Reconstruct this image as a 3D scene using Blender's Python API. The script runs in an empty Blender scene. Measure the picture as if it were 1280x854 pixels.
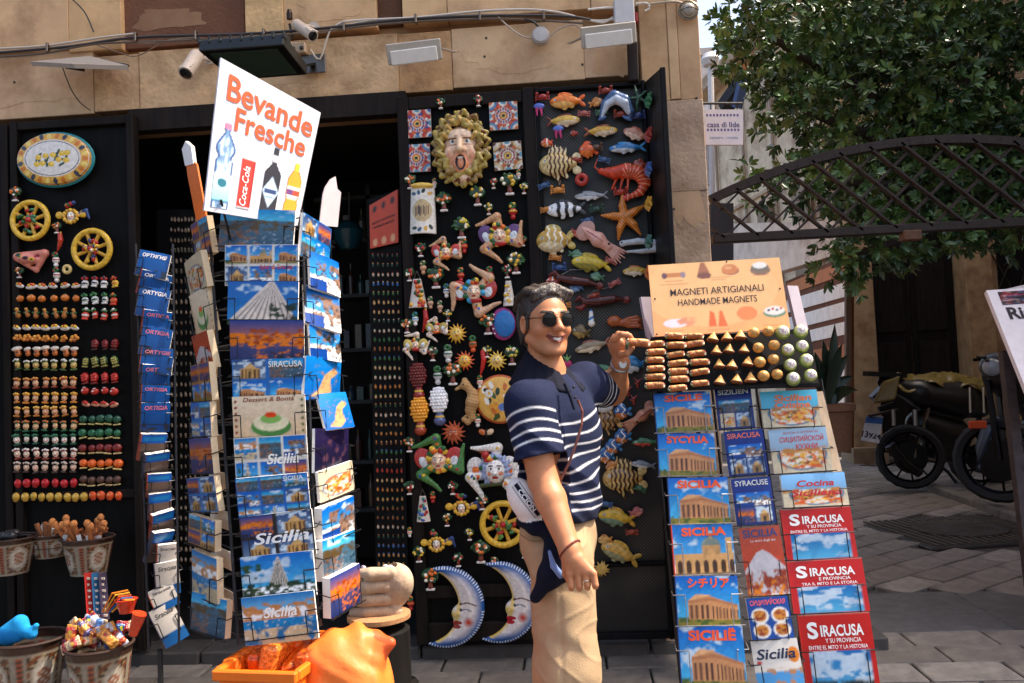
import bpy, math, random
import numpy as np
from mathutils import Matrix, Vector
random.seed(7); RN = np.random.RandomState(7)
SC = bpy.context.scene; COL = SC.collection
R_ = math.radians
# ------------------------------------------------------------------ camera
FPX = 1050.0; EYE = np.array([0.0, 0.0, 1.45])
YAW, PITCH, ROLL = 4.0, 2.6, -2.5
CR = Matrix.Rotation(R_(YAW), 3, 'Z') @ Matrix.Rotation(R_(90+PITCH), 3, 'X') @ Matrix.Rotation(R_(ROLL), 3, 'Z')
cam_d = bpy.data.cameras.new('camera'); cam = bpy.data.objects.new('camera', cam_d); COL.objects.link(cam)
cam.matrix_world = Matrix.Translation(EYE) @ CR.to_4x4()
cam_d.sensor_width = 36; cam_d.lens = FPX/1280*36; cam_d.clip_start = .05; cam_d.clip_end = 500
SC.camera = cam
# ------------------------------------------------------------------ light
SUN_EL, SUN_AZ = 57.0, 80.0          # azimuth clockwise from +Y (the view direction): behind the camera to the right
sd = Vector((math.sin(R_(SUN_AZ))*math.cos(R_(SUN_EL)), math.cos(R_(SUN_AZ))*math.cos(R_(SUN_EL)), math.sin(R_(SUN_EL))))
sun_d = bpy.data.lights.new('sun', 'SUN'); sun_d.energy = 3.0; sun_d.angle = R_(.5); sun_d.color = (1, .91, .77)
sun = bpy.data.objects.new('sun', sun_d); COL.objects.link(sun); sun.rotation_euler = sd.to_track_quat('Z', 'Y').to_euler()
W = bpy.data.worlds.new('World'); SC.world = W; W.use_nodes = True
nt = W.node_tree; sky = nt.nodes.new('ShaderNodeTexSky'); sky.sky_type = 'NISHITA'; sky.sun_disc = False
sky.sun_elevation = R_(SUN_EL); sky.sun_rotation = R_(SUN_AZ); sky.dust_density = 5; sky.air_density = 1; sky.ozone_density = .4
bg = nt.nodes['Background']; bg.inputs['Strength'].default_value = .14
nt.links.new(sky.outputs[0], bg.inputs['Color'])
SC.view_settings.view_transform = 'Standard'; SC.view_settings.look = 'None'; SC.view_settings.exposure = 1.4; SC.view_settings.gamma = 1
# ------------------------------------------------------------------ pixel <-> place
def ray(px, py):
    return np.array(CR @ Vector(((px-640)/FPX, -(py-427)/FPX, -1)))
def P(px, py, Y):            # on a plane of constant y (parallel to the shop front)
    d = ray(px, py); return EYE + d*((Y-EYE[1])/d[1])
def G(px, py, z=0.0):        # on the ground
    d = ray(px, py); return EYE + d*((z-EYE[2])/d[2])
def PX(px, py, X):
    d = ray(px, py); return EYE + d*((X-EYE[0])/d[0])
def lin(c):
    c = np.asarray(c, float)/255.; return np.where(c <= .04045, c/12.92, ((c+.055)/1.055)**2.4)
# ------------------------------------------------------------------ materials
MATS = {}
def mat(name, rough=.5, metal=0, var=.12, nscale=12, bump=0, bscale=60, coat=0, spec=.5, sss=0, voronoi=False, stretch=None, stain=None):
    if name in MATS: return MATS[name]
    m = bpy.data.materials.new(name); m.use_nodes = True; t = m.node_tree; N = t.nodes; L = t.links
    b = N['Principled BSDF']; b.inputs['Roughness'].default_value = rough; b.inputs['Metallic'].default_value = metal
    b.inputs['Coat Weight'].default_value = coat; b.inputs['Specular IOR Level'].default_value = spec
    if sss: b.inputs['Subsurface Weight'].default_value = sss; b.inputs['Subsurface Radius'].default_value = (.012, .005, .003)
    a = N.new('ShaderNodeAttribute'); a.attribute_name = 'Col'
    tc = N.new('ShaderNodeTexCoord'); mp = N.new('ShaderNodeMapping'); L.new(tc.outputs['Object'], mp.inputs[0])
    if stretch: mp.inputs['Scale'].default_value = stretch
    nz = N.new('ShaderNodeTexNoise'); nz.inputs['Scale'].default_value = nscale; nz.inputs['Detail'].default_value = 6; L.new(mp.outputs[0], nz.inputs['Vector'])
    mr = N.new('ShaderNodeMapRange'); mr.inputs[1].default_value = .3; mr.inputs[2].default_value = .7
    mr.inputs[3].default_value = 1-var; mr.inputs[4].default_value = 1+var; L.new(nz.outputs[0], mr.inputs[0])
    mx = N.new('ShaderNodeVectorMath'); mx.operation = 'SCALE'; L.new(a.outputs['Color'], mx.inputs[0]); L.new(mr.outputs[0], mx.inputs['Scale'])
    out = mx.outputs[0]
    if stain:
        n2 = N.new('ShaderNodeTexNoise'); n2.inputs['Scale'].default_value = stain[1]; n2.inputs['Detail'].default_value = 9; n2.inputs['Roughness'].default_value = .68
        L.new(mp.outputs[0], n2.inputs['Vector'])
        r2 = N.new('ShaderNodeMapRange'); r2.inputs[1].default_value = stain[2]; r2.inputs[2].default_value = stain[3]; L.new(n2.outputs[0], r2.inputs[0])
        mm = N.new('ShaderNodeMix'); mm.data_type = 'RGBA'; L.new(r2.outputs[0], mm.inputs['Factor']); L.new(out, mm.inputs['A'])
        mm.inputs['B'].default_value = (*lin(stain[0]), 1); out = mm.outputs['Result']
    L.new(out, b.inputs['Base Color'])
    if bump:
        n3 = N.new('ShaderNodeTexVoronoi' if voronoi else 'ShaderNodeTexNoise'); n3.inputs['Scale'].default_value = bscale
        if not voronoi: n3.inputs['Detail'].default_value = 6
        L.new(mp.outputs[0], n3.inputs['Vector'])
        bp = N.new('ShaderNodeBump'); bp.inputs['Strength'].default_value = bump; bp.inputs['Distance'].default_value = .01
        L.new(n3.outputs[0], bp.inputs['Height']); L.new(bp.outputs[0], b.inputs['Normal'])
    MATS[name] = m; return m
M_MATTE = mat('painted_matte', .7, var=.1, nscale=9)
M_CER = mat('glazed_ceramic', .2, var=.16, nscale=55, bump=.14, bscale=110, spec=.5)
M_FOIL = mat('crinkled_foil', .18, var=.5, nscale=90, bump=.9, bscale=70, spec=.7)
M_TERRA = mat('rough_clay', .75, var=.18, nscale=60, bump=.3, bscale=150)
M_METAL = mat('brushed_metal', .35, 1, var=.1)
M_WIRE = mat('dark_wire', .4, .6, var=.2, nscale=40)
M_PRINT = mat('glossy_print', .32, var=.05, nscale=25, spec=.45)
M_PAPER = mat('paper_pages', .85, var=.1, nscale=90, stretch=(1, 1, 12))
M_PLASTIC = mat('plastic', .35, var=.06, nscale=20)
M_DOOR = mat('dark_painted_wood', .62, var=.35, nscale=9, bump=.15, bscale=30, stretch=(3, 3, .4), spec=.12)
M_STONE = mat('pitted_limestone', .9, var=.2, nscale=7, bump=.55, bscale=45, stain=((112, 70, 38), 2.6, .47, .80))
M_PLASTER = mat('old_plaster', .88, var=.14, nscale=5, bump=.22, bscale=26, stain=((124, 78, 42), 1.9, .48, .80))
M_PAVE = mat('worn_paving', .72, var=.22, nscale=14, bump=.4, bscale=34, stain=((70, 64, 60), 5, .5, .8))
M_IRON = mat('rusty_iron', .6, .3, var=.3, nscale=24, bump=.2, bscale=60)
M_FABRIC = mat('knit_cotton', .9, var=.08, nscale=120, bump=.35, bscale=420, spec=.2)
M_TWILL = mat('cotton_twill', .88, var=.07, nscale=18, bump=.25, bscale=300, spec=.2)
M_SKIN = mat('skin', .48, var=.07, nscale=40, bump=.06, bscale=260, sss=.12, spec=.4)
M_HAIR = mat('hair', .42, var=.3, nscale=30, bump=.5, bscale=60, stretch=(2, 2, 2))
M_LEAF = mat('leaf', .38, var=.3, nscale=2.5, spec=.5)
M_BARK = mat('bark', .9, var=.3, nscale=20, bump=.6, bscale=30)
M_LENS = mat('sunglass_lens', .12, var=0, spec=.3)
M_GLASS = mat('dark_glass', .06, var=0, spec=.7)
M_CANNOLI = mat('baked_clay', .5, var=.3, nscale=60, bump=.4, bscale=90)
# ------------------------------------------------------------------ objects
def tag(o, label=None, cat=None, group=None, kind=None):
    if label: o['label'] = label
    if cat: o['category'] = cat
    if group: o['group'] = group
    if kind: o['kind'] = kind
    return o
def thing(name, label, cat, loc=(0, 0, 0), rz=0, group=None):
    o = bpy.data.objects.new(name, None); COL.objects.link(o); o.location = [float(v) for v in loc]; o.rotation_euler = (0, 0, rz)
    o.empty_display_size = .05
    return tag(o, label, cat, group)
def link_mesh(name, me, parent=None):
    o = bpy.data.objects.new(name, me); COL.objects.link(o)
    if parent: o.parent = parent
    return o
def make_mesh(name, V, faces, C, material, smooth=False):
    me = bpy.data.meshes.new(name)
    V = np.asarray(V, np.float32)
    if isinstance(faces, np.ndarray):
        n, k = faces.shape
        me.vertices.add(len(V)); me.vertices.foreach_set('co', V.ravel())
        me.loops.add(n*k); me.loops.foreach_set('vertex_index', faces.astype(np.int32).ravel())
        me.polygons.add(n); me.polygons.foreach_set('loop_start', np.arange(0, n*k, k, dtype=np.int32))
        me.update(calc_edges=True)
    else:
        me.from_pydata([tuple(float(x) for x in v) for v in V], [], [tuple(int(i) for i in f) for f in faces])
    ca = me.color_attributes.new('Col', 'FLOAT_COLOR', 'POINT')
    cc = np.ones((len(V), 4), np.float32); cc[:, :3] = C; ca.data.foreach_set('color', cc.ravel())
    if smooth: me.polygons.foreach_set('use_smooth', np.ones(len(me.polygons), bool))
    me.materials.append(material); me.update()
    return me
def frame(dirv, up=(0, 0, 1)):
    d = np.asarray(dirv, float); d = d/np.linalg.norm(d); u = np.asarray(up, float)
    if abs(d@u) > .98: u = np.array([1., 0, 0])
    x = np.cross(u, d); x /= np.linalg.norm(x); return x, np.cross(d, x), d
class MB:
    def __init__(s): s.V = []; s.F = []; s.C = []; s.n = 0
    def add(s, V, F, col):
        V = np.asarray(V, float).reshape(-1, 3); s.V.append(V)
        c = np.asarray(col, float)
        s.C.append(np.tile(lin(c), (len(V), 1)) if c.ndim == 1 else c)
        s.F += [tuple(i+s.n for i in f) for f in F]; s.n += len(V); return s
    def box(s, c, size, col, rot=None, ch=0):
        x, y, z = np.asarray(size, float)/2
        if ch:
            k = min(ch, x*.45, y*.45, z*.45)
            V = []
            for sx in (-1, 1):
                for sy in (-1, 1):
                    for sz in (-1, 1):
                        V += [(sx*x, sy*(y-k), sz*(z-k)), (sx*(x-k), sy*y, sz*(z-k)), (sx*(x-k), sy*(y-k), sz*z)]
            F = []
            ix = lambda a, b, d, k_: ((a > 0)*4+(b > 0)*2+(d > 0))*3+k_
            for sg in (-1, 1):
                q = [ix(sg, -1, -1, 0), ix(sg, 1, -1, 0), ix(sg, 1, 1, 0), ix(sg, -1, 1, 0)]; F.append(q if sg > 0 else q[::-1])
                q = [ix(-1, sg, -1, 1), ix(-1, sg, 1, 1), ix(1, sg, 1, 1), ix(1, sg, -1, 1)]; F.append(q if sg > 0 else q[::-1])
                q = [ix(-1, -1, sg, 2), ix(1, -1, sg, 2), ix(1, 1, sg, 2), ix(-1, 1, sg, 2)]; F.append(q if sg > 0 else q[::-1])
            for a in (-1, 1):
                for b in (-1, 1):
                    F += [(ix(a, b, -1, 0), ix(a, b, -1, 1), ix(a, b, 1, 1), ix(a, b, 1, 0)), (ix(a, -1, b, 0), ix(a, -1, b, 2), ix(a, 1, b, 2), ix(a, 1, b, 0)),
                          (ix(-1, a, b, 1), ix(-1, a, b, 2), ix(1, a, b, 2), ix(1, a, b, 1))]
                    for d in (-1, 1): F.append((ix(a, b, d, 0), ix(a, b, d, 1), ix(a, b, d, 2)))
            V = np.array(V)
        else:
            V = np.array([(a*x, b*y, d*z) for a in (-1, 1) for b in (-1, 1) for d in (-1, 1)])
            F = [(0, 1, 3, 2), (4, 6, 7, 5), (0, 4, 5, 1), (2, 3, 7, 6), (0, 2, 6, 4), (1, 5, 7, 3)]
        if rot is not None: V = V @ np.asarray(rot, float).reshape(3, 3).T
        return s.add(V+np.asarray(c, float), F, col)
    def bar(s, a, b, w, h, col, up=(0, 0, 1), ch=0):
        a = np.asarray(a, float); b = np.asarray(b, float); L = np.linalg.norm(b-a); x, y, d = frame(b-a, up)
        return s.box((a+b)/2, (w, h, L), col, np.stack([x, y, d], 1), ch)
    def tube(s, pts, r, col, n=6, closed=False):
        p = np.asarray(pts, float); m = len(p); rr = np.broadcast_to(np.asarray(r, float), (m,))
        V = []; up = (0, 0, 1)
        for i in range(m):
            if closed: d = p[(i+1) % m]-p[i-1]
            else: d = p[min(i+1, m-1)]-p[max(i-1, 0)]
            x, y, _ = frame(d, up)
            for k in range(n):
                a = 2*math.pi*k/n; V.append(p[i]+rr[i]*(x*math.cos(a)+y*math.sin(a)))
        F = []
        for i in range(m if closed else m-1):
            j = (i+1) % m
            for k in range(n): F.append((i*n+k, i*n+(k+1) % n, j*n+(k+1) % n, j*n+k))
        if not closed: F += [tuple(range(n))[::-1], tuple(range((m-1)*n, m*n))]
        return s.add(V, F, col)
    def lathe(s, prof, c, col, n=20, axis=None):
        # prof: list of (radius, height); col: colour or list per ring
        V = []; CC = []
        for i, (r, h) in enumerate(prof):
            for k in range(n):
                a = 2*math.pi*k/n; V.append((r*math.cos(a), r*math.sin(a), h))
                CC.append(lin(col[i]) if isinstance(col, list) else lin(col))
        F = []
        for i in range(len(prof)-1):
            for k in range(n): F.append((i*n+k, i*n+(k+1) % n, (i+1)*n+(k+1) % n, (i+1)*n+k))
        F += [tuple(range(n))[::-1], tuple(range((len(prof)-1)*n, len(prof)*n))]
        V = np.array(V)
        if axis is not None:
            x, y, d = frame(axis); V = V @ np.stack([x, y, d], 1).T
        return s.add(V+np.asarray(c, float), F, np.array(CC))
    def prism(s, poly, o, ux, uy, depth, col):
        # 2-D polygon in the plane (ux, uy) at o, extruded by depth along -(ux x uy)
        ux = np.asarray(ux, float); uy = np.asarray(uy, float); nn = np.cross(ux, uy); nn /= np.linalg.norm(nn)
        a = np.array([np.asarray(o, float)+ux*u+uy*v for u, v in poly]); n = len(poly)
        V = np.vstack([a, a-nn*depth]); F = [tuple(range(n)), tuple(range(2*n-1, n-1, -1))]
        F += [(i, n+i, n+(i+1) % n, (i+1) % n) for i in range(n)]
        return s.add(V, F, col)
    def ball(s, c, r, col, n=8, m=6):
        prof = [(math.sin(math.pi*(i+.02)/(m+.04)), -math.cos(math.pi*(i+.02)/(m+.04))) for i in range(m+1)]
        r = np.broadcast_to(np.asarray(r, float), (3,)); k = s.n
        s.lathe(prof, (0, 0, 0), col, n); s.V[-1] = s.V[-1]*r+np.asarray(c, float); return s
    def mesh(s, name, material, off=(0, 0, 0), smooth=False):
        return make_mesh(name, np.vstack(s.V)-np.asarray(off, float), s.F, np.vstack(s.C), material, smooth)
    def build(s, name, material, parent=None, smooth=False, world=True, bevel=0):
        off = np.array(parent_loc(parent)) if (parent is not None and world) else np.zeros(3)
        o = link_mesh(name, s.mesh(name, material, off, smooth), parent)
        if smooth:
            try: o.data.set_sharp_from_angle(angle=R_(40))
            except Exception: pass
        if bevel:
            b = o.modifiers.new('bevel', 'BEVEL'); b.width = bevel; b.segments = 2; b.limit_method = 'ANGLE'
        return o
def parent_loc(p):
    v = Vector((0, 0, 0))
    while p is not None: v = v+p.location; p = p.parent
    return v
def solo(mb, name, material, label, cat, base, group=None, smooth=False, bevel=0, rz=0):
    """a thing that is one mesh; vertices given in world space, origin set to base"""
    o = link_mesh(name, mb.mesh(name, material, base, smooth)); o.location = [float(v) for v in base]
    if smooth: o.data.set_sharp_from_angle(angle=R_(40))
    if bevel:
        b = o.modifiers.new('bevel', 'BEVEL'); b.width = bevel; b.segments = 2; b.limit_method = 'ANGLE'
    return tag(o, label, cat, group)
def copy_tree(o, parent=None):
    c = o.copy(); COL.objects.link(c)
    if parent: c.parent = parent
    for ch in list(o.children): copy_tree(ch, c)
    return c
# ------------------------------------------------------------------ sculpting: signed distance shapes joined into one smooth surface
def _ax(ang):
    a = R_(ang); return np.array([[math.cos(a), -math.sin(a), 0], [math.sin(a), math.cos(a), 0], [0, 0, 1.]])
class Sculpt:
    def __init__(s, res, k=0): s.p = []; s.res = res; s.k = k
    def _add(s, f, lo, hi, col, k, op):
        s.p.append((f, np.asarray(lo, float), np.asarray(hi, float), lin(col) if col is not None else None, s.k if k is None else k, op)); return s
    def cap(s, a, b, ra, rb, col, k=None, op='+'):
        a = np.asarray(a, float); b = np.asarray(b, float); ba = b-a; L = max(ba@ba, 1e-12)
        def f(p):
            q = p-a; h = np.clip((q@ba)/L, 0, 1); return np.linalg.norm(q-h[..., None]*ba, axis=-1)-(ra+(rb-ra)*h)
        m = max(ra, rb); return s._add(f, np.minimum(a, b)-m, np.maximum(a, b)+m, col, k, op)
    def ell(s, c, r, col, rot=None, k=None, op='+'):
        c = np.asarray(c, float); r = np.asarray(r, float)
        if rot is not None and np.isscalar(rot): rot = _ax(rot)
        Rm = None if rot is None else np.asarray(rot, float).reshape(3, 3)
        def f(p):
            q = p-c
            if Rm is not None: q = q@Rm
            k0 = np.linalg.norm(q/r, axis=-1); k1 = np.linalg.norm(q/(r*r), axis=-1); return k0*(k0-1)/np.maximum(k1, 1e-9)
        e = r if Rm is None else np.sqrt(((Rm*r)**2).sum(1))
        return s._add(f, c-e, c+e, col, k, op)
    def ball(s, c, r, col, k=None, op='+'): return s.ell(c, (r, r, r), col, None, k, op)
    def box(s, c, h, rad, col, rot=None, k=None, op='+'):
        c = np.asarray(c, float); h = np.asarray(h, float)
        if rot is not None and np.isscalar(rot): rot = _ax(rot)
        Rm = None if rot is None else np.asarray(rot, float).reshape(3, 3)
        def f(p):
            q = p-c
            if Rm is not None: q = q@Rm
            q = np.abs(q)-(h-rad); return np.linalg.norm(np.maximum(q, 0), axis=-1)+np.minimum(q.max(-1), 0)-rad
        e = h if Rm is None else np.abs(Rm)@h
        return s._add(f, c-e, c+e, col, k, op)
    def ring(s, c, R, r, col, k=None, op='+', sq=1.0):
        c = np.asarray(c, float)
        def f(p):
            q = p-c; return np.sqrt((np.linalg.norm(q[..., :2], axis=-1)-R)**2+(q[..., 2]/sq)**2)-r
        return s._add(f, c-[R+r, R+r, r*sq], c+[R+r, R+r, r*sq], col, k, op)
    def fn(s, f, lo, hi, col, k=None, op='+'): return s._add(f, lo, hi, col, k, op)
    def chain(s, pts, radii, col, k=None, op='+'):
        for i in range(len(pts)-1): s.cap(pts[i], pts[i+1], radii[i], radii[i+1], col, k, op)
        return s
    def solve(s, colfn=None):
        res = s.res; solid = [q for q in s.p if q[5] != 'p']
        add = [q for q in solid if q[5] == '+']
        lo = np.min([q[1] for q in add], 0)-2.5*res; hi = np.max([q[2] for q in add], 0)+2.5*res
        n = np.ceil((hi-lo)/res).astype(int)+1
        D = np.full(n, 10.*max(res, .3*np.max(hi-lo)), np.float32)
        ax = [lo[i]+res*np.arange(n[i]) for i in range(3)]
        for f, l, h, c, k, op in solid:
            m = k+2*res
            i0 = np.clip(np.floor((l-m-lo)/res).astype(int), 0, n-1); i1 = np.clip(np.ceil((h+m-lo)/res).astype(int)+1, 1, n)
            if np.any(i1 <= i0): continue
            sl = tuple(slice(a, b) for a, b in zip(i0, i1))
            g = np.stack(np.meshgrid(ax[0][sl[0]], ax[1][sl[1]], ax[2][sl[2]], indexing='ij'), -1)
            d = f(g); o = D[sl]
            if op == '+':
                v = np.minimum(o, d)
                if k > 0: hh = np.maximum(k-np.abs(o-d), 0)/k; v = v-hh*hh*k*.25
            else:
                v = np.maximum(o, -d)
                if k > 0: hh = np.maximum(k-np.abs(o+d), 0)/k; v = v+hh*hh*k*.25
            D[sl] = v
        V, F = snets(D); V = V*res+lo
        C = np.zeros((len(V), 3)); best = np.full(len(V), 1e9)
        for f, l, h, c, k, op in s.p:
            if c is None: continue
            m = 3*res+k
            sel = np.where(np.all((V > l-m) & (V < h+m), axis=1))[0]
            if not len(sel): continue
            d = f(V[sel])
            if op == '+': w = d < best[sel]; best[sel[w]] = d[w]; C[sel[w]] = c
            elif op == '-': w = np.abs(d) < res*1.2; C[sel[w]] = c; best[sel[w]] = -1
            else: w = d < 0; C[sel[w]] = c
        if colfn is not None: C = colfn(V, C)
        return V, F, C
def snets(D):
    S = D < 0; n = np.array(D.shape)-1
    cor = [(i, j, k) for i in (0, 1) for j in (0, 1) for k in (0, 1)]
    cnt = np.zeros(n, np.int8)
    for i, j, k in cor: cnt += S[i:i+n[0], j:j+n[1], k:k+n[2]]
    ijk = np.argwhere((cnt > 0) & (cnt < 8)); idx = np.full(n, -1, np.int32); idx[tuple(ijk.T)] = np.arange(len(ijk))
    vals = {c: D[tuple((ijk+np.array(c)).T)] for c in cor}
    pos = np.zeros((len(ijk), 3)); num = np.zeros(len(ijk))
    for a in cor:
        for axn in range(3):
            if a[axn]: continue
            b = list(a); b[axn] = 1; b = tuple(b); da, db = vals[a], vals[b]; x = (da < 0) != (db < 0)
            t = np.where(x, da/np.where(x, da-db, 1), 0); q = np.array(a)+t[:, None]*(np.array(b)-np.array(a)); pos[x] += q[x]; num += x
    V = ijk+pos/num[:, None]; Q = []
    for axn in range(3):
        u, v = (axn+1) % 3, (axn+2) % 3
        sl0 = [slice(None)]*3; sl1 = [slice(None)]*3; sl0[axn] = slice(0, -1); sl1[axn] = slice(1, None)
        A = S[tuple(sl0)]; B = S[tuple(sl1)]; e = np.argwhere(A != B)
        e = e[(e[:, u] > 0) & (e[:, v] > 0) & (e[:, u] < n[u]) & (e[:, v] < n[v])]
        ins = A[tuple(e.T)]
        def cell(du, dv):
            w = e.copy(); w[:, u] += du; w[:, v] += dv; return idx[tuple(w.T)]
        q = np.stack([cell(-1, -1), cell(0, -1), cell(0, 0), cell(-1, 0)], 1); q[~ins] = q[~ins][:, ::-1]; Q.append(q)
    F = np.vstack(Q); return V, F[(F >= 0).all(1)]
def sculpt_mesh(s, name, material, uvw=True, scale=1.0, off=(0, 0, 0), colfn=None):
    V, F, C = s.solve(colfn)
    if uvw: V = np.stack([V[:, 0], -V[:, 2], V[:, 1]], 1)*scale       # u right, v up, w towards the viewer
    else: V = V-np.asarray(off, float)
    return make_mesh(name, V, F, C, material, True)
# ------------------------------------------------------------------ pictures printed on cards: a fine grid of coloured cells
class Canvas:
    def __init__(s, w, h, col=(255, 255, 255), ss=2):
        s.w, s.h, s.ss = w, h, ss; s.a = np.tile(lin(col), (h*ss, w*ss, 1))
        s.y, s.x = np.mgrid[0:h*ss, 0:w*ss]; s.x = (s.x+.5)/(w*ss); s.y = 1-(s.y+.5)/(h*ss)      # x right, y up, 0..1
    def put(s, m, col, col2=None, t=None, al=1):
        c = lin(col)
        if col2 is not None: c = (c*(1-t[..., None])+lin(col2)*t[..., None])[m]
        s.a[m] = s.a[m]*(1-al)+c*al; return s
    def rect(s, x0, y0, x1, y1, col, col2=None):
        m = (s.x >= x0) & (s.x < x1) & (s.y >= y0) & (s.y < y1)
        return s.put(m, col, col2, np.clip((s.y-y0)/max(y1-y0, 1e-6), 0, 1) if col2 is not None else None)
    def ell(s, cx, cy, rx, ry, col, r0=0):
        d = ((s.x-cx)/rx)**2+((s.y-cy)/ry)**2; return s.put((d <= 1) & (d >= r0*r0), col)
    def poly(s, pts, col):
        m = np.zeros(s.x.shape, bool); n = len(pts)
        for i in range(n):
            (x0, y0), (x1, y1) = pts[i], pts[(i+1) % n]
            if y0 == y1: continue
            c = ((s.y >= min(y0, y1)) & (s.y < max(y0, y1))); xx = x0+(s.y-y0)*(x1-x0)/(y1-y0); m ^= c & (s.x < xx)
        return s.put(m, col)
    def noise(s, n, seed=0):
        r = np.random.RandomState(seed); g = r.rand(n+2, n+2); fx = s.x*n; fy = s.y*n; ix = fx.astype(int); iy = fy.astype(int); tx = fx-ix; ty = fy-iy
        tx = tx*tx*(3-2*tx); ty = ty*ty*(3-2*ty)
        return (g[iy, ix]*(1-tx)+g[iy, ix+1]*tx)*(1-ty)+(g[iy+1, ix]*(1-tx)+g[iy+1, ix+1]*tx)*ty
    def blot(s, x0, y0, x1, y1, col, n=14, thr=.5, seed=0):
        f = s.noise(n, seed)*.6+s.noise(n*2+1, seed+50)*.27+s.noise(n*4+3, seed+90)*.13; ed = np.minimum(np.minimum(s.x-x0, x1-s.x), np.minimum(s.y-y0, y1-s.y))
        a = np.clip((f-.5-(thr-.5)*.62)/.10, 0, 1)*np.clip(ed/.03+.5, 0, 1); a = (a*(.75+.5*s.noise(n*4+3, seed+7)))[..., None].clip(0, 1); s.a = s.a*(1-a)+lin(col)*a; return s
    def grain(s, amt=.12, n=40, seed=3):
        s.a = np.clip(s.a*(1+amt*2*(s.noise(n, seed)-.5))[..., None], 0, 1); return s
    def paste(s, c, x0, y0, x1, y1):
        H, Wd = s.a.shape[:2]; i0, i1 = int((1-y1)*H), int((1-y0)*H); j0, j1 = int(x0*Wd), int(x1*Wd)
        if i1 <= i0 or j1 <= j0: return s
        ii = (np.arange(i1-i0)*c.a.shape[0]/(i1-i0)).astype(int); jj = (np.arange(j1-j0)*c.a.shape[1]/(j1-j0)).astype(int)
        s.a[i0:i1, j0:j1] = c.a[ii][:, jj]; return s
    def out(s):
        k = s.ss; return s.a.reshape(s.h, k, s.w, k, 3).mean((1, 3))
def ink(img):
    """deeper, more saturated printing ink"""
    g = img.mean(-1, keepdims=True); return np.clip(g+(img-g)*1.12, 0, 1)**1.3*.88
def card_arrays(cv, w, h, bend=0):
    """grid of w x h metres, local: x right, z up, facing -y"""
    img = ink(cv.out()); H, Wd = img.shape[:2]
    X, Z = np.meshgrid(np.linspace(-w/2, w/2, Wd), np.linspace(h, 0, H)); Yb = -bend*np.sin(np.pi*(X/w+.5))
    V = np.stack([X, Yb, Z], -1).reshape(-1, 3); i = np.arange(H*Wd).reshape(H, Wd)
    F = np.stack([i[1:, :-1], i[1:, 1:], i[:-1, 1:], i[:-1, :-1]], -1).reshape(-1, 4)
    return V, F, img.reshape(-1, 3)
def card_mesh(name, cv, w, h, bend=0):
    V, F, C = card_arrays(cv, w, h, bend); return make_mesh(name, V, F, C, M_PRINT, True)
TXT = {}
def text_mb(mb, s, size, col, o, ux, uy, bold=0.0, align='CENTER', shear=0, width=None, lift=.0006, space=1.0):
    """flat lettering in the plane (ux, uy); size in metres"""
    key = (s, bold, shear, space)
    if key not in TXT:
        c = bpy.data.curves.new('lettering', 'FONT'); c.body = s; c.size = 1; c.offset = bold; c.shear = shear; c.resolution_u = 3; c.space_character = space
        ob = bpy.data.objects.new('lettering', c); COL.objects.link(ob); dg = bpy.context.evaluated_depsgraph_get(); me = ob.evaluated_get(dg).to_mesh()
        TXT[key] = (np.array([v.co[:] for v in me.vertices]), [tuple(p.vertices) for p in me.polygons]); ob.evaluated_get(dg).to_mesh_clear()
        bpy.data.objects.remove(ob); bpy.data.curves.remove(c)
    V, F = TXT[key]
    if not len(V): return mb
    x0, x1 = V[:, 0].min(), V[:, 0].max(); sx = size if width is None else width/(x1-x0)
    dx = {'LEFT': x0, 'CENTER': (x0+x1)/2, 'RIGHT': x1}[align]
    ux = np.asarray(ux, float); ux = ux/np.linalg.norm(ux); uy = np.asarray(uy, float); uy = uy/np.linalg.norm(uy); nn = np.cross(ux, uy)
    Q = np.asarray(o, float)+(V[:, :1]-dx)*sx*ux+V[:, 1:2]*size*uy+nn*lift
    return mb.add(Q, F, col)
# ================================================================== SETTING
WY = 4.3            # shop front plane
def hexa(mb, q, th, col):
    """slab whose front face is the quad q (4 points, seen counter-clockwise), thickness th away from the viewer"""
    q = np.array(q, float); n = np.cross(q[1]-q[0], q[3]-q[0]); n /= np.linalg.norm(n); V = np.vstack([q, q-n*th])
    F = [(0, 1, 2, 3), (7, 6, 5, 4)]+[(i, 4+i, 4+(i+1) % 4, (i+1) % 4) for i in range(4)]
    return mb.add(V, F, col)
def wallrect(x0, y0, x1, y1, Y):
    a = P(x0, y1, Y); b = P(x1, y1, Y); c = P(x1, y0, Y); d = P(x0, y0, Y); return [a, b, c, d]
# ---- ground
mb = MB(); mb.add([(-80, -60, .034), (80, -60, .034), (80, 120, .034), (-80, 120, .034)], [(0, 1, 2, 3)], (66, 60, 55))
ground = mb.build('ground', M_PAVE); tag(ground, kind='structure')
def paver_proto(w, d, seed):
    r = np.random.RandomState(seed); b = MB()
    c = 124+r.randint(-14, 14); b.box((0, 0, 0), (w-.012, d-.012, .06), (c, c-9, c-19), ch=.006)
    V = b.V[-1]; V[:, 2] += r.uniform(-.003, .003, len(V)); return b.mesh('paver', M_PAVE)
protos = [paver_proto(.40, .24, i) for i in range(6)]
n_pav = 0
def lay(x, y, rz, k):
    global n_pav
    o = link_mesh('paver', protos[k % 6], ground); o.location = (x, y, .03+random.uniform(-.002, .002)+(.0)); o.rotation_euler = (random.uniform(-.006, .006), random.uniform(-.006, .006), rz); n_pav += 1
cands = []
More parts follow.
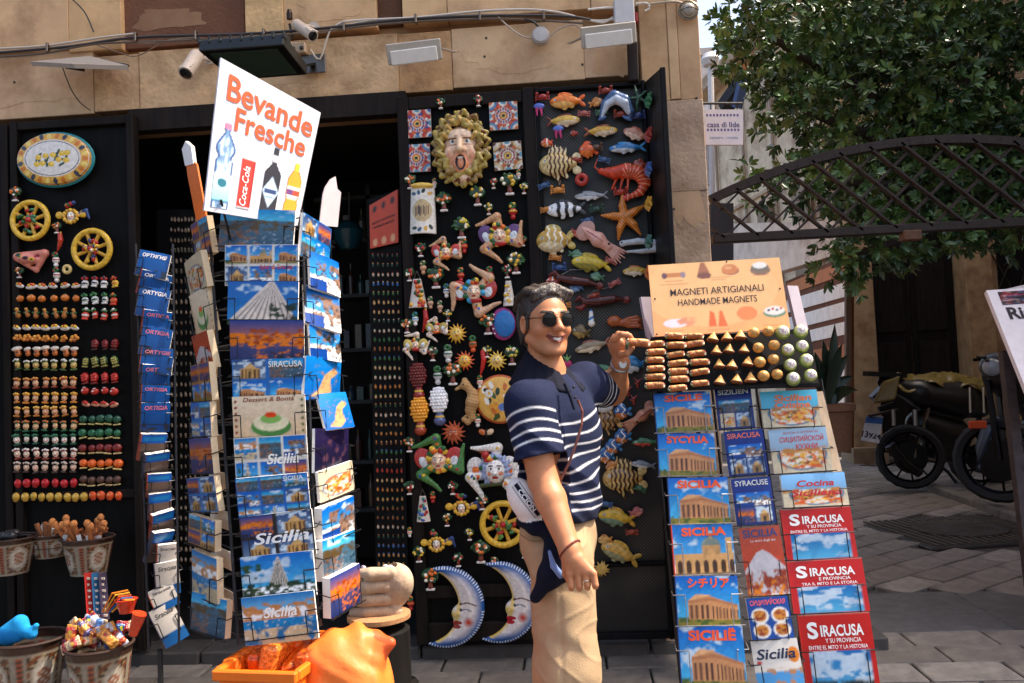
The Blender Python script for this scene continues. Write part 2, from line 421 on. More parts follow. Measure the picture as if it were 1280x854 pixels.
# alley paving: diagonal bond
a = R_(38); ca, sa = math.cos(a), math.sin(a)
for i in range(-60, 60):
    for j in range(-60, 60):
        u = i*.40+(j % 2)*.2; v = j*.24; x = 2.4+u*ca-v*sa; y = 7.0+u*sa+v*ca
        if y < 5.28 or y > 13 or x < .75 or x > .55*y+.6: continue
        if 2.25 < x+(-.0)*y and 6.45 < y < 7.85 and 2.55 < x < 3.95: continue      # cast iron cover
        if y > 11.9 and x > 3.9: continue
        cands.append((x, y, a))
# street paving in front of the shop, courses along the front
for j in range(0, 7):
    for i in range(-9, 12):
        x = i*.40+(j % 2)*.2-.1; y = 4.32-.12-j*.24
        if x > 4: continue
        if x > .9: y2 = y
        cands.append((x, y, 0))
for i in range(2, 12): cands.append((.62+i*.40-.4, 4.42, 0))
cands.sort(key=lambda c: c[0]**2+c[1]**2)
for k, (x, y, rz) in enumerate(cands[:300]): lay(x, y, rz, k*7+int(x*10))
rest = MB()
for k, (x, y, rz) in enumerate(cands[300:]):
    c = 124+random.randint(-14, 14); rm = [[math.cos(rz), -math.sin(rz), 0], [math.sin(rz), math.cos(rz), 0], [0, 0, 1]]
    rest.box((x, y, .03), (.388, .228, .06), (c, c-9, c-19), rm)
if rest.n: tag(rest.build('far_pavers', M_PAVE, ground), kind='stuff')
# dark stone gutter band across the alley mouth
for i in range(5):
    b = MB(); x0 = .78+i*.72; b.box((x0+.36, 4.93, .021+.003*(i % 2)), (.712, .77, .07), (84, 80, 78), ch=.01); b.build('gutter_stone', M_PAVE, ground)
# kerb on the right of the alley
for i in range(6):
    b = MB(); p = G(1130+i*32, 606+i*12); q = G(1130+(i+1)*32, 606+(i+1)*12); b.bar((p[0], p[1], .045), (q[0]*.99+p[0]*.01, q[1], .045), .12, .16, (112, 104, 94), ch=.012); b.build('kerb_stone', M_PAVE, ground)
# doorstep along the shop
for i in range(4):
    b = MB(); b.box((-3.1+i*1.15+.55, 4.36, .06), (1.14, .22, .13), (70, 65, 62), ch=.01); b.build('doorstep_stone', M_PAVE, ground)
# cast iron cover
cov = thing('manhole_cover', 'square cast iron cover with ribs and a round lid set in the alley paving', 'manhole cover', (3.2, 7.15, .03))
cq = [G(1104, 655), G(1190, 699), G(1310, 691), G(1215, 650)]
c0 = np.mean(cq, 0); e1 = cq[2]-cq[1]; e2 = cq[0]-cq[1]; e1 = e1/np.linalg.norm(e1); e2 = e2-e1*(e1@e2); e2 = e2/np.linalg.norm(e2); Lx, Ly = 1.22, 1.2
RM = np.stack([e1, e2, [0, 0, 1]], 1)
b = MB(); b.box(c0+[0, 0, .035], (Lx, Ly, .05), (50, 44, 40), RM, ch=.008); b.build('frame', M_IRON, cov)
for i in range(17):
    t = (i-8)*.066
    b = MB(); b.bar(c0+e1*t-e2*.55+[0, 0, .066], c0+e1*t+e2*.55+[0, 0, .066], .022, .014, (84, 76, 68)); b.build('rib', M_IRON, cov)
b = MB(); b.lathe([(.36, 0), (.36, .02), (.30, .026), (.28, .018), (.14, .018), (.12, .026), (.03, .024)], c0+[0, 0, .058], (64, 56, 50), 28); b.build('round_lid', M_IRON, cov, smooth=True)
# ---- shop building
shop = thing('shop_building', 'old plastered stone shop front with stained blocks above the dark doors', 'building', (-1, WY, 0))
def part_box(name, x0, x1, y0, y1, z0, z1, col, m, par=shop, ch=0):
    b = MB(); b.box(((x0+x1)/2, (y0+y1)/2, (z0+z1)/2), (x1-x0, y1-y0, z1-z0), col, ch=ch); return b.build(name, m, par)
TOPZ = 2.985
part_box('wall', -7, .70, WY+.06, WY+.5, TOPZ, 7.5, (176, 138, 98), M_PLASTER)
part_box('wall', .40, .70, WY+.06, WY+.5, -.02, TOPZ-.002, (150, 118, 88), M_PLASTER)
part_box('wall', -7, -3.02, WY+.06, WY+.5, -.02, TOPZ-.002, (150, 118, 88), M_PLASTER)
part_box('side_wall', .36, .705, WY+.5, 9.0, -.02, 7.5, (160, 130, 100), M_PLASTER)
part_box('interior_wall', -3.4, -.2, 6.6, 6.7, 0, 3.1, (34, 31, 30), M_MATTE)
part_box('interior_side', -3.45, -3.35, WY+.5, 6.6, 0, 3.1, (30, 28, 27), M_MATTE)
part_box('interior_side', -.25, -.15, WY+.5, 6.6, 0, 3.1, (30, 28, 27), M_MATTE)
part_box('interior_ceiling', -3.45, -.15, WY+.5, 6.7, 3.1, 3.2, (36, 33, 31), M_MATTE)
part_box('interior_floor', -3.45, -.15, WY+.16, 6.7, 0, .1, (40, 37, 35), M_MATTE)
part_box('lintel_soffit', -2.3, -.8, WY-.02, WY+.06, TOPZ-.12, TOPZ-.003, (38, 31, 28), M_DOOR)
def block(x0, y0, x1, y1, col, m, out=.0, th=.12, name='stone_block'):
    """wall block given by its picture rectangle at its left and right edge heights"""
    a = P(x0, y1[0] if isinstance(y1, tuple) else y1, WY-out); bq = P(x1, y1[1] if isinstance(y1, tuple) else y1, WY-out)
    c = P(x1, y0[1] if isinstance(y0, tuple) else y0, WY-out); d = P(x0, y0[0] if isinstance(y0, tuple) else y0, WY-out)
    zb = (a[2]+bq[2])/2; zt = (c[2]+d[2])/2; xl = (a[0]+d[0])/2; xr = (bq[0]+c[0])/2
    b = MB(); b.box(((xl+xr)/2, WY-out+th/2, (zb+zt)/2), (xr-xl-.0025, th, zt-zb-.003), col, ch=.003); return b.build(name, m, shop)
# lintel course
block(-140, (74, 66), 117, (161, 141), (212, 174, 134), M_PLASTER, .010)
block(117, (72, 66), 174, (141, 136), (206, 166, 124), M_STONE, .012)
block(174, (66, 40), 498, (136, 117), (212, 174, 130), M_STONE, .016)
block(498, (42, 38), 565, (118, 112), (198, 154, 108), M_STONE, .010)
block(565, (36, 24), 730, (112, 98), (214, 178, 138), M_PLASTER, .012)
block(730, (40, 36), 790, (98, 94), (206, 172, 138), M_PLASTER, .014)
# upper course with peeling plaster and the dark recess
block(-140, -140, 84, (74, 68), (214, 172, 128), M_PLASTER, .02, .16)
block(84, -140, 150, (66, 62), (210, 168, 120), M_PLASTER, .018, .16)
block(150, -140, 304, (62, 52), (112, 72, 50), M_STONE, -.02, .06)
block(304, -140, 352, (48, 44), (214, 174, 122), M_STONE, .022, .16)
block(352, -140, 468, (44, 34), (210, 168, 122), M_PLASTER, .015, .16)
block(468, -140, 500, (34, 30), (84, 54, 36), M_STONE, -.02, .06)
block(500, -140, 556, (30, 26), (214, 174, 128), M_PLASTER, .018, .16)
block(556, -140, 735, (26, 10), (212, 172, 128), M_PLASTER, .02, .16)
block(735, -140, 800, (12, 9), (210, 172, 132), M_PLASTER, .024, .16)
# peeling coats of plaster: thin ragged plates on the wall
rp = np.random.RandomState(17)
def patch(px, py, w, h, col, out):
    q = P(px, py, WY-out); k_ = q[1]/FPX; pts = []
    for i in range(34):
        a = 2*math.pi*i/34; r_ = 1+.14*math.sin(3*a+px)+.09*math.sin(8*a+py)+rp.uniform(-.07, .07); pts.append((math.copysign(abs(math.cos(a))**.6, math.cos(a))*w*.5*r_*k_, math.copysign(abs(math.sin(a))**.6, math.sin(a))*h*.5*r_*k_))
    b = MB(); b.prism(pts, q, (1, 0, 0), (0, 0, 1), .0012, tuple(.55*c+.45*d for c, d in zip(col, (208, 170, 128)))); b.build('plaster_patch', M_PLASTER, shop)
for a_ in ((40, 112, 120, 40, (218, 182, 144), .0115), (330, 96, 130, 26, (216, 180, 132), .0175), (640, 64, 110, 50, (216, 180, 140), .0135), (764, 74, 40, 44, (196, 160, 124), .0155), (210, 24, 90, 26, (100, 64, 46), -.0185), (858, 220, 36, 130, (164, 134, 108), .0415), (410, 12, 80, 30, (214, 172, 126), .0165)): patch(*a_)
# stone pier at the corner
def zblock(xl, xr, z0, z1, col, m, out, th=.14):
    b = MB(); b.box(((xl+xr)/2, WY-out+th/2, (z0+z1)/2), (xr-xl-.002, th, z1-z0-.002), col, ch=.003); b.build('pier_stone', m, shop)
xa = P(800, 60, WY-.04)[0]; xm = P(840, 60, WY-.04)[0]; xe = .725
zs = [(-.02, 1.2), (1.2, 2.36), (2.36, 2.83)]
for i, (z0, z1) in enumerate(zs): zblock(.40, xe, z0, z1, [(176, 148, 124), (182, 154, 128), (174, 146, 122), (170, 142, 120), (178, 150, 124), (180, 150, 120)][i], M_STONE, .036+.004*(i % 3))
zblock(xa, xm-.02, 2.83, 5.2, (192, 154, 112), M_PLASTER, .04); zblock(xm-.02, .615, 2.835, 5.2, (202, 164, 122), M_PLASTER, .044); zblock(.615, xe, 2.83, 5.2, (188, 150, 112), M_PLASTER, .04)
# ---- door leaves covered with goods
def leaf(name, label, x0, x1, yt, Y, zb=.15, rails=(), cat='door panel', fw=.045, sheet=(15, 14, 14), fcol=(30, 24, 21), sheetmat=None):
    l = P(x0, yt, Y); r = P(x1, yt, Y); zt = (l[2]+r[2])/2; xl, xr = l[0], r[0]
    t = thing(name, label, cat, ((xl+xr)/2, Y, zb))
    b = MB(); b.box(((xl+xr)/2, Y+.03, (zb+zt)/2), (xr-xl-.004, .03, zt-zb-.004), sheet); b.build('sheet', sheetmat or M_DOOR, t)
    for xx in (xl+fw/2, xr-fw/2):
        b = MB(); b.box((xx, Y+.005, (zb+zt)/2), (fw, .05, zt-zb), fcol, ch=.004); b.build('stile', M_DOOR, t)
    for zz in [zb+fw, zt-fw*.7]+list(rails):
        b = MB(); b.box(((xl+xr)/2, Y+.006, zz), (xr-xl-2*fw-.002, .046, fw*1.6 if zz == zb+fw else fw*1.1), fcol, ch=.004); b.build('rail', M_DOOR, t)
    return t
LY = 4.22
leaf('display_door', 'dark wooden door leaf hung with a lemon platter, cart wheels and rows of magnets', 14, 168, 148, LY, rails=(.95,), fw=.04)
leaf('display_door', 'narrow strip of dark door leaf at the left edge behind the hanging baskets', -110, 11, 160, LY, fw=.04)
leaf('display_door', 'tall dark door leaf hung with the gaping mask, masks and two moons', 496, 667, 116, LY, rails=(P(600, 738, LY)[2],), fw=.058)
# perforated sheet
pm = bpy.data.materials.new('perforated_sheet'); pm.use_nodes = True; t_ = pm.node_tree; bs = t_.nodes['Principled BSDF']; bs.inputs['Roughness'].default_value = .5
tc = t_.nodes.new('ShaderNodeTexCoord'); vo = t_.nodes.new('ShaderNodeTexVoronoi'); vo.inputs['Scale'].default_value = 85; vo.inputs['Randomness'].default_value = 0
mp_ = t_.nodes.new('ShaderNodeMapping'); mp_.inputs['Rotation'].default_value = (0, R_(45), 0); mp_.inputs['Scale'].default_value = (1, .01, 1)
cr = t_.nodes.new('ShaderNodeMapRange'); cr.inputs[1].default_value = .30; cr.inputs[2].default_value = .38; cr.inputs[3].default_value = 1; cr.inputs[4].default_value = 0
mxn = t_.nodes.new('ShaderNodeMix'); mxn.data_type = 'RGBA'; mxn.inputs['A'].default_value = (.005, .005, .005, 1); mxn.inputs['B'].default_value = (.10, .085, .06, 1)
nz_ = t_.nodes.new('ShaderNodeTexNoise'); nz_.inputs['Scale'].default_value = 2.2; r2_ = t_.nodes.new('ShaderNodeMapRange'); r2_.inputs[1].default_value = .48; r2_.inputs[2].default_value = .62; mlt = t_.nodes.new('ShaderNodeMath'); mlt.operation = 'MULTIPLY'
t_.links.new(tc.outputs['Object'], mp_.inputs[0]); t_.links.new(mp_.outputs[0], vo.inputs['Vector']); t_.links.new(vo.outputs['Distance'], cr.inputs[0])
t_.links.new(tc.outputs['Object'], nz_.inputs['Vector']); t_.links.new(nz_.outputs[0], r2_.inputs[0]); t_.links.new(cr.outputs[0], mlt.inputs[0]); t_.links.new(r2_.outputs[0], mlt.inputs[1])
t_.links.new(mlt.outputs[0], mxn.inputs['Factor']); t_.links.new(mxn.outputs['Result'], bs.inputs['Base Color'])
fp = leaf('perforated_display_panel', 'black perforated metal panel covered with ceramic fish and sea creatures', 668, 806, 106, LY, rails=(P(790, 705, LY)[2],), fw=.02, sheetmat=pm, fcol=(18, 17, 18), cat='display panel')
pa, pb = P(806, 103, LY), P(825, 86, LY-.30)
zt1, zt2 = pa[2], pb[2]
b = MB(); b.add([(pa[0], LY, .15), (pb[0], LY-.3, .15), (pb[0], LY-.3, zt2), (pa[0], LY, zt1), (pa[0]+.012, LY, .15), (pb[0]+.012, LY-.3, .15), (pb[0]+.012, LY-.3, zt2), (pa[0]+.012, LY, zt1)],
               [(3, 2, 1, 0), (4, 5, 6, 7), (0, 1, 5, 4), (1, 2, 6, 5), (2, 3, 7, 6), (3, 0, 4, 7)], (24, 23, 22)); b.build('return_sheet', pm, fp)
b = MB(); b.box((pb[0]+.01, LY-.31, (.15+zt2)/2), (.025, .025, zt2-.15), (26, 25, 26), ch=.003); b.build('stile', M_DOOR, fp)
# ---- things fixed to the wall
WQ = WY-.06
ORD8 = 'first second third fourth fifth sixth seventh eighth'.split()
def wtube(pts, r, col, label, cat='cable', name='wall_cable', Y=WQ, group=None):
    b = MB(); pp = [P(x, y, Y) for x, y in pts]
    # smooth
    q = []
    for i in range(len(pp)-1):
        p0 = pp[max(i-1, 0)]; p1 = pp[i]; p2 = pp[i+1]; p3 = pp[min(i+2, len(pp)-1)]
        for t in np.linspace(0, 1, 5)[:-1]: q.append(.5*((2*p1)+(-p0+p2)*t+(2*p0-5*p1+4*p2-p3)*t*t+(-p0+3*p1-3*p2+p3)*t**3))
    q.append(pp[-1]); b.tube(q, r, col, 6); return solo(b, name, M_PLASTIC, label, cat, pp[0], group, smooth=True)
wtube([(-60, 70), (0, 66), (90, 58), (170, 47), (300, 43), (400, 36), (500, 25), (600, 20), (700, 20), (738, 25)], .008, (52, 46, 44), 'thick dark cable bundle running along the whole shop wall')
wtube([(-60, 74), (20, 70), (60, 66), (120, 55), (200, 52), (300, 47), (390, 41), (470, 31), (560, 25), (640, 24), (730, 29)], .006, (104, 88, 74), 'grey brown cable running just under the dark bundle')
wtube([(150, 50), (185, 54), (240, 47), (275, 53), (330, 44), (400, 41), (440, 34)], .004, (150, 128, 106), 'thin tan cable weaving along the dark bundle')
for i, (x, y) in enumerate(((60, 60), (170, 47), (245, 45), (330, 42), (430, 34), (520, 24), (600, 21), (680, 20))):
    q = P(x, y, WQ-.004); b = MB(); b.box(q, (.012, .03, .05), (120, 104, 90), ch=.003); solo(b, 'cable_clip', M_METAL, ORD8[i]+' clip from the left on the dark cable bundle', 'cable clip', q, 'clips on the cable bundle')
for i, (x, y) in enumerate(((608, 49), (606, 72), (20, 104), (728, 82), (870, 124), (842, 262))):
    q = P(x, y, WY-.03); b = MB(); b.lathe([(.007, 0), (.006, .004), (.003, .003)], q-[0, .012, 0], (44, 32, 26), 9, axis=(.1*(i % 3), -1, 0)); b.build('anchor_hole', M_MATTE, shop)
wtube([(-60, 63), (0, 61), (60, 57), (120, 48), (170, 42)], .006, (196, 182, 166), 'pale cable above the dark bundle at the left end of the wall')
wtube([(420, 32), (440, 26), (520, 22), (600, 14), (660, 12), (700, 16), (740, 26), (770, 24)], .006, (205, 194, 180), 'pale cable sagging above the round wall box')
wtube([(84, -6), (105, 14), (117, 40)], .004, (44, 36, 32), 'thin dark wire dropping from the top left of the wall')
wtube([(120, 56), (150, 66), (172, 70), (205, 52), (225, 47)], .003, (120, 96, 76), 'thin tan wire looping over the stone joint')
wtube([(78, 84), (88, 110), (100, 128), (113, 138)], .003, (60, 46, 38), 'thin wire hanging from the left floodlight to the door frame')
wtube([(388, 62), (400, 74), (412, 40), (424, 34), (470, 24)], .005, (204, 186, 164), 'beige cable curling beside the socket box')
wtube([(622, 20), (634, 32), (652, 45), (668, 48)], .004, (176, 160, 144), 'grey cable into the left of the round box')
wtube([(655, 24), (668, 28), (676, 38)], .007, (34, 31, 30), 'short black cable into the top of the round box')
wtube([(684, 48), (700, 36), (718, 31), (728, 38)], .004, (168, 150, 134), 'grey cable from the round box to the right tube light')
wtube([(735, 12), (756, 10), (768, 10)], .006, (216, 208, 198), 'short white cable into the left of the grey junction box')
wtube([(740, 26), (755, 28), (766, 22)], .006, (214, 206, 196), 'white cable bending under the grey junction box')
wtube([(795, 5), (808, 4), (812, 10), (806, 14)], .006, (216, 206, 192), 'white cable hooking out of the right of the junction box')
wtube([(806, 6), (842, 2), (858, 6)], .006, (168, 150, 128), 'tan cable running to the round lamp on the corner')
def wall_thing(name, label, cat, px, py, Y=WY-.03): return thing(name, label, cat, P(px, py, Y))
# junction boxes
t = wall_thing('junction_box', 'grey plastic junction box high on the wall above the right tube light', 'junction box', 780, 18, WY-.05)
c = P(780, 17, WY-.07); b = MB(); b.box(c, (.105, .05, .13), (184, 178, 178), ch=.008); b.build('box', M_PLASTIC, t)
b = MB(); b.box(c-[0, .03, 0], (.098, .012, .122), (192, 187, 186), ch=.004); b.build('lid', M_PLASTIC, t)
b = MB(); b.box(c+[.06, 0, -.03], (.016, .04, .05), (150, 36, 34), ch=.004); b.build('red_gland', M_PLASTIC, t)
t = wall_thing('round_junction_box', 'round grey junction box on the plaster with cables entering it', 'junction box', 676, 47, WY-.05)
c = P(676, 47, WY-.05); b = MB(); b.lathe([(.046, 0), (.046, .03), (.042, .036)], c, (176, 166, 160), 22, axis=(0, -1, 0)); b.build('box', M_PLASTIC, t, smooth=True)
b = MB(); b.lathe([(.038, .0), (.036, .006), (.001, .008)], c+[0, -.036, 0], (184, 176, 170), 22, axis=(0, -1, 0)); b.build('lid', M_PLASTIC, t, smooth=True)
t = wall_thing('round_wall_lamp', 'round caged lamp at the top of the corner pier', 'lamp', 860, 16, WY-.05)
c = P(860, 15, WY-.06); b = MB(); b.lathe([(.044, 0), (.048, .012), (.04, .03)], c, (150, 128, 100), 20, axis=(0, -1, 0)); b.build('base', M_PLASTIC, t, smooth=True)
b = MB(); b.ball(c-[0, .03, 0], (.032, .026, .032), (168, 160, 148), 12, 8); b.build('lens', M_GLASS, t, smooth=True)
b = MB(); b.tube([c+[.048*math.cos(a_), -.02, .048*math.sin(a_)] for a_ in np.linspace(0, 2*math.pi, 20)[:-1]], .004, (120, 108, 92), 5, True); b.tube([c+[-.045, -.03, 0], c+[0, -.064, 0], c+[.045, -.03, 0]], .003, (120, 108, 92), 5); b.build('cage', M_METAL, t)
# downpipe
b = MB(); b.bar(P(792, 104, WY-.09), P(790, 44, WY-.09), .075, .05, (44, 36, 34), ch=.006)
solo(b, 'downpipe', M_DOOR, 'square dark brown downpipe stub above the fish panel', 'downpipe', P(792, 104, WY-.09))
# tube lights
def tube_light(x0, y0, x1, y1, label, arm):
    a_ = P(x0, y0, WY-.22); e_ = P(x1, y1, WY-.22); t = thing('tube_light', label, 'lamp', (a_+e_)/2, 0, 'white tube lights on the shop wall')
    b = MB(); b.bar(a_, e_, .10, .03, (176, 166, 152), up=(0, 1, .35), ch=.005); b.build('housing', M_PLASTIC, t)
    b = MB(); b.bar(a_+[.02, -.01, -.024], e_+[-.02, -.01, -.024], .07, .02, (222, 214, 204), up=(0, 1, .35), ch=.006); b.build('diffuser', M_PLASTIC, t)
    for f_ in (.25, .8):
        q = a_*(1-f_)+e_*f_; b = MB(); b.bar(q+[0, .02, .01], q+[0, .2, .04], .02, .012, (140, 126, 110)); b.build('bracket', M_METAL, t)
    b = MB(); q = a_ if arm < 0 else e_; b.tube([q, q+[arm*.05, .1, .02], q+[arm*.06, .17, .05]], .006, (160, 144, 128), 6); b.build('cable', M_PLASTIC, t)
tube_light(484, 69, 552, 61, 'white tube light on the rough stone over the middle door', 1)
tube_light(726, 48, 795, 40, 'white tube light just under the grey junction box', -1)
# left floodlight (flat, seen from below)
t = thing('led_floodlight', 'slim pale floodlight on a bracket at the far left of the wall', 'lamp', P(80, 76, WY-.12))
b = MB(); hexa(b, [P(38, 77, WY-.12), P(92, 80, WY-.30), P(160, 82, WY-.16), P(112, 70, WY-.06)], .022, (164, 152, 140)); b.build('housing', M_PLASTIC, t)
b = MB(); b.bar(P(112, 74, WY-.05), P(160, 82, WY-.1), .02, .012, (96, 88, 80)); b.build('bracket', M_METAL, t)
b = MB(); b.bar(P(82, 84, WY-.25), P(106, 88, WY-.2), .012, .012, (70, 62, 56)); b.build('knob_bar', M_METAL, t)
# big floodlight
t = thing('floodlight', 'large black floodlight with green tinted glass above the drinks board', 'lamp', P(318, 78, WY-.2))
fq = [P(292, 101, WY-.18), P(384, 94, WY-.18), P(354, 56, WY-.46), P(248, 64, WY-.46)]
fq = [fq[0], fq[1], fq[2], fq[3]]
b = MB(); hexa(b, fq, .06, (24, 26, 26)); b.build('housing', M_PLASTIC, t, bevel=.006)
cq_ = np.mean(fq, 0); nrm = np.cross(fq[1]-fq[0], fq[3]-fq[0]); nrm /= np.linalg.norm(nrm)
gq = [cq_+(q-cq_)*[.8, .8, .8]+nrm*.004 for q in fq]
b = MB(); hexa(b, gq, .003, (58, 76, 66)); b.build('glass', M_GLASS, t)
for i in range(9):
    q = fq[3]*(1-i/8.)+fq[2]*(i/8.); b = MB(); b.box(q+[0, .05, .055], (.008, .1, .03), (30, 30, 30)); b.build('cooling_fin', M_PLASTIC, t)
b = MB(); q = P(392, 80, WY-.05); b.box(q, (.13, .014, .10), (104, 96, 90), ch=.004); b.bar(q, P(372, 84, WY-.2), .03, .012, (70, 66, 62)); b.build('wall_plate', M_METAL, t)
# socket box under the right camera
b = MB(); b.box(P(372, 62, WY-.06), (.10, .06, .06), (190, 160, 126), ch=.006)
for dx in (-.025, .02): b.lathe([(.012, 0), (.008, .006)], P(372, 60, WY-.095)+[dx, 0, 0], (60, 48, 40), 10, axis=(0, -1, 0))
solo(b, 'socket_box', M_PLASTIC, 'small beige socket box between camera and floodlight plate', 'socket', P(372, 62, WY-.06))
def camera_(x0, y0, x1, y1, label, dy=.16, r=.034):
    a_ = P(x0, y0, WY-.14); e_ = P(x1, y1, WY-.14-dy); t = thing('security_camera', label, 'security camera', a_, 0, 'white security cameras on the shop wall')
    d_ = e_-a_; L_ = np.linalg.norm(d_)
    b = MB(); b.lathe([(r*.85, 0), (r, .01), (r, L_-.008), (r*1.04, L_)], a_, (206, 188, 170), 18, axis=d_); b.build('housing', M_PLASTIC, t, smooth=True)
    b = MB(); b.lathe([(r*.86, 0), (r*.8, .003), (r*.3, .004)], e_, (26, 24, 24), 18, axis=d_); b.build('lens', M_GLASS, t, smooth=True)
    b = MB(); m_ = a_*.7+e_*.3; b.bar(m_+[0, .02, r*.9], e_*1.06-a_*.06+[0, 0, r*1.05], r*1.9, .006, (214, 198, 182), ch=.002); b.build('sun_shield', M_PLASTIC, t)
    b = MB(); b.tube([m_, m_+[.02, .06, .03], m_+[.03, .13, .05]], .012, (190, 172, 156), 8); b.lathe([(.03, 0), (.03, .012)], m_+[.03, .13, .05], (196, 178, 160), 14, axis=(0, -1, 0)); b.build('mount', M_PLASTIC, t)
camera_(247, 68, 232, 92, 'white bullet camera pointing down left beside the big floodlight', .10, .036)
camera_(370, 30, 391, 45, 'white bullet camera pointing right above the small socket box', .10, .028)
b = MB(); b.lathe([(.016, 0), (.016, .03), (.01, .05)], P(362, 24, WY-.06), (60, 50, 44), 10); b.bar(P(362, 30, WY-.05), P(366, 48, WY-.05), .012, .012, (64, 54, 46)); solo(b, 'wall_bracket', M_METAL, 'small dark bracket left of the upper camera', 'bracket', P(362, 30, WY-.05))
# ================================================================== THE ALLEY ON THE RIGHT
# unseen street houses, placed and sized to shade the alley
def far_block(label, x0, x1, y0, y1, h, col=(176, 146, 112)):
    t = thing('shade_building', label, 'building', ((x0+x1)/2, (y0+y1)/2, 0))
    b = MB(); b.box(((x0+x1)/2, (y0+y1)/2, h/2-.01), (x1-x0, y1-y0, h), col); b.build('wall', M_PLASTER, t)
    b = MB(); b.box(((x0+x1)/2, (y0+y1)/2, h+.08), (x1-x0+.2, y1-y0+.2, .2), (150, 126, 98)); b.build('cornice', M_PLASTER, t)
    y = y0+1.2
    while y < y1-1:
        for z in (1.2, 4.2):
            if z+1.6 < h:
                b = MB(); b.box((x0-.01, y+.5, z+.8), (.06, 1.0, 1.6), (70, 84, 70), ch=.01); b.build('shutter', M_MATTE, t)
        y += 2.6
    return t
far_block('unseen stone house placed along the right of the alley to shade it', 4.35, 8.0, 3.7, 7.5, 6.7)
far_block('unseen stone house placed beside the dark doorway to keep it shaded', 6.7, 10, 8.2, 12.2, 8.4)
# facade with the dark doorway
FY = 12.4
fac = thing('doorway_building', 'stone house with plain pillars round a tall dark doorway behind the motorcycles', 'building', P(1160, 575, FY))
l1, l2, l3, l4 = P(1066, 580, FY)[0], P(1103, 580, FY)[0], P(1217, 578, FY)[0], P(1252, 578, FY)[0]
def fbox(name, x0, x1, y0, y1, z0, z1, col, m=None, ch=.01):
    b = MB(); b.box(((x0+x1)/2, (y0+y1)/2, (z0+z1)/2), (x1-x0, y1-y0, z1-z0), col, ch=ch); return b.build(name, m or M_PLASTER, fac)
fbox('pillar', l1, l2-.01, FY-.12, FY+.4, 0, 4.3, (178, 148, 110), M_STONE); fbox('pillar', l3+.01, l4, FY-.12, FY+.4, 0, 4.3, (184, 152, 110), M_STONE)
fbox('pillar_base', l1-.05, l2+.03, FY-.2, FY+.35, -.02, .28, (150, 126, 98), M_STONE)
fbox('wall', l4, l4+6, FY, FY+.5, -.02, 9.5, (190, 156, 116)); fbox('wall', l1-.02, l4-.002, FY+.002, FY+.5, 4.3, 9.5, (196, 160, 112))
fbox('lintel', l1-.1, l4+.1, FY-.2, FY+.1, 4.3, 4.7, (170, 140, 106), M_STONE)
fbox('door_leaf', l2, (l2+l3)/2-.01, FY+.25, FY+.32, .05, 4.29, (30, 27, 25), M_DOOR); fbox('door_leaf', (l2+l3)/2+.01, l3, FY+.25, FY+.32, .05, 4.29, (30, 27, 25), M_DOOR)
for sx in (l2+.10, (l2+l3)/2+.08):
    for z0, z1 in ((.3, .95), (1.1, 1.75), (1.9, 2.9), (3.05, 4.1)): fbox('door_panel', sx, sx+(l3-l2)/2-.2, FY+.225, FY+.255, z0, z1, (38, 33, 30), M_DOOR, .02)
fbox('threshold', l2, l3, FY-.1, FY+.3, -.02, .10, (112, 100, 88), M_STONE)
fbox('window_recess', l4+.12, l4+1.4, FY-.012, FY+.05, 1.9, 4.6, (28, 26, 25), M_DOOR)
for i in range(9):
    for s_ in (-1, 1):
        b = MB(); x = l4+.2+i*.28; b.bar((x-.3*s_, FY-.03-.004*s_, 2.0), (x+.9*s_, FY-.03-.004*s_, 4.5), .02, .012, (66, 58, 52)); b.build('window_bar', M_IRON, fac)
# sunlit wall seen past the corner, roof line
wb = thing('alley_building', 'cream sunlit house wall seen end-on behind the tree and arch', 'building', P(960, 440, 16))
A_ = P(1085, 440, 13.2); B_ = P(903, 440, 19.5)
b = MB(); dz = 7.7; n_ = np.array([B_[1]-A_[1], -(B_[0]-A_[0]), 0]); n_ = n_/np.linalg.norm(n_)
if n_[1] < 0: n_ = -n_
b.add([(A_[0], A_[1], -.1), (B_[0], B_[1], -.1), (B_[0], B_[1], dz), (A_[0], A_[1], dz)]+[(q[0]+n_[0]*3, q[1]+n_[1]*3, z) for q, z in ((A_, -.1), (B_, -.1), (B_, dz), (A_, dz))],
      [(0, 1, 2, 3)[::-1], (4, 5, 6, 7), (0, 1, 5, 4), (1, 2, 6, 5), (2, 3, 7, 6), (3, 0, 4, 7)], (240, 216, 184)); b.build('wall', M_PLASTER, wb)
def onwall(t, z, out=0): q = A_*(1-t)+B_*t; return np.array([q[0], q[1], z])-n_*out
b = MB(); b.bar(onwall(0, dz+.1, .15), onwall(1, dz+.1, .15), .5, .25, (206, 180, 150)); b.build('cornice', M_PLASTER, wb)
for t_1 in (.30, .55, .80):
    b = MB(); b.bar(onwall(t_1, 2.6, .04), onwall(t_1, 4.6, .04), 1.1, .07, (150, 128, 104)); b.build('shutter', M_MATTE, wb)
for t_1 in (.18, .45, .68, .93):
    b = MB(); b.tube([onwall(t_1, -.0, .06), onwall(t_1, dz-.1, .06)], .035, (168, 144, 120), 6); b.build('drainpipe', M_PLASTIC, wb)
for z_ in (2.1, 3.4, 4.9):
    b = MB(); b.bar(onwall(0, z_, .03), onwall(1, z_, .03), .06, .07, (206, 178, 148)); b.build('string_course', M_PLASTER, wb)
gb = thing('grey_building', 'pale grey plaster house at the far end of the alley', 'building', P(892, 440, 24))
q = P(840, 440, 25); q2 = P(908, 440, 25); b = MB(); b.box(((q[0]+q2[0])/2, 26, 5.3), (q2[0]-q[0], 2, 11.0), (206, 198, 194)); b.build('wall', M_PLASTER, gb)
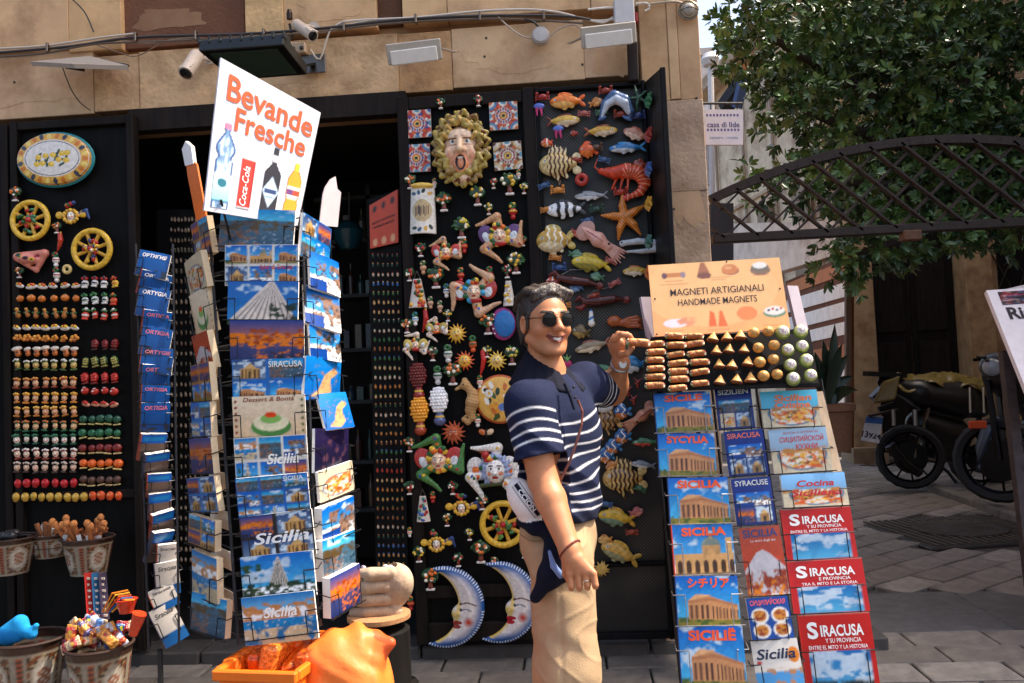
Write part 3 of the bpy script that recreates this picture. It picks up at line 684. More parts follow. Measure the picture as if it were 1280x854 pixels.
b = MB(); b.box(((q[0]+q2[0])/2, 25.9, 10.9), (q2[0]-q[0]+.2, 2.2, .2), (186, 176, 170)); b.build('cornice', M_PLASTER, gb)
for px_ in (896,):
    for z_ in (4.6, 7.6):
        r_ = P(px_, 300, 24.9); b = MB(); b.box((r_[0], 24.97, z_), (.5, .08, 1.3), (140, 132, 128)); b.build('shutter', M_MATTE, gb)
# pipe with a white cap, awning arm
b = MB(); q = P(890, 170, 14); q2 = P(888, 82, 14); b.tube([q, q2], .05, (226, 220, 216), 8); b.lathe([(.12, 0), (.16, .1), (.1, .2)], q2, (228, 222, 218), 10); b.tube([P(891, 440, 14), q], .045, (200, 190, 184), 8)
solo(b, 'lamp_pole', M_PLASTIC, 'thin white pole with a round cap beyond the shop corner', 'pole', P(891, 440, 14), smooth=True)
t = thing('folded_awning', 'folded dark blue and orange awning on the cream house wall', 'awning', P(925, 110, 16.5))
b = MB(); b.bar(P(906, 134, 16.6), P(936, 92, 16), .30, .2, (40, 38, 44)); b.build('case', M_MATTE, t)
b = MB(); b.bar(P(921, 134, 16.2), P(930, 98, 15.9), .16, .14, (88, 104, 140)); b.build('cloth', M_FABRIC, t)
b = MB(); b.bar(P(936, 92, 15.9), P(940, 84, 15.8), .3, .2, (190, 110, 60)); b.build('orange_end', M_FABRIC, t)
# white slats
sl = thing('slatted_screen', 'white horizontal slats with brown gaps on a screen beyond the guidebook rack', 'screen', P(1057, 540, 8.6))
def sq(xp, yp):     # point on the screen plane
    f_ = (xp-985)/(1060-985.); return P(xp, yp, 11.2*(1-f_)+8.7*f_)
b = MB(); hexa(b, [sq(982, 545), sq(1060, 560), sq(1060, 318), sq(982, 352)], .06, (110, 62, 34)); b.build('back_board', M_DOOR, sl)
def slat(ya, yb, h, col, nm='slat', x0=984, x1=1058):
    b = MB(); q = [sq(x0, ya+h*.86), sq(x1, yb+h), sq(x1, yb), sq(x0, ya)]; off = np.array([-.02, -.05, 0]); hexa(b, [v+off for v in q], .03, col); b.build(nm, M_MATTE, sl)
for ya, yb, h in ((376, 353, 18), (398, 377, 18), (420, 402, 16), (470, 462, 17), (494, 487, 17), (516, 512, 18)): slat(ya, yb, h, (250, 246, 240))
slat(355, 326, 17, (196, 122, 66), 'brown_slat'); slat(444, 430, 16, (186, 110, 58), 'brown_slat')
b = MB(); b.bar(sq(1060, 565)+[-.03, -.09, 0], sq(1060, 330)+[-.03, -.09, 0], .06, .05, (96, 78, 66)); b.build('post', M_MATTE, sl)
# awning / white parapet above
b = MB(); hexa(b, [P(900, 362, 13), P(1046, 318, 9.6), P(1046, 276, 9.6), P(900, 280, 13)], .15, (238, 222, 204)); solo(b, 'white_parapet', M_PLASTER, 'white plastered parapet above the slatted screen under the arch', 'wall', P(960, 340, 12))
b = MB(); hexa(b, [wallrect(888, 254, 917, 336, 7.0)[i] for i in range(4)], .4, (54, 56, 64)); solo(b, 'dark_meter_cabinet', M_MATTE, 'dark grey cabinet tucked behind the shop corner under the arch', 'cabinet', P(903, 336, 7.0))
# hanging sign
t = thing('hanging_sign', 'small white hanging house sign with blue lettering at the shop corner', 'sign', P(906, 182, 5.0))
sg = wallrect(882, 137, 929, 181, 5.0); b = MB(); hexa(b, sg, .02, (214, 208, 212)); b.build('board', M_PLASTIC, t)
ux = sg[1]-sg[0]; ux /= np.linalg.norm(ux); uz = np.array([0, 0, 1.])
b = MB(); o_ = (sg[0]+sg[1])/2; w_ = np.linalg.norm(sg[1]-sg[0])
text_mb(b, 'casa di Ilde', .046, (66, 66, 120), o_+uz*.105+[0, -.001, 0], ux, uz, width=w_*.86, bold=.01)
text_mb(b, 'camere · rooms', .026, (110, 140, 180), o_+uz*.035+[0, -.001, 0], ux, uz, width=w_*.74)
for zz in (.17, .082):
    for i in range(10): b.add([o_+ux*w_*(-.44+i*.09)+uz*zz+[0, -.001, 0], o_+ux*w_*(-.39+i*.09)+uz*zz+[0, -.001, 0], o_+ux*w_*(-.39+i*.09)+uz*(zz+.014)+[0, -.001, 0], o_+ux*w_*(-.44+i*.09)+uz*(zz+.014)+[0, -.001, 0]], [(0, 1, 2, 3)], (90, 84, 140))
tag(b.build('lettering', M_MATTE, t), kind='stuff')
b = MB(); b.tube([sg[3]+[0, .01, .04], sg[2]+[0, .01, .04]], .008, (50, 46, 44), 6)
for f_ in (.15, .85): q = sg[3]*(1-f_)+sg[2]*f_; b.tube([q+[0, .01, 0], q+[0, .01, .04]], .003, (50, 46, 44), 4)
b.tube([sg[3]+[0, .01, .04], (.72, 5.0, sg[3][2]+.04)], .008, (50, 46, 44), 6); b.build('bracket', M_IRON, t)
# ---- iron arch with lattice
AY = 5.2
arch = thing('lattice_arch', 'rusty brown iron arch with diagonal lattice spanning the alley mouth', 'arch', P(1137, 290, AY))
xl_, xr_ = P(889, 280, AY)[0], 4.36
zb_ = P(1137, 286, AY)[2]
cx_ = P(1165, 280, AY)[0]; half = cx_-xl_
za = P(893, 250, AY)[2]; zt_ = P(1165, 176, AY)[2]
def arch_z(x): u = min(1, abs((x-cx_)/half)); return za+(zt_-za)*(1-u**2.0)
b = MB(); b.box(((xl_+xr_)/2, AY, zb_), (xr_-xl_, .07, .055), (40, 28, 22), ch=.006); b.build('bottom_beam', M_IRON, arch)
b = MB(); pts = [(x, AY, arch_z(x)) for x in np.linspace(xl_, min(xr_, cx_+half), 36)]
for i in range(35):
    p_, q_ = np.array(pts[i]), np.array(pts[i+1]); b.bar(p_, q_+(q_-p_)*.02, .05, .07, (42, 29, 23), up=(0, 1, 0))
b.build('top_rail', M_IRON, arch)
b = MB(); b.box((P(1137, 292, AY)[0], AY-.01, zb_-.045), (.11, .08, .06), (96, 62, 42), ch=.006); b.build('beam_bracket', M_IRON, arch)
step = .205
for s_ in (-1, 1):
    c = xl_-3
    while c < xr_+3:
        # line z - zb = s*(x-c)
        seg = [x for x in np.linspace(xl_, min(xr_, cx_+half), 400) if zb_ < zb_+s_*(x-c)*.92 < arch_z(x)]
        if len(seg) > 6:
            x0, x1 = seg[0], seg[-1]; b = MB(); yo = .012*s_; b.bar((x0, AY+yo, zb_+s_*(x0-c)*.92), (x1, AY+yo, zb_+s_*(x1-c)*.92), .012, .046, (46, 32, 26), up=(0, 1, 0)); b.build('lattice_bar', M_IRON, arch)
        c += step
# ---- the tree
def leaf_cloud(clusters, per_area, L, rng, cols, ros=9):
    V = []; C = []
    for (px, py, Y, rp, dens) in clusters:
        c = P(px, py, Y); r = rp*Y/FPX; n = int(dens*per_area*r*r)
        d = rng.normal(size=(n, 3)); d /= np.linalg.norm(d, axis=1)[:, None]; rad = r*rng.uniform(.25, 1.08, n)**.6
        tips = c+d*rad[:, None]*[1.15, 1.0, .9]
        for tp, dd in zip(tips, d):
            ax = dd+rng.normal(size=3)*.45+[0, 0, .25]; ax /= np.linalg.norm(ax); x, y, _ = frame(ax); base = lin(cols[rng.randint(len(cols))])
            k0 = rng.uniform(0, 6.28); m = rng.randint(ros-3, ros+3)
            for k in range(m):
                a = k0+k*2.4; sp = rng.uniform(.55, 1.25); ld = ax*math.cos(sp)+(x*math.cos(a)+y*math.sin(a))*math.sin(sp); l = L*rng.uniform(.7, 1.2)
                wd = np.cross(ld, ax); wd /= np.linalg.norm(wd)+1e-9; up = np.cross(wd, ld); w = l*.19; s0 = tp+ld*l*.08; drop = -.1*l*np.array([0, 0, 1.])
                V.append([s0, s0+ld*l*.45+wd*w+up*l*.05, s0+ld*l*.8+wd*w*.7+up*l*.03+drop*.5, s0+ld*l+drop, s0+ld*l*.8-wd*w*.7+up*l*.03+drop*.5, s0+ld*l*.45-wd*w+up*l*.05])
                C.append(np.tile(base*rng.uniform(.7, 1.25), (6, 1)))
    n = len(V); V = np.array(V).reshape(-1, 3); F = (np.arange(n)*6)[:, None]
    F = np.vstack([np.hstack([F, F+1, F+2, F+3]), np.hstack([F, F+3, F+4, F+5])]); return V, F, np.vstack(C)
tree = thing('evergreen_tree', 'large dark evergreen tree with glossy leaf rosettes overhanging the arch', 'tree', (5.0, 8.2, 0))
cl = [(985, 60, 6.7, 72, 1), (1055, 30, 7.0, 85, 1), (1140, 20, 7.2, 95, 1), (1245, 10, 7.4, 80, 1), (935, 30, 6.5, 46, 1), (925, 75, 6.4, 28, .8), (1005, 140, 6.7, 58, 1), (1075, 120, 7.0, 85, 1.1), (1150, 130, 7.2, 70, 1.1),
      (1185, 200, 7.2, 80, 1.1), (1270, 180, 7.4, 75, 1), (1040, 225, 6.6, 58, 1), (1110, 250, 7.0, 65, 1.1), (985, 225, 6.5, 30, .7), (940, 210, 6.3, 22, .5), (958, 245, 6.3, 24, .45), (1215, 262, 7.2, 55, 1), (1065, 318, 6.4, 40, .9), (1100, 300, 6.6, 45, 1), (1262, 290, 6.9, 36, .8),
      (1140, 298, 6.8, 42, .9), (1188, 292, 6.9, 38, .9), (1228, 282, 6.9, 30, .8), (1035, 338, 6.3, 22, .7), (1075, 352, 6.3, 18, .6), (1300, 90, 7.6, 70, 1), (1210, 70, 7.8, 42, .5), (1330, 220, 7.4, 90, 1), (1130, 190, 8.2, 90, 1), (1040, 80, 8.2, 90, 1), (1330, 10, 7.4, 100, .8), (1220, 150, 8.4, 60, .8), (1160, 60, 8.6, 70, .8)]
V_, F_, C_ = leaf_cloud(cl, 860, .078, np.random.RandomState(5), [(58, 86, 44), (74, 104, 52), (88, 116, 60), (48, 74, 42)])
o_ = link_mesh('crown', make_mesh('crown', V_-np.array(tree.location), F_, C_, M_LEAF), tree)
b = MB(); tb = np.array([5.0, 8.2, 0]); fork = np.array([4.75, 8.0, 2.3]); b.tube([tb, tb*.5+fork*.5+[.08, 0, 0], fork], [.26, .2, .18], (74, 60, 48), 10)
b.build('trunk', M_BARK, tree, smooth=True)
for i in (0, 1, 2, 4, 6, 7, 9, 11, 12, 17):
    e = P(cl[i][0], cl[i][1], cl[i][2]); m1 = fork*.6+e*.4+[0, .2, .35]; b = MB(); b.tube([fork, m1, e*.8+m1*.2, e], [.12, .07, .04, .015], (60, 50, 42), 7); b.build('limb', M_BARK, tree, smooth=True)
# ---- potted plant behind the rack
pl = thing('potted_plant', 'dark green plant with broad strappy leaves in a pot before the white slats', 'plant', P(1036, 560, 6.6))
pc = P(1036, 505, 6.6)
b = MB(); b.lathe([(.14, 0), (.17, .30), (.19, .31), (.19, .36), (.16, .36)], (pc[0], pc[1], pc[2]-.36), (120, 84, 60), 18); b.build('pot', M_TERRA, pl, smooth=True)
rl = np.random.RandomState(3)
ends = [(1043, 405), (1028, 425), (1052, 430), (1061, 442), (1018, 440), (1066, 470), (1024, 455), (1050, 455), (1014, 478), (1072, 488), (1040, 440), (1058, 495)]
for ex, ey in ends:
    e = P(ex, ey, 6.6+rl.uniform(-.25, .2)); s_ = pc+[rl.uniform(-.05, .05), rl.uniform(-.05, .05), -.02]; mid = (s_+e)/2+[0, 0, .10]; b = MB(); n = 9; V = []
    sd_ = np.cross(e-s_, [0.2, -1, .3]); sd_ /= np.linalg.norm(sd_)
    for i in range(n):
        t0 = i/(n-1); c = s_*(1-t0)**2+2*mid*t0*(1-t0)+e*t0*t0; w = .045*math.sin(math.pi*min(1, .12+t0*.92))**.8 if t0 < 1 else .001
        V += [c-sd_*w+[0, -.012, 0], c, c+sd_*w+[0, -.012, 0]]
    b.add(V, [(3*i+k, 3*i+k+1, 3*i+k+4, 3*i+k+3) for i in range(n-1) for k in (0, 1)], (34, 52, 36)); b.build('leaf', M_LEAF, pl, smooth=True)
# ---- motorcycle
def wheel_mesh(c, R, w, axis, par, nm='wheel', spokes=10):
    x, y, d = frame(axis); T = MB(); n = 40; V = []
    prof = [(R*.80, -w*.42), (R*.93, -w*.5), (R, -w*.25), (R, w*.25), (R*.93, w*.5), (R*.80, w*.42)]
    for i in range(n):
        a = 2*math.pi*i/n; e = x*math.cos(a)+y*math.sin(a)
        for r_, h_ in prof: V.append(c+e*(r_*(1.02 if i % 2 and r_ > R*.95 else 1))+d*h_)
    m = len(prof); F = [(i*m+k, ((i+1) % n)*m+k, ((i+1) % n)*m+(k+1) % m, i*m+(k+1) % m) for i in range(n) for k in range(m)]
    T.add(V, F, (24, 25, 28)); ty = T.build(nm, M_MATTE, par)
    b = MB(); b.tube([c+(x*math.cos(a)+y*math.sin(a))*R*.78 for a in np.linspace(0, 2*math.pi, 30)[:-1]], R*.05, (34, 34, 36), 6, True); b.build('rim', M_METAL, ty)
    b = MB()
    for k in range(spokes): a = 2*math.pi*k/spokes; b.tube([c, c+(x*math.cos(a+.25)+y*math.sin(a+.25))*R*.78], R*.03, (30, 30, 32), 5)
    b.build('spoke_set', M_METAL, ty)
    b = MB(); b.lathe([(R*.2, -w*.6), (R*.2, w*.6)], c, (36, 35, 35), 14, axis=d); b.lathe([(R*.5, -w*.62), (R*.5, -w*.58)], c, (40, 39, 38), 20, axis=d); b.build('hub', M_METAL, ty); return ty
MY = 9.4
def m(px, py, dy=0): return P(px, py, MY+dy)
mo = thing('motorcycle', 'black motorcycle with a yellow seat cover and white number plate before the dark doorway', 'motorcycle', G(1135, 612))
rc = m(1137, 571); Rr = 38*MY/FPX
wheel_mesh(rc, Rr, .15, (.25, 1, 0), mo)
fc = m(1226, 572, .5); wheel_mesh(fc, Rr, .12, (.25, 1, 0), mo)
BK = (20, 20, 22)
S = Sculpt(.025, .05)
for a, bb, r1, r2 in [((1105, 478, 0), (1150, 492, .05), .07, .13), ((1150, 492, .05), (1195, 500, .25), .15, .2), ((1150, 530, .1), (1190, 545, .25), .15, .2), ((1195, 500, .25), (1222, 505, .4), .2, .16), ((1165, 560, .15), (1195, 565, .3), .12, .14)]:
    S.cap(m(*a), m(*bb), r1, r2, BK)
o_ = link_mesh('body', sculpt_mesh(S, 'body', M_PLASTIC, uvw=False, off=mo.location), mo)
b = MB(); b.bar(rc, m(1180, 560, .2), .06, .05, (28, 28, 30)); b.bar(rc+[0, -.1, 0], m(1160, 510, 0), .035, .035, (120, 118, 116)); b.build('swingarm', M_METAL, mo)
b = MB(); b.tube([m(1150, 592, -.1), m(1130, 578, -.12), m(1112, 556, -.12)], [.05, .055, .06], (60, 58, 58), 10); b.build('exhaust', M_METAL, mo, smooth=True)
b = MB(); b.tube([m(1172, 580, -.05), m(1185, 590, -.1), m(1196, 604, -.15)], .018, (50, 50, 52), 6); b.build('side_stand', M_METAL, mo)
b = MB(); b.bar(m(1082, 467, -.02), m(1130, 470, 0), .16, .05, (16, 16, 17)); b.bar(m(1092, 500, 0), m(1112, 480, 0), .14, .10, (22, 22, 24)); b.build('tail', M_PLASTIC, mo)
b = MB(); b.box(m(1110, 484, -.12), (.12, .06, .09), (130, 26, 24), ch=.015); b.build('tail_light', M_PLASTIC, mo)
b = MB(); b.tube([m(1098, 512, 0), m(1118, 505, 0)], .03, (28, 28, 30), 6); b.bar(m(1087, 520, -.02), m(1122, 512, 0), .08, .02, (26, 26, 28)); b.build('plate_holder', M_PLASTIC, mo)
for xx in (1116, 1143):
    b = MB(); b.tube([m(xx, 512, -.12), m(xx+1, 532, -.12)], .025, (150, 150, 150), 8); b.build('shock_absorber', M_METAL, mo)
pq = [m(1076, 550, -.05), m(1099, 554, -.1), m(1104, 521, 0), m(1083, 520, .05)]
b = MB(); hexa(b, pq, .012, (224, 222, 226)); pt = b.build('number_plate', M_PLASTIC, mo)
uxp = pq[1]-pq[0]; uyp = pq[3]-pq[0]; b = MB(); text_mb(b, 'FH', .085, (36, 36, 60), pq[0]+uxp*.55+uyp*.60, uxp, uyp, bold=.03, lift=.004); text_mb(b, '13924', .10, (36, 36, 60), pq[0]+uxp*.5+uyp*.14, uxp, uyp, bold=.03, width=.19, lift=.004)
tag(b.build('lettering', M_MATTE, pt), kind='stuff')
b = MB(); q_ = [pq[3]*.72+pq[0]*.28, pq[2]*.72+pq[1]*.28, pq[2]*.97+pq[1]*.03, pq[3]*.97+pq[0]*.03]; hexa(b, [v+np.array([-.003, -.006, 0]) for v in q_], .002, (70, 110, 180)); b.build('blue_band', M_PLASTIC, pt)
# yellow cover thrown over the seat
rc_ = np.random.RandomState(2); V = []; nx_, ny_ = 30, 10
for i in range(nx_):
    for j in range(ny_):
        u = i/(nx_-1); v = j/(ny_-1); px_ = 1122+u*118; top = 466+u*6+3*math.sin(u*9); p_ = m(px_, top, .35-.5*v+.35*u)
        dr = max(0, v-.45)*.36*(.7+.3*math.sin(u*14)) + (max(0, u-.9)*.9); V.append(p_+[0, .03*math.sin(v*9+u*20), -dr+.02*rc_.uniform(-1, 1)])
b = MB(); b.add(V, [(i*ny_+j, (i+1)*ny_+j, (i+1)*ny_+j+1, i*ny_+j+1) for i in range(nx_-1) for j in range(ny_-1)], (128, 108, 50))
cvr = b.build('seat_cover', M_PLASTIC, mo, smooth=True); sm = cvr.modifiers.new('thick', 'SOLIDIFY'); sm.thickness = .006
b = MB(); S2 = [m(1102, 478, -.1), m(1124, 470, -.1), m(1118, 500, -.14), m(1090, 505, -.12)]; hexa(b, S2, .05, (120, 100, 44)); b.build('cover_flap', M_PLASTIC, mo, bevel=.02)
b = MB(); b.tube([m(1218, 450, .3), m(1236, 448, .4), m(1256, 440, .5)], .02, (30, 30, 32), 6); b.tube([m(1222, 500, .45), fc], .035, (90, 90, 94), 8); b.build('handlebar', M_METAL, mo)
for xx in (1212, 1229):
    b = MB(); b.tube([P(xx, 484, 8.6), P(xx+1, 516, 8.6)], .012, (190, 188, 180), 6); b.build('chrome_bar', M_METAL, mo)
# second motorcycle, mostly behind the menu stand
m2 = thing('motorcycle', 'second dark motorcycle half hidden by the menu stand, orange reflector on its fork', 'motorcycle', G(1255, 632))
def k(px, py, dy=0): return P(px, py, 7.9+dy)
wc = k(1250, 575); wheel_mesh(wc, 50*7.9/FPX, .15, (.55, 1, 0), m2)
wc2 = k(1395, 575, 1.0); wheel_mesh(wc2, 45*7.9/FPX, .15, (.55, 1, 0), m2)
S = Sculpt(.025, .05); S.cap(k(1252, 470), k(1300, 500, .3), .16, .2, BK); S.cap(k(1300, 500, .3), k(1390, 490, .9), .2, .14, BK); S.cap(k(1300, 545, .3), k(1350, 555, .6), .2, .2, BK)
o_ = link_mesh('body', sculpt_mesh(S, 'body', M_PLASTIC, uvw=False, off=m2.location), m2)
b = MB(); b.tube([k(1234, 475, -.05), k(1250, 575, -.08)], .03, (40, 40, 44), 8); b.tube([k(1246, 475, .1), k(1256, 575, .1)], .03, (70, 70, 74), 8); b.build('fork', M_METAL, m2)
b = MB(); b.tube([k(1222, 590), k(1226, 560), k(1234, 538), k(1250, 526)], [.03, .05, .06, .05], (64, 70, 84), 8); b.build('mudguard', M_PLASTIC, m2, smooth=True)
b = MB(); b.box(k(1222, 531, -.1), (.15, .04, .07), (200, 74, 34), ch=.015); b.build('reflector', M_PLASTIC, m2)
b = MB(); b.ball(k(1246, 458, -.05), (.14, .16, .13), (60, 62, 68), 14, 10); b.build('headlight', M_PLASTIC, m2, smooth=True)
b = MB(); b.ball(k(1240, 459, -.17), (.085, .06, .08), (150, 156, 166), 12, 8); b.build('lens', M_GLASS, m2.children[-1], smooth=True)
b = MB(); b.tube([k(1222, 447, -.1), k(1244, 446, 0), k(1270, 438, .3)], .016, (40, 40, 44), 6); b.tube([k(1240, 446), k(1234, 452, -.2)], .02, (80, 80, 86), 6); b.build('handlebar', M_METAL, m2)
# ---- menu stand at the right edge
ms = thing('menu_stand', 'slanted white menu board on a dark lattice stand at the right edge', 'menu stand', G(1285, 690))
e0 = P(1233, 363, 4.75); eb = P(1296, 520, 4.2); wv = np.array([.95, .22, .03]); q = [eb, eb+wv, e0+wv, e0]
b = MB(); hexa(b, q, .025, (226, 214, 214)); b.build('board', M_PLASTIC, ms)
nb = np.cross(q[1]-q[0], q[3]-q[0]); nb /= np.linalg.norm(nb); wu = wv/np.linalg.norm(wv); vu = (q[3]-q[0]); Lv = np.linalg.norm(vu); vu = vu/Lv
cv = Canvas(90, 14, (40, 30, 34)); cv.blot(0, 0, 1, 1, (150, 40, 60), 16, .55, 1); cv.blot(0, 0, 1, 1, (190, 160, 150), 24, .66, 2); cv.blot(0, 0, 1, 1, (60, 80, 120), 18, .68, 4)
img = cv.out(); H_, W_ = img.shape[:2]; gx, gz = np.meshgrid(np.linspace(.06, .90, W_), np.linspace(Lv-.02, Lv-.12, H_)); VV = q[0]+gx[..., None]*wu+gz[..., None]*vu+nb*.002; ii = np.arange(H_*W_).reshape(H_, W_)
b = MB(); b.add(VV.reshape(-1, 3), np.stack([ii[1:, :-1], ii[1:, 1:], ii[:-1, 1:], ii[:-1, :-1]], -1).reshape(-1, 4).tolist(), img.reshape(-1, 3)); b.build('photo_strip', M_PRINT, ms)
b = MB(); text_mb(b, 'Ristorante', .12, (30, 24, 26), q[0]+wu*.07+vu*(Lv-.225), wu, vu, bold=.03, align='LEFT', lift=.003)
for i in range(9): text_mb(b, ['Antipasti', 'Primi piatti', 'Pasta fresca', 'Secondi', 'Pesce', 'Insalate', 'Dolci', 'Vini', 'Caffè'][i], .035, (150, 130, 134), q[0]+wu*.2+vu*(Lv-.33-i*.07), wu, vu, align='LEFT', lift=.003)
tag(b.build('lettering', M_MATTE, ms), kind='stuff')
b = MB(); b.bar(P(1250, 366, 4.78), P(1300, 354, 4.9), .04, .02, (214, 204, 204)); b.build('top_edge', M_PLASTIC, ms)
b = MB(); lg = P(1256, 440, 4.60); b.bar((lg[0]+.02, 4.52, .02), lg, .05, .05, (70, 58, 58)); b.build('leg', M_IRON, ms)
b = MB(); b.bar((lg[0]+.95, 4.72, .02), lg+[.93, .2, 0], .05, .05, (70, 58, 58)); b.build('leg', M_IRON, ms)
lb = np.array([lg[0]+.03, 4.53, .12]); zt3 = lg[2]-.05
for s_ in (-1, 1):
    for i in range(-8, 14):
        x0 = i*.11; pts = [(x, z) for x, z in ((x0+s_*z_, z_) for z_ in np.linspace(0, zt3-.1, 60)) if 0 <= x <= .9]
        if len(pts) > 4:
            a0, a1 = pts[0], pts[-1]; b = MB(); b.bar(lb+[a0[0], .2*a0[0]+.004*s_, a0[1]], lb+[a1[0], .2*a1[0]+.004*s_, a1[1]], .012, .022, (66, 54, 52), up=(0, 1, 0)); b.build('lattice_bar', M_IRON, ms)

# umbrella added out of view to shade the left end of the shop
um = thing('shade_umbrella', 'unseen dark canvas umbrella added to shade the left end of the shop front', 'umbrella', (-3.35, 2.5, .03))
b = MB(); n_ = 8; R0_ = 1.28; V = [(-3.35, 2.5, 2.75)]+[(-3.35+R0_*math.cos(2*math.pi*(i+.5)/n_), 2.5+R0_*math.sin(2*math.pi*(i+.5)/n_), 2.30) for i in range(n_)]
b.add(V, [(0, 1+i, 1+(i+1) % n_) for i in range(n_)], (60, 44, 36)); cn = b.build('canopy', M_FABRIC, um); sm = cn.modifiers.new('thick', 'SOLIDIFY'); sm.thickness = .004
b = MB(); b.tube([(-3.35, 2.5, .03), (-3.35, 2.5, 2.8)], .022, (90, 66, 48), 8); b.build('pole', M_DOOR, um)
for v in V[1:]: b = MB(); b.tube([(-3.35, 2.5, 2.71), (v[0], v[1], v[2]-.03)], .008, (90, 66, 48), 5); b.build('rib', M_DOOR, um)
# ================================================================== CERAMICS ON THE DOORS (sculpted in picture-pixel units: u right, v up, w out of the door)
CS = 4.2/FPX
YE, OR, RD, GN, BL, WH, BK_, SKN, BRN = (228, 180, 56), (222, 110, 40), (178, 36, 30), (40, 92, 46), (40, 84, 150), (232, 224, 214), (24, 22, 22), (238, 204, 170), (112, 70, 44)
_seq = [0]
def put(S, name, px, py, label, cat, group=None, ang=0, m=None, Y=None, colfn=None, sc=None):
    Y = LY-.022 if Y is None else Y; sc = CS*Y/LY if sc is None else sc
    o = link_mesh(name, sculpt_mesh(S, name, m or M_CER, True, sc, colfn=colfn)); p = P(px, py, Y); o.location = [float(x) for x in p]; o.rotation_euler = (0, R_(-ang), 0)
    return tag(o, label, cat, group)
def face(S, u, v, r, w, skin=SKN, lips=RD, nose=True):
    """raised face with painted features, centre u, v, half width r, front at w"""
    S.ell((u, v, w*.35), (r*.82, r, w*.7), skin)
    if nose: S.cap((u, v+r*.15, w*.95), (u, v-r*.15, w*1.12), r*.10, r*.15, skin, k=r*.15)
    for s_ in (-1, 1):
        S.ell((u+s_*r*.34, v+r*.22, w), (r*.2, r*.11, w), WH, op='p'); S.ell((u+s_*r*.34, v+r*.22, w), (r*.09, r*.1, w*1.2), (40, 46, 60), op='p')
        S.ell((u+s_*r*.36, v+r*.44, w), (r*.24, r*.06, w), (70, 44, 30), op='p', rot=-8*s_); S.ell((u+s_*r*.48, v-r*.2, w), (r*.2, r*.18, w), (228, 150, 120), op='p')
    S.ell((u, v-r*.5, w), (r*.28, r*.11, w), lips, op='p'); return S
def scribble(V, C, seed, amt=.35, n=.35):
    """brush-stroke variation of a hand-painted glaze"""
    r = np.random.RandomState(seed); a = r.uniform(-n, n, (4, 2)); ph = r.uniform(0, 6, 4)
    s = sum(np.sin(V[:, 0]*a[i, 0]*3+V[:, 1]*a[i, 1]*3+ph[i]) for i in range(4))/4
    return np.clip(C*(1+amt*s[:, None]), 0, 1)
def fish(L, H, back, belly, fin, stripes=None, flip=False, seed=0, spiny=False, tall=.36):
    f = -1 if flip else 1; S = Sculpt(.7, 1.5)
    S.ell((f*-L*.06, 0, 0), (L*.38, H*tall, max(3, H*.22)), back)
    S.cap((f*L*.18, 0, 0), (f*L*.34, 0, 0), H*.17, H*.09, back, k=3)
    for s_ in (-1, 1): S.ell((f*L*.41, s_*H*.17, 0), (L*.11, H*.11, 1.6), fin, rot=f*s_*38, k=1)
    S.ell((f*-L*.02, H*tall*.95, 0), (L*.20, H*.16, 1.5), fin, rot=f*-8, k=1); S.ell((f*-L*.05, -H*tall*.9, 0), (L*.08, H*.14, 1.5), fin, rot=f*35, k=1); S.ell((f*L*.14, -H*.27, 0), (L*.06, H*.12, 1.5), fin, rot=f*40, k=1)
    if spiny:
        for i in range(7): u = -L*.2+i*L*.06; S.cap((f*u, H*tall*.7, 0), (f*(u+L*.03), H*(tall+.24-.02*i), 0), 1.5, .8, fin)
        S.cap((f*-L*.05, -H*.2, 1), (f*L*.02, -H*.5, 1), 2.4, 1.4, fin)
    S.ell((f*-L*.12, -H*tall*.72, 0), (L*.34, H*tall*.6, H), belly, op='p')
    S.ell((f*-L*.30, H*.08, 0), (max(1.2, L*.03),)*2+(H,), WH, op='p'); S.ell((f*-L*.30, H*.08, 0), (max(.8, L*.018),)*2+(H,), BK_, op='p')
    def cf(V, C):
        if stripes:
            col, per, w, wob = stripes; u = V[:, 0]+np.sin(V[:, 1]*.55+seed)*wob; m_ = (np.mod(u, per) < w) & (np.abs(V[:, 0]+f*L*.04) < L*.36) & ~((V[:, 0]*f < -L*.26)); C[m_] = lin(col)
        return scribble(V, C, seed, .28)
    return S, cf
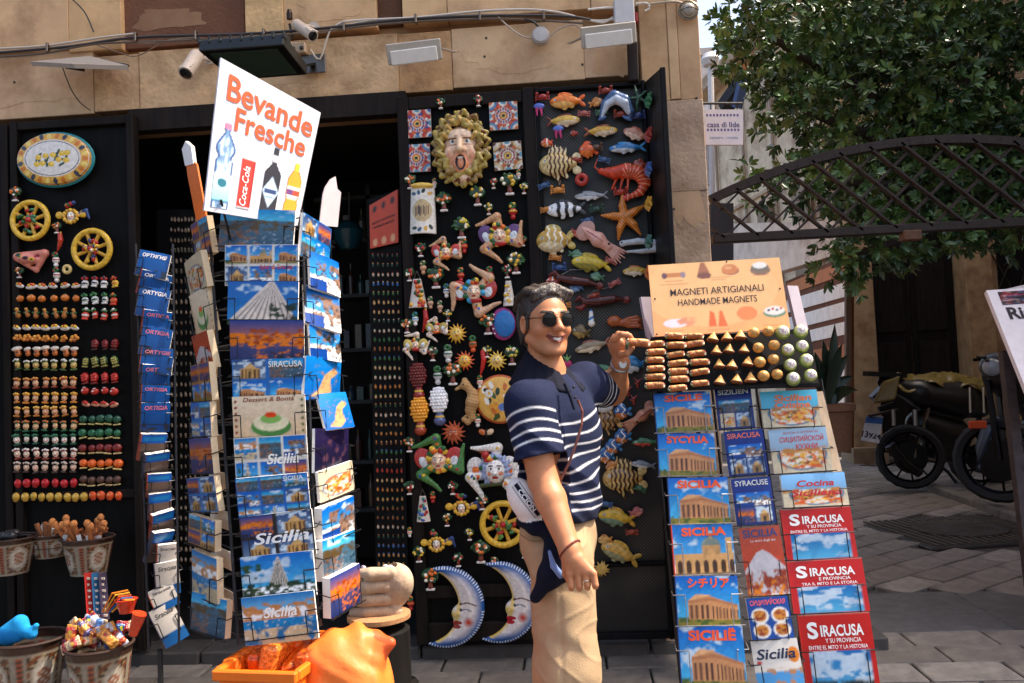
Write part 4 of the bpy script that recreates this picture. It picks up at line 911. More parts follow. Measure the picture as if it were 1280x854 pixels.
def trinacria(s, leg, wing, hair, seed=0, skin=SKN, rot0=90):
    S = Sculpt(.7, 1.2); r = np.random.RandomState(seed)
    for k in range(3):
        a = R_(rot0+k*120); kn = np.array([math.cos(a)*s*.40, math.sin(a)*s*.40, 3]); a2 = a+R_(46); ft = np.array([math.cos(a2)*s*.44, math.sin(a2)*s*.44, 2]); a3 = a+R_(56); toe = np.array([math.cos(a3)*s*.52, math.sin(a3)*s*.52, 2])
        S.cap((math.cos(a)*s*.16, math.sin(a)*s*.16, 0), kn, s*.095, s*.082, leg); S.cap(kn, ft, s*.085, s*.042, leg); S.cap(ft, toe, s*.044, s*.028, leg)
        for j in range(5): q = r.uniform(.2, 1); S.ell(tuple(np.array([math.cos(a)*s*.1, math.sin(a)*s*.1, 4])*(1-q)+kn*q+[r.uniform(-.05, .05)*s, r.uniform(-.05, .05)*s, 3]), (s*.035, s*.022, 8), [RD, YE, GN, OR, BL][j], rot=r.uniform(0, 180), op='p')
    for sg in (-1, 1):
        S.ell((sg*s*.27, s*.05, 3), (s*.16, s*.19, 3), wing, rot=sg*-20); S.ell((sg*s*.27, s*.0, 5), (s*.07, s*.10, 2), (210, 214, 216) if wing != WH else OR, rot=sg*-20)
    for i in range(11): a = r.uniform(0, 6.28); S.ball((math.cos(a)*s*.17, s*.02+math.sin(a)*s*.19, s*.07), s*.055, hair if i % 3 else GN)
    S.ell((0, -s*.15, 5), (s*.14, s*.055, 4), RD if seed % 2 else OR)
    face(S, 0, 0, s*.15, s*.17, skin)
    for i in range(4): S.ball((r.uniform(-.12, .12)*s, s*(.18+.04*(i % 2)), s*.1), s*.05, [RD, YE, OR, GN][i])
    return S, lambda V, C: scribble(V, C, seed, .3, .5)
def sunface(r, ray, disc, seed=0, n=14):
    S = Sculpt(.6, .6); S.ell((0, 0, 0), (r*.66, r*.66, 4), disc)
    for i in range(n):
        a = 2*math.pi*i/n; S.cap((math.cos(a)*r*.6, math.sin(a)*r*.6, 1.2), (math.cos(a+.1)*r, math.sin(a+.1)*r, 1), r*.12, r*.03, ray)
    face(S, 0, 0, r*.48, 5, disc); return S, lambda V, C: scribble(V, C, seed, .25, .5)
def tree_pot(s, fruit, seed=0, base=WH, potc=(120, 52, 34)):
    S = Sculpt(.6, .5); r = np.random.RandomState(seed); S.ell((0, s*.2, 0), (s*.42, s*.32, s*.2), (34, 62, 36))
    for i in range(16):
        a = r.uniform(0, 6.28); q = r.uniform(.15, 1)**.5; S.ell((math.cos(a)*s*.40*q, s*.2+math.sin(a)*s*.32*q, s*.12), (s*.10, s*.06, s*.08), [(36, 78, 40), (52, 96, 46), (28, 56, 34)][i % 3], rot=r.uniform(0, 180))
    for i in range(9): a = r.uniform(0, 6.28); q = r.uniform(.1, 1)**.5; S.ball((math.cos(a)*s*.34*q, s*.2+math.sin(a)*s*.28*q, s*.2), s*.075, fruit if i % 4 else (250, 236, 210))
    S.cap((0, -s*.1, 1), (0, -s*.32, 1), s*.10, s*.13, potc); S.box((0, -s*.44, 1.5), (s*.2, s*.055, 2.5), 1, base); return S, None
def pinecone(s, col, base, seed=0):
    S = Sculpt(.6, .4); S.ell((0, s*.12, 0), (s*.25, s*.36, s*.18), col)
    for j in range(8):
        v = -s*.18+j*s*.085; rr = s*.25*math.sqrt(max(.02, 1-((v-s*.12)/(s*.36))**2)); n = 6
        for i in range(n):
            u = -rr+2*rr*(i+.5*(j % 2)+.25)/n; w = s*.18*math.sqrt(max(0, 1-(u/(s*.26))**2))*rr/(s*.25)
            S.ball((u, v, w), s*.045, tuple(min(255, c*1.1) for c in col))
    S.cap((0, -s*.26, 0), (0, -s*.34, 0), s*.10, s*.13, base); S.cap((0, -s*.36, 0), (0, -s*.44, 0), s*.12, s*.17, base); S.ell((0, -s*.34, s*.12), (s*.2, s*.03, s), RD if base == WH else YE, op='p'); return S, lambda V, C: scribble(V, C, seed, .18, .8)
def vase(s, body, top, seed=0):
    S = Sculpt(.5, .8); S.ell((0, -s*.12, 0), (s*.24, s*.24, s*.2), body); S.cap((0, -s*.36, 0), (0, -s*.44, 0), s*.12, s*.16, body)
    for i in range(7): a = i*.9; S.ball((math.cos(a)*s*.14, s*.22+math.sin(a)*s*.12, s*.1), s*.09, [GN, top, (60, 110, 50)][i % 3])
    S.ell((0, -s*.1, s*.2), (s*.3, s*.05, s), top, op='p'); return S, None
def bell(w, h, cols, seed=0):
    S = Sculpt(.6, .8); r = np.random.RandomState(seed); S.fn(lambda p: np.maximum(np.sqrt(p[..., 0]**2+(p[..., 2]*1.6)**2)-(w*.5-(p[..., 1]+h*.4)/(h*.8)*w*.28), np.abs(p[..., 1])-h*.4), (-w*.5, -h*.4, -w*.4), (w*.5, h*.4, w*.4), (220, 206, 190))
    for i in range(18): v = r.uniform(-.36, .34)*h; hw = (w*.5-(v+h*.4)/(h*.8)*w*.28)*.85; u = r.uniform(-hw, hw); S.ball((u, v, w*.22), w*.11, cols[i % len(cols)])
    S.cap((-w*.2, h*.38, 0), (0, h*.62, 0), .6, .6, (70, 60, 50)); S.cap((w*.2, h*.38, 0), (0, h*.62, 0), .6, .6, (70, 60, 50)); return S, None
def chili(h, col): S = Sculpt(.5, .5); S.chain([(1, h*.4, 1), (2, h*.1, 2), (0, -h*.2, 1.5), (-3, -h*.48, 1)], [3, 3.2, 2.6, .8], col); S.cap((1, h*.42, 1), (2, h*.55, 1), 2.2, 1, (200, 170, 60)); return S, None
def wheel(r, seed, inner):
    S = Sculpt(.7, 1); S.ring((0, 0, 2), r*.86, r*.13, YE)
    for i in range(8): a = i*math.pi/4+.3; S.cap((0, 0, 1.5), (math.cos(a)*r*.8, math.sin(a)*r*.8, 1.5), r*.075, r*.09, (214, 160, 48))
    S.ring((0, 0, 2), r*.86, r*.035, (150, 96, 34), op='p')
    rr = np.random.RandomState(seed)
    for i in range(16):
        a = rr.uniform(0, 6.28); q = rr.uniform(.1, .56); S.ell((math.cos(a)*r*q, math.sin(a)*r*q, 4), (r*.12, r*.08, 3), inner[i % len(inner)], rot=rr.uniform(0, 180))
    S.ball((0, 0, 6), r*.13, RD); return S, lambda V, C: scribble(V, C, seed, .22, .4)
def goldface(s, seed):
    S = Sculpt(.65, .6); r = np.random.RandomState(seed)
    for sg in (-1, 1):
        S.ell((sg*s*.33, s*.02, 1), (s*.12, s*.09, 3), YE); S.ring((sg*s*.34, s*.03, 2), s*.07, s*.03, (222, 170, 50))
        S.chain([(s*.2, s*.02, 1), (s*.42, s*.12, 1), (s*.5, -s*.1, 1)], [s*.05, s*.06, s*.03], (44, 62, 110))
    for i in range(12): a = i/12*6.28; S.ball((math.cos(a)*s*.19, math.sin(a)*s*.17-s*.02, 3), s*.055, YE if i % 2 else (206, 150, 44))
    for i in range(6): S.ball((r.uniform(-.12, .12)*s, s*(.28+r.uniform(-.05, .08)), 3), s*.06, [RD, GN, (44, 62, 110), RD, OR, GN][i])
    face(S, 0, -s*.02, s*.13, 6, (244, 232, 214)); return S, lambda V, C: scribble(V, C, seed, .2, .5)
def one(kind, name, px, py, label, cat='ceramic', group=None, ang=0, **k): S, cf = kind; return put(S, name, px, py, label, cat, group, ang, colfn=cf, **k)
# ---- left door
S = Sculpt(.9, 2); S.ell((0, 0, 0), (54, 37.5, 6), (30, 126, 132)); S.ell((0, 0, 6), (50, 34, 4), WH)
S.ell((0, 0, 0), (50.5, 34.5, 30), (226, 170, 70), op='p'); S.ell((0, 0, 0), (41, 26, 30), WH, op='p'); S.ell((0, 0, 0), (39, 24.5, 30), (60, 50, 60), op='p'); S.ell((0, 0, 0), (38, 23.5, 30), WH, op='p')
rr = np.random.RandomState(4)
for i in range(26): a = i/26*6.28; S.ell((math.cos(a)*45, math.sin(a)*30, 0), (4.4, 3, 30), [(206, 120, 46), (238, 206, 110), (60, 66, 80)][i % 3], rot=math.degrees(a), op='p')
for i in range(14): a = rr.uniform(0, 6.28); q = rr.uniform(.3, 1); S.ell((math.cos(a)*22*q, math.sin(a)*11*q, 0), (5, 1.8, 30), (42, 70, 46), rot=rr.uniform(0, 180), op='p')
for u, v in ((-18, 1), (-12, -7), (-8, 3), (0, -8), (2, 4), (10, -2), (14, 6), (20, -3), (21, 7), (-20, -8)): S.ell((u, v, 0), (4.6, 3.8, 30), (232, 184, 40), op='p'); S.ell((u+1, v+1, 0), (2, 1.4, 30), (246, 216, 96), op='p')
put(S, 'lemon_platter', 70, 200, 'oval white platter painted with lemons, teal rim, at the top of the left door', 'plate', ang=-3)
one(wheel(28, 1, [GN, (60, 120, 80), RD]), 'cart_wheel', 39, 276, 'yellow ceramic cart wheel filled with green leaves under the lemon platter', 'ceramic wheel')
one(wheel(28.5, 2, [(40, 62, 110), YE, RD]), 'cart_wheel', 116, 312, 'yellow ceramic cart wheel with blue and a small face, right of the green one', 'ceramic wheel')
S, cf = goldface(15, 5); put(S, 'wheel_face', 116, 313, 'tiny gold sun face fixed on the hub of the right cart wheel', 'ceramic', Y=LY-.04, colfn=cf)
one(goldface(48, 3), 'golden_mask', 90, 270, 'golden face mask with red and blue flowers between the two left cart wheels', 'mask')
one(tree_pot(20, OR, 8), 'fruit_cluster', 20, 243, 'small ceramic orange cluster above the green cart wheel', 'ceramic')
one(chili(24, (190, 60, 36)), 'chili_charm', 75, 303, 'red chili charm hanging between the left cart wheels', 'charm')
one(tree_pot(16, OR, 9), 'fruit_cluster', 72, 285, 'tiny ceramic fruit cluster above the red chili charm', 'ceramic')
S = Sculpt(.7, 2)
for a, b_, r1, r2 in [((-20, 8, 0), (18, 10, 0), 5, 5), ((18, 10, 0), (6, -12, 0), 5, 3), ((6, -12, 0), (-20, 6, 0), 3, 5), ((-8, 4, 1), (8, 2, 1), 8, 6)]: S.cap(a, b_, r1, r2, (214, 130, 110))
for u, v, c in ((-12, 6, YE), (-4, 4, (60, 50, 50)), (4, 2, YE), (10, 6, RD), (2, -6, OR), (-16, 9, GN)): S.ell((u, v, 0), (4, 2.6, 20), c, op='p'); S.ell((u, v, 0), (2, 1.2, 20), (40, 36, 40), op='p')
put(S, 'island_plaque', 40, 327, 'pink triangular island shaped plaque with yellow rings on the left door', 'plaque')
for i, (x, y) in enumerate(((70, 323), (71, 342))): one(vase(20, WH, RD, i), 'rooster_charm', x, y, ['small white and red rooster charm, upper of two', 'small white and red rooster charm, lower of two'][i]+' beside the pink plaque', 'charm')
S = Sculpt(.6, .8); S.ring((0, 0, 2), 4.5, 2.2, (222, 190, 120)); put(S, 'ring_charm', 85, 337, 'small cream ring charm left of the right cart wheel', 'charm')
one(tree_pot(15, OR, 3), 'fruit_cluster', 25, 341, 'small ceramic orange pair at the left edge above the magnet rows', 'ceramic')
# rows of magnets
MPROTO = {}
ORD30 = 'first second third fourth fifth sixth seventh eighth ninth tenth eleventh twelfth thirteenth fourteenth fifteenth sixteenth seventeenth eighteenth nineteenth twentieth twenty-first twenty-second twenty-third twenty-fourth twenty-fifth twenty-sixth twenty-seventh twenty-eighth twenty-ninth thirtieth thirty-first'.split()
def relabel(group, base):
    bpy.context.view_layer.update()
    for i, o in enumerate(sorted([o for o in bpy.data.objects if o.get('group') == group], key=lambda o: o.matrix_world.translation.x)): o['label'] = ORD30[i]+' from the left, '+base
ORD = ['first', 'second', 'third', 'fourth', 'fifth', 'sixth', 'seventh', 'eighth', 'ninth']
def mk(kind, cols):
    key = (kind,)+tuple(cols)
    if key in MPROTO: return MPROTO[key]
    S = Sculpt(.55, .5); a, b_, c = (list(cols)+[WH, WH])[:3]
    if kind == 'head':
        face(S, 0, -.5, 4, 3, a); S.ell((0, 3.8, .5), (4, 2.2, 3), b_); S.ball((-2.5, 4.5, 2), 1.4, c); S.ball((2.5, 4.5, 2), 1.4, c); S.ball((0, 5.3, 2), 1.5, c); S.box((0, -5.6, 1), (3.4, 1.1, 2), .5, b_)
    elif kind == 'round': S.ell((0, 0, 0), (4.6, 3.9, 3.4), a); S.ell((0, 3.6, 1), (2, 1, 1), b_); S.ell((-1.5, 1, 3), (1.4, 1, 2), c, op='p')
    elif kind == 'shell': S.ell((0, -1, 0), (6, 2.6, 2.4), a); S.ball((-2, 1, 1.5), 1.8, b_); S.ball((2, 1, 1.5), 1.8, c); S.ball((0, 2, 1.5), 1.6, (190, 60, 40))
    elif kind == 'cluster':
        for i, (u, v) in enumerate(((-3.5, -1), (0, -2), (3.5, -.5), (-1.5, 2), (2, 2.4))): S.ball((u, v, 1), 2.1, [a, b_, a, c, a][i])
    elif kind == 'figure': S.cap((0, -4, 0), (0, 2, 0), 2.8, 2, a); S.ball((0, 4, 1), 2.1, b_); S.ball((-3, 0, 1), 1.5, c); S.ball((3, 0, 1), 1.5, c)
    elif kind == 'mushroom': S.ell((0, 2.2, 0), (5.4, 2.6, 2.8), a); S.cap((0, -4, 0), (0, 1, 0), 3.2, 2.4, b_); S.ell((0, -2, 2), (2, 1.2, 3), c, op='p')
    elif kind == 'vase': S.ell((0, -2, 0), (4, 4, 3), a); S.box((0, -6, 1), (3, 1, 2), .5, a); S.ell((0, -2, 3), (4.4, 1.1, 3), c, op='p'); [S.ball((u, 3.4, 1.5), 1.8, b_) for u in (-2.2, 2.2)]; S.ball((0, 5, 1.5), 1.8, c)
    elif kind == 'cone': S.ell((0, 0.6, 0), (4.2, 5.6, 3.4), a); [S.ball((u, v, 2.6), 1.1, b_) for v in (-2.4, .4, 3) for u in (-2, 0, 2)]; S.box((0, -5.8, 1), (3.6, 1, 2), .5, c)
    elif kind == 'bean': S.ell((0, 0, 0), (4.4, 5, 3.2), a); S.ell((0, -4.6, .5), (2.8, 1, 2), b_); S.ell((-1.3, 1.5, 3), (1.2, 1.5, 2), c, op='p')
    elif kind == 'prickly': S.ell((0, 1, 0), (5, 4.6, 3.4), a); S.box((0, -4.9, 1), (4.2, .9, 2), .4, c); [S.ball((u, v, 2.8), .8, b_) for v in (0, 2.5) for u in (-2, 1.6)]
    MPROTO[key] = sculpt_mesh(S, kind+'_magnet', M_CER, True, CS); return MPROTO[key]
def row(kind, cols, xs, y, label, y2=None, name=None):
    me = mk(kind, cols); g = label
    for i, x in enumerate(xs):
        o = link_mesh(name or kind+'_magnet', me); yy = y if y2 is None else y+(y2-y)*i/max(1, len(xs)-1)
        o.location = [float(v) for v in P(x+random.uniform(-.8, .8), yy+random.uniform(-.7, .7), LY-.018)]; s_ = random.uniform(1.04, 1.22); o.scale = (s_*random.uniform(.96, 1.1), s_, s_); o.rotation_euler = (0, random.uniform(-.25, .25), random.uniform(-.3, .3)); tag(o, ORD[i]+' from left, '+label, 'magnet', g)
X7 = list(np.linspace(22, 93, 7)); X6 = list(np.linspace(25, 95, 6)); X5 = list(np.linspace(104, 147, 5)); X4 = list(np.linspace(107, 143, 4))
SH = (224, 176, 130)
row('shell', [WH, YE, OR], X6, 357, 'white shell magnet with fruit, top magnet row of the left door', name='shell_magnet')
row('round', [(206, 112, 38), GN, (238, 160, 80)], X6, 373, 'orange pumpkin magnet in the second row of the left door', name='pumpkin_magnet')
row('figure', [(176, 108, 44), (210, 150, 70), GN], X7, 391, 'small brown figure magnet under the orange pumpkin row')
row('shell', [WH, (240, 190, 50), (240, 200, 60)], X7, 409, 'lemon on a white base magnet under the brown figures', name='lemon_magnet')
row('cluster', [(214, 134, 44), (180, 96, 34), (226, 160, 60)], X7, 423, 'orange brown fruit cluster magnet under the lemon magnets')
row('mushroom', [(238, 222, 204), (196, 104, 40), BRN], X7, 438, 'white topped orange pot magnet under the fruit cluster row', name='pot_magnet')
row('head', [(206, 180, 90), (70, 90, 44), WH], X7, 456, 'yellow green figure magnet, seventh left row', name='lemon_figure_magnet')
row('head', [SH, (150, 62, 36), (226, 150, 60)], X7, 479, 'head magnet with dark red crown, highest of the head rows', y2=478)
row('head', [SH, (214, 130, 44), (236, 180, 70)], X7, 497, 'head magnet with orange turban, second of the head rows')
row('head', [(222, 166, 116), (190, 116, 44), (240, 190, 90)], X7, 514, 'head magnet with brown gold turban, third of the head rows')
row('head', [(228, 186, 130), (40, 92, 60), (196, 104, 50)], X7, 532, 'head magnet with green headdress, fourth head row')
row('head', [(240, 226, 210), (36, 84, 60), (44, 110, 70)], X7, 549, 'white head magnet with green headdress, fifth of the head rows')
row('head', [(240, 214, 190), (150, 60, 44), WH], X7, 567, 'white bearded head magnet, sixth of the head rows')
row('head', [(226, 190, 160), (64, 44, 40), (210, 190, 170)], X7, 584, 'dark bearded head magnet, seventh of the head rows')
row('bean', [(190, 34, 40), (150, 30, 34), (220, 70, 66)], X7, 604, 'red prickly pear magnet in the row above the yellow peppers', name='prickly_pear_magnet')
row('bean', [(206, 160, 60), (180, 120, 46), (236, 200, 100)], list(np.linspace(21, 105, 9)), 621, 'yellow pepper magnet in the bottom row of the left door', name='pepper_magnet')
row('bean', [(220, 84, 36), (180, 60, 34), (240, 150, 70)], list(np.linspace(116, 148, 4)), 619, 'orange red pepper magnet ending the bottom row', name='pepper_magnet')
row('vase', [WH, RD, (60, 60, 66)], X4[:3], 352, 'white vase magnet with red fruit, top right magnet row'); row('vase', [(226, 180, 60), RD, OR], [143], 352, 'yellow vase magnet ending the top right magnet row')
row('vase', [(228, 222, 214), (60, 120, 60), (44, 90, 50)], X4[:3], 373, 'white vase magnet with green leaves, second right magnet row'); row('vase', [(208, 66, 40), GN, OR], [143], 373, 'red vase magnet ending the second right magnet row')
row('vase', [(206, 70, 44), (60, 110, 54), WH], X4, 392, 'red vase magnet with green leaves, third right magnet row')
row('cone', [(110, 28, 26), (130, 36, 32), (60, 24, 22)], X4[1:], 430, 'dark red pine cone magnet in the shadowy upper right row')
row('cone', [(64, 92, 54), (176, 160, 80), (150, 136, 70)], X4, 452, 'green and gold pine cone magnet under the dark red cones')
row('cone', [(176, 40, 34), (200, 60, 46), (120, 40, 32)], X4, 472, 'bright red pine cone magnet under the green gold cones')
row('round', [(190, 50, 38), WH, (236, 214, 200)], X4, 489, 'red and white bird magnet under the bright red cones', name='bird_magnet')
row('shell', [(214, 150, 120), (190, 40, 34), (190, 44, 36)], X4, 505, 'flat red shell magnet above the dark green cones')
row('prickly', [(30, 78, 56), (44, 100, 70), (196, 176, 110)], X5, 525, 'dark green cone magnet on a gold base, upper green row')
row('prickly', [(34, 96, 64), (50, 120, 80), (206, 186, 120)], X5, 542, 'bright green cone magnet on a gold base, lower green row')
row('prickly', [(120, 34, 32), (140, 50, 42), (206, 176, 120)], X5, 561, 'dark red cone magnet on a gold base under the green rows')
row('prickly', [(228, 96, 32), (244, 130, 50), (220, 186, 110)], X5, 580, 'orange cone magnet on a gold base on the left door')
row('prickly', [(86, 56, 44), (110, 74, 56), (206, 176, 120)], X5, 601, 'brown cone magnet on a gold base above the bottom row')
# ---- middle door
def tile(px, py, label, cols, seed, rot=0):
    n = 36; cv = Canvas(n, n, cols[0]); r = np.random.RandomState(seed)
    for (u, v) in ((0, 0), (1, 0), (0, 1), (1, 1)): cv.ell(u, v, .30, .30, cols[1]); cv.ell(u, v, .21, .21, WH); cv.ell(u, v, .13, .13, cols[2])
    for (u, v) in ((.5, 0), (0, .5), (1, .5), (.5, 1)): cv.ell(u, v, .16, .16, WH); cv.ell(u, v, .10, .10, (120, 170, 190))
    for i in range(16): a = i/16*6.28; cv.ell(.5+.36*math.cos(a), .5+.36*math.sin(a), .055, .055, [cols[2], WH, (216, 120, 50)][i % 3])
    cv.ell(.5, .5, .29, .29, WH)
    for i in range(16): a = i/16*6.28; cv.ell(.5+.23*math.cos(a), .5+.23*math.sin(a), .035, .05, [cols[3], RD][i % 2])
    cv.ell(.5, .5, .15, .15, cols[0]); cv.ell(.5, .5, .11, .11, (236, 200, 120)); cv.ell(.5, .5, .06, .06, (70, 50, 30)); cv.grain(.25, 18, seed)
    s_ = 36*CS; t = thing('painted_tile', label, 'tile', P(px, py+18, LY-.02)); t.rotation_euler = (0, R_(rot), 0)
    b = MB(); b.box((0, .008, s_/2), (s_, .012, s_), (196, 170, 150), ch=.002); b.build('slab', M_CER, t, world=False)
    me = card_mesh('glaze', cv, s_*.985, s_*.985); me.materials.clear(); me.materials.append(M_CER); o = link_mesh('glaze', me, t); o.location = (0, .0015, s_*.0075)
tile(522, 154, 'red and blue patterned tile at the top left of the middle door', [(190, 52, 40), (206, 90, 50), (70, 100, 160), (70, 100, 160)], 1)
tile(521, 197, 'red patterned tile under another, left of the gaping mask', [(206, 70, 44), (120, 160, 190), (176, 40, 36), (60, 90, 150)], 2)
tile(630, 144, 'red patterned tile at the top right of the gaping mask', [(184, 50, 40), (110, 150, 180), (206, 120, 50), (60, 80, 130)], 3)
tile(636, 194, 'gold and brown rosette tile beside the right cheek of the gaping mask', [(170, 130, 70), (226, 206, 170), (120, 70, 40), (130, 80, 44)], 4, -2)
S = Sculpt(.75, 2.2); r = np.random.RandomState(11)
S.ell((0, 0, 0), (36, 47, 9), (52, 30, 22)); S.ell((0, -8, 5), (23, 36, 12), (226, 186, 150), k=3)
S.ell((0, 14, 14), (15, 9, 5), (230, 196, 164)); S.cap((0, 9, 17), (0, -4, 21), 3, 4.5, (236, 198, 160), k=4); S.ball((-4, -5, 18), 3, (228, 180, 146), k=3); S.ball((4, -5, 18), 3, (228, 180, 146), k=3)
for s_ in (-1, 1):
    S.cap((s_*4, 13, 17), (s_*14, 11, 14), 2.2, 1.6, (216, 168, 130), k=2); S.ball((s_*9, 6, 13), 4, (240, 226, 212), k=1.5); S.ell((s_*9, 6, 17), (2, 2, 3), (70, 86, 90), op='p'); S.ell((s_*9, 9.5, 16), (6, 1.1, 8), (110, 66, 46), op='p'); S.ell((s_*9, 2, 16), (6, .9, 8), (176, 120, 90), op='p')
    S.ell((s_*13, -8, 12), (7, 9, 6), (228, 184, 148), k=5); S.cap((s_*7, -6, 16), (s_*11, -22, 13), 1.6, 1.6, (206, 140, 104), k=2); S.ell((s_*14, -14, 14), (4, 10, 8), (224, 160, 126), op='p')
S.ell((0, -21, 15), (9.5, 13.5, 5), (218, 136, 92), k=2.5); S.ell((0, -21, 21), (6, 9.5, 9), (30, 18, 16), k=1.5, op='-'); S.ell((0, -21, 14), (5.2, 9, 3.2), (34, 18, 16), k=0); S.ell((0, -14.5, 18), (4, 1.6, 5), (226, 210, 190), op='p')
S.ell((0, -40, 10), (10, 6, 6), (224, 184, 150), k=5)
for i in range(30):
    a = i/30*2*math.pi; q = .80+.24*(i % 2); c0 = np.array([math.cos(a)*31*q, math.sin(a)*42*q-1, 6+5*(1-(i % 2))]); tn = np.array([-math.sin(a), math.cos(a), 0]); rd = np.array([math.cos(a), math.sin(a), 0]); s2 = 1 if i % 3 else -1; L_ = r.uniform(6, 9)
    pts = [c0-tn*L_*1.2-rd*3*s2, c0-tn*L_*.3+rd*4*s2+[0, 0, 3], c0+tn*L_*.5-rd*2*s2+[0, 0, 3], c0+tn*L_*1.2+rd*3*s2]
    S.chain(pts, [2.7, 3.7, 3.5, 2.4], (172, 146, 70) if i % 5 else (146, 112, 54), k=.4)
for i in range(7):
    a = R_(20+i*23); c0 = np.array([math.cos(a)*21, math.sin(a)*30+2, 13]); S.chain([c0+[-4, -2, 0], c0+[0, 3, 2], c0+[4, -1, 0]], [2.4, 3.2, 2.2], (206, 164, 88), k=.5)
for i in range(16): a = r.uniform(0, 6.28); S.ell((math.cos(a)*33, math.sin(a)*44, 12), (1.6, 3.5, 20), (112, 60, 34), op='p', rot=r.uniform(0, 180))
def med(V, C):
    n = np.hypot(V[:, 0]/23, (V[:, 1]+8)/36) > 1.02; band = (np.mod(V[:, 0]*.9+V[:, 1]*.7+2*np.sin(V[:, 0]*.3), 11) < 1.6) & n; C[band] *= .45; low = n & (V[:, 2] < 6.5); C[low] = C[low]*.35; return scribble(V, C, 4, .15, .3)  # bands are markings; low gaps between the snakes get recess shade painted in
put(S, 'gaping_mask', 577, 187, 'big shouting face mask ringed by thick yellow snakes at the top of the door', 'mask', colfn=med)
FRU = [(551, 130, 15, OR, 'at the very top left, above the gaping mask'), (598, 127, 15, (206, 60, 40), 'at the very top, right of the first one'), (617, 230, 14, RD, 'of small red fruit below the rosette tile'), (637, 231, 28, YE, 'with lemons right of the gaping mask chin'), (555, 253, 25, OR, 'left under the chin of the gaping mask'),
       (597, 246, 25, YE, 'right under the chin of the gaping mask'), (577, 286, 27, (222, 196, 60), 'between the two upper three-legged figures'), (526, 313, 18, RD, 'with red fruit below the roof tile plaque'), (545, 348, 27, OR, 'above the fruit bell at the left'), (645, 330, 27, YE, 'at the right under the large three-legged figure'),
       (610, 406, 26, OR, 'left of the blue plate'), (640, 445, 24, (214, 190, 80), 'near the back of the man’s head'), (566, 468, 28, (226, 120, 60), 'above the seahorse'), (601, 690, 28, OR, 'above the right moon'), (538, 724, 28, OR, 'above the left moon'), (541, 443, 18, (150, 60, 40), 'in dark red under the yellow sun'), (559, 650, 16, (226, 150, 50), 'between the two golden masks')]
for i, (x, y, s_, f_, w) in enumerate(FRU): one(tree_pot(s_, f_, i+20), 'fruit_tree_pot', x, y, 'ceramic fruit tree in a pot '+w, 'ceramic')
for i, (x, y) in enumerate(((648, 217), (611, 262), (512, 344), (576, 342), (654, 302), (655, 236), (600, 476), (512, 556), (604, 566), (654, 562), (512, 610), (603, 628), (512, 664), (587, 668), (573, 700), (513, 752), (618, 702), (655, 690), (597, 524), (509, 408), (655, 400), (541, 620), (566, 610), (513, 228), (543, 228), (560, 395), (634, 340), (580, 306), (660, 470), (609, 440))): one((tree_pot if i % 3 else vase)(13+i % 4*2, *([[OR, YE, RD, (226, 120, 60)][i % 4]] if i % 3 else [[WH, RD, (206, 150, 60)][i % 2], OR]), i+70), 'small_ceramic', x, y, 'small ceramic', 'ceramic', 'small fruit ceramics filling gaps on the middle door')
relabel('small fruit ceramics filling gaps on the middle door', 'small fruit ceramic filling gaps on the middle door')
# roof tile plaque
S = Sculpt(.7, 1.5); S.fn(lambda p: np.maximum(np.maximum(np.abs(p[..., 0])-(16+p[..., 1]*-.03), np.abs(p[..., 1])-31), np.abs(p[..., 2]-8+p[..., 0]**2*.03)-2.5), (-18, -32, -6), (18, 32, 12), (232, 222, 208))
S.ell((0, 30, 8), (15, 4, 5), (226, 184, 84)); S.ell((0, -2, 6), (13, 15, 20), (206, 190, 160), op='p'); S.ell((0, -2, 6), (12, 14, 20), (196, 168, 120), op='p')
for i in range(9): S.box((-8+i*2, -3+(i % 3), 8), (.7, 6, 12), .3, [(90, 70, 54), (150, 110, 70), (70, 60, 60)][i % 3], op='p')
for i, (u, v) in enumerate(((-10, -24), (-3, -26), (5, -25), (11, -23), (-11, 20), (10, 20), (2, 23), (-4, 21))): S.ell((u, v, 8), (3.4, 2.2, 14), [(30, 44, 34), (60, 90, 120), (214, 160, 60)][i % 3], op='p', rot=i*40)
put(S, 'roof_tile_plaque', 529, 263, 'white curved roof tile painted with a church, hung under the red tiles', 'plaque', ang=-2)
one(trinacria(64, (200, 150, 108), (96, 60, 110), (226, 176, 60), 1, rot0=96), 'three_legged_figure', 625, 296, 'large three-legged ceramic figure with a smiling face right of centre', 'ceramic figure')
one(trinacria(44, (204, 160, 120), (190, 60, 44), (226, 176, 60), 2, rot0=100), 'three_legged_figure', 558, 316, 'mid sized three-legged ceramic figure below the roof tile plaque', 'ceramic figure')
one(trinacria(68, (206, 162, 126), (176, 50, 44), (60, 150, 190), 3, rot0=40), 'three_legged_figure', 593, 366, 'three-legged figure with bright blue hair and red wings, mid door', 'ceramic figure')
one(trinacria(32, (238, 216, 196), (176, 150, 60), (60, 50, 40), 4, rot0=95), 'three_legged_figure', 546, 411, 'small pale three-legged figure left of the yellow sun', 'ceramic figure')
one(trinacria(36, (240, 218, 196), (200, 170, 80), (60, 80, 50), 5, rot0=80), 'three_legged_figure', 520, 432, 'small pale three-legged figure at the left edge under the red chili', 'ceramic figure')
one(trinacria(72, (70, 120, 60), (180, 52, 46), (226, 180, 60), 6, rot0=95), 'three_legged_figure', 549, 576, 'three-legged figure with green flowered legs and red wings, lower left', 'ceramic figure')
S, cf = trinacria(74, (240, 232, 222), WH, (150, 160, 190), 7, rot0=75, skin=(244, 234, 224)); face(S, 4, 0, 15, 15, (244, 236, 228))
for i in range(12): a = R_(-30+i*22); S.cap((4+math.cos(a)*13, math.sin(a)*16+2, 7), (4+math.cos(a+.3)*20, math.sin(a+.3)*22, 5), 3.4, 1.6, (150, 164, 196))
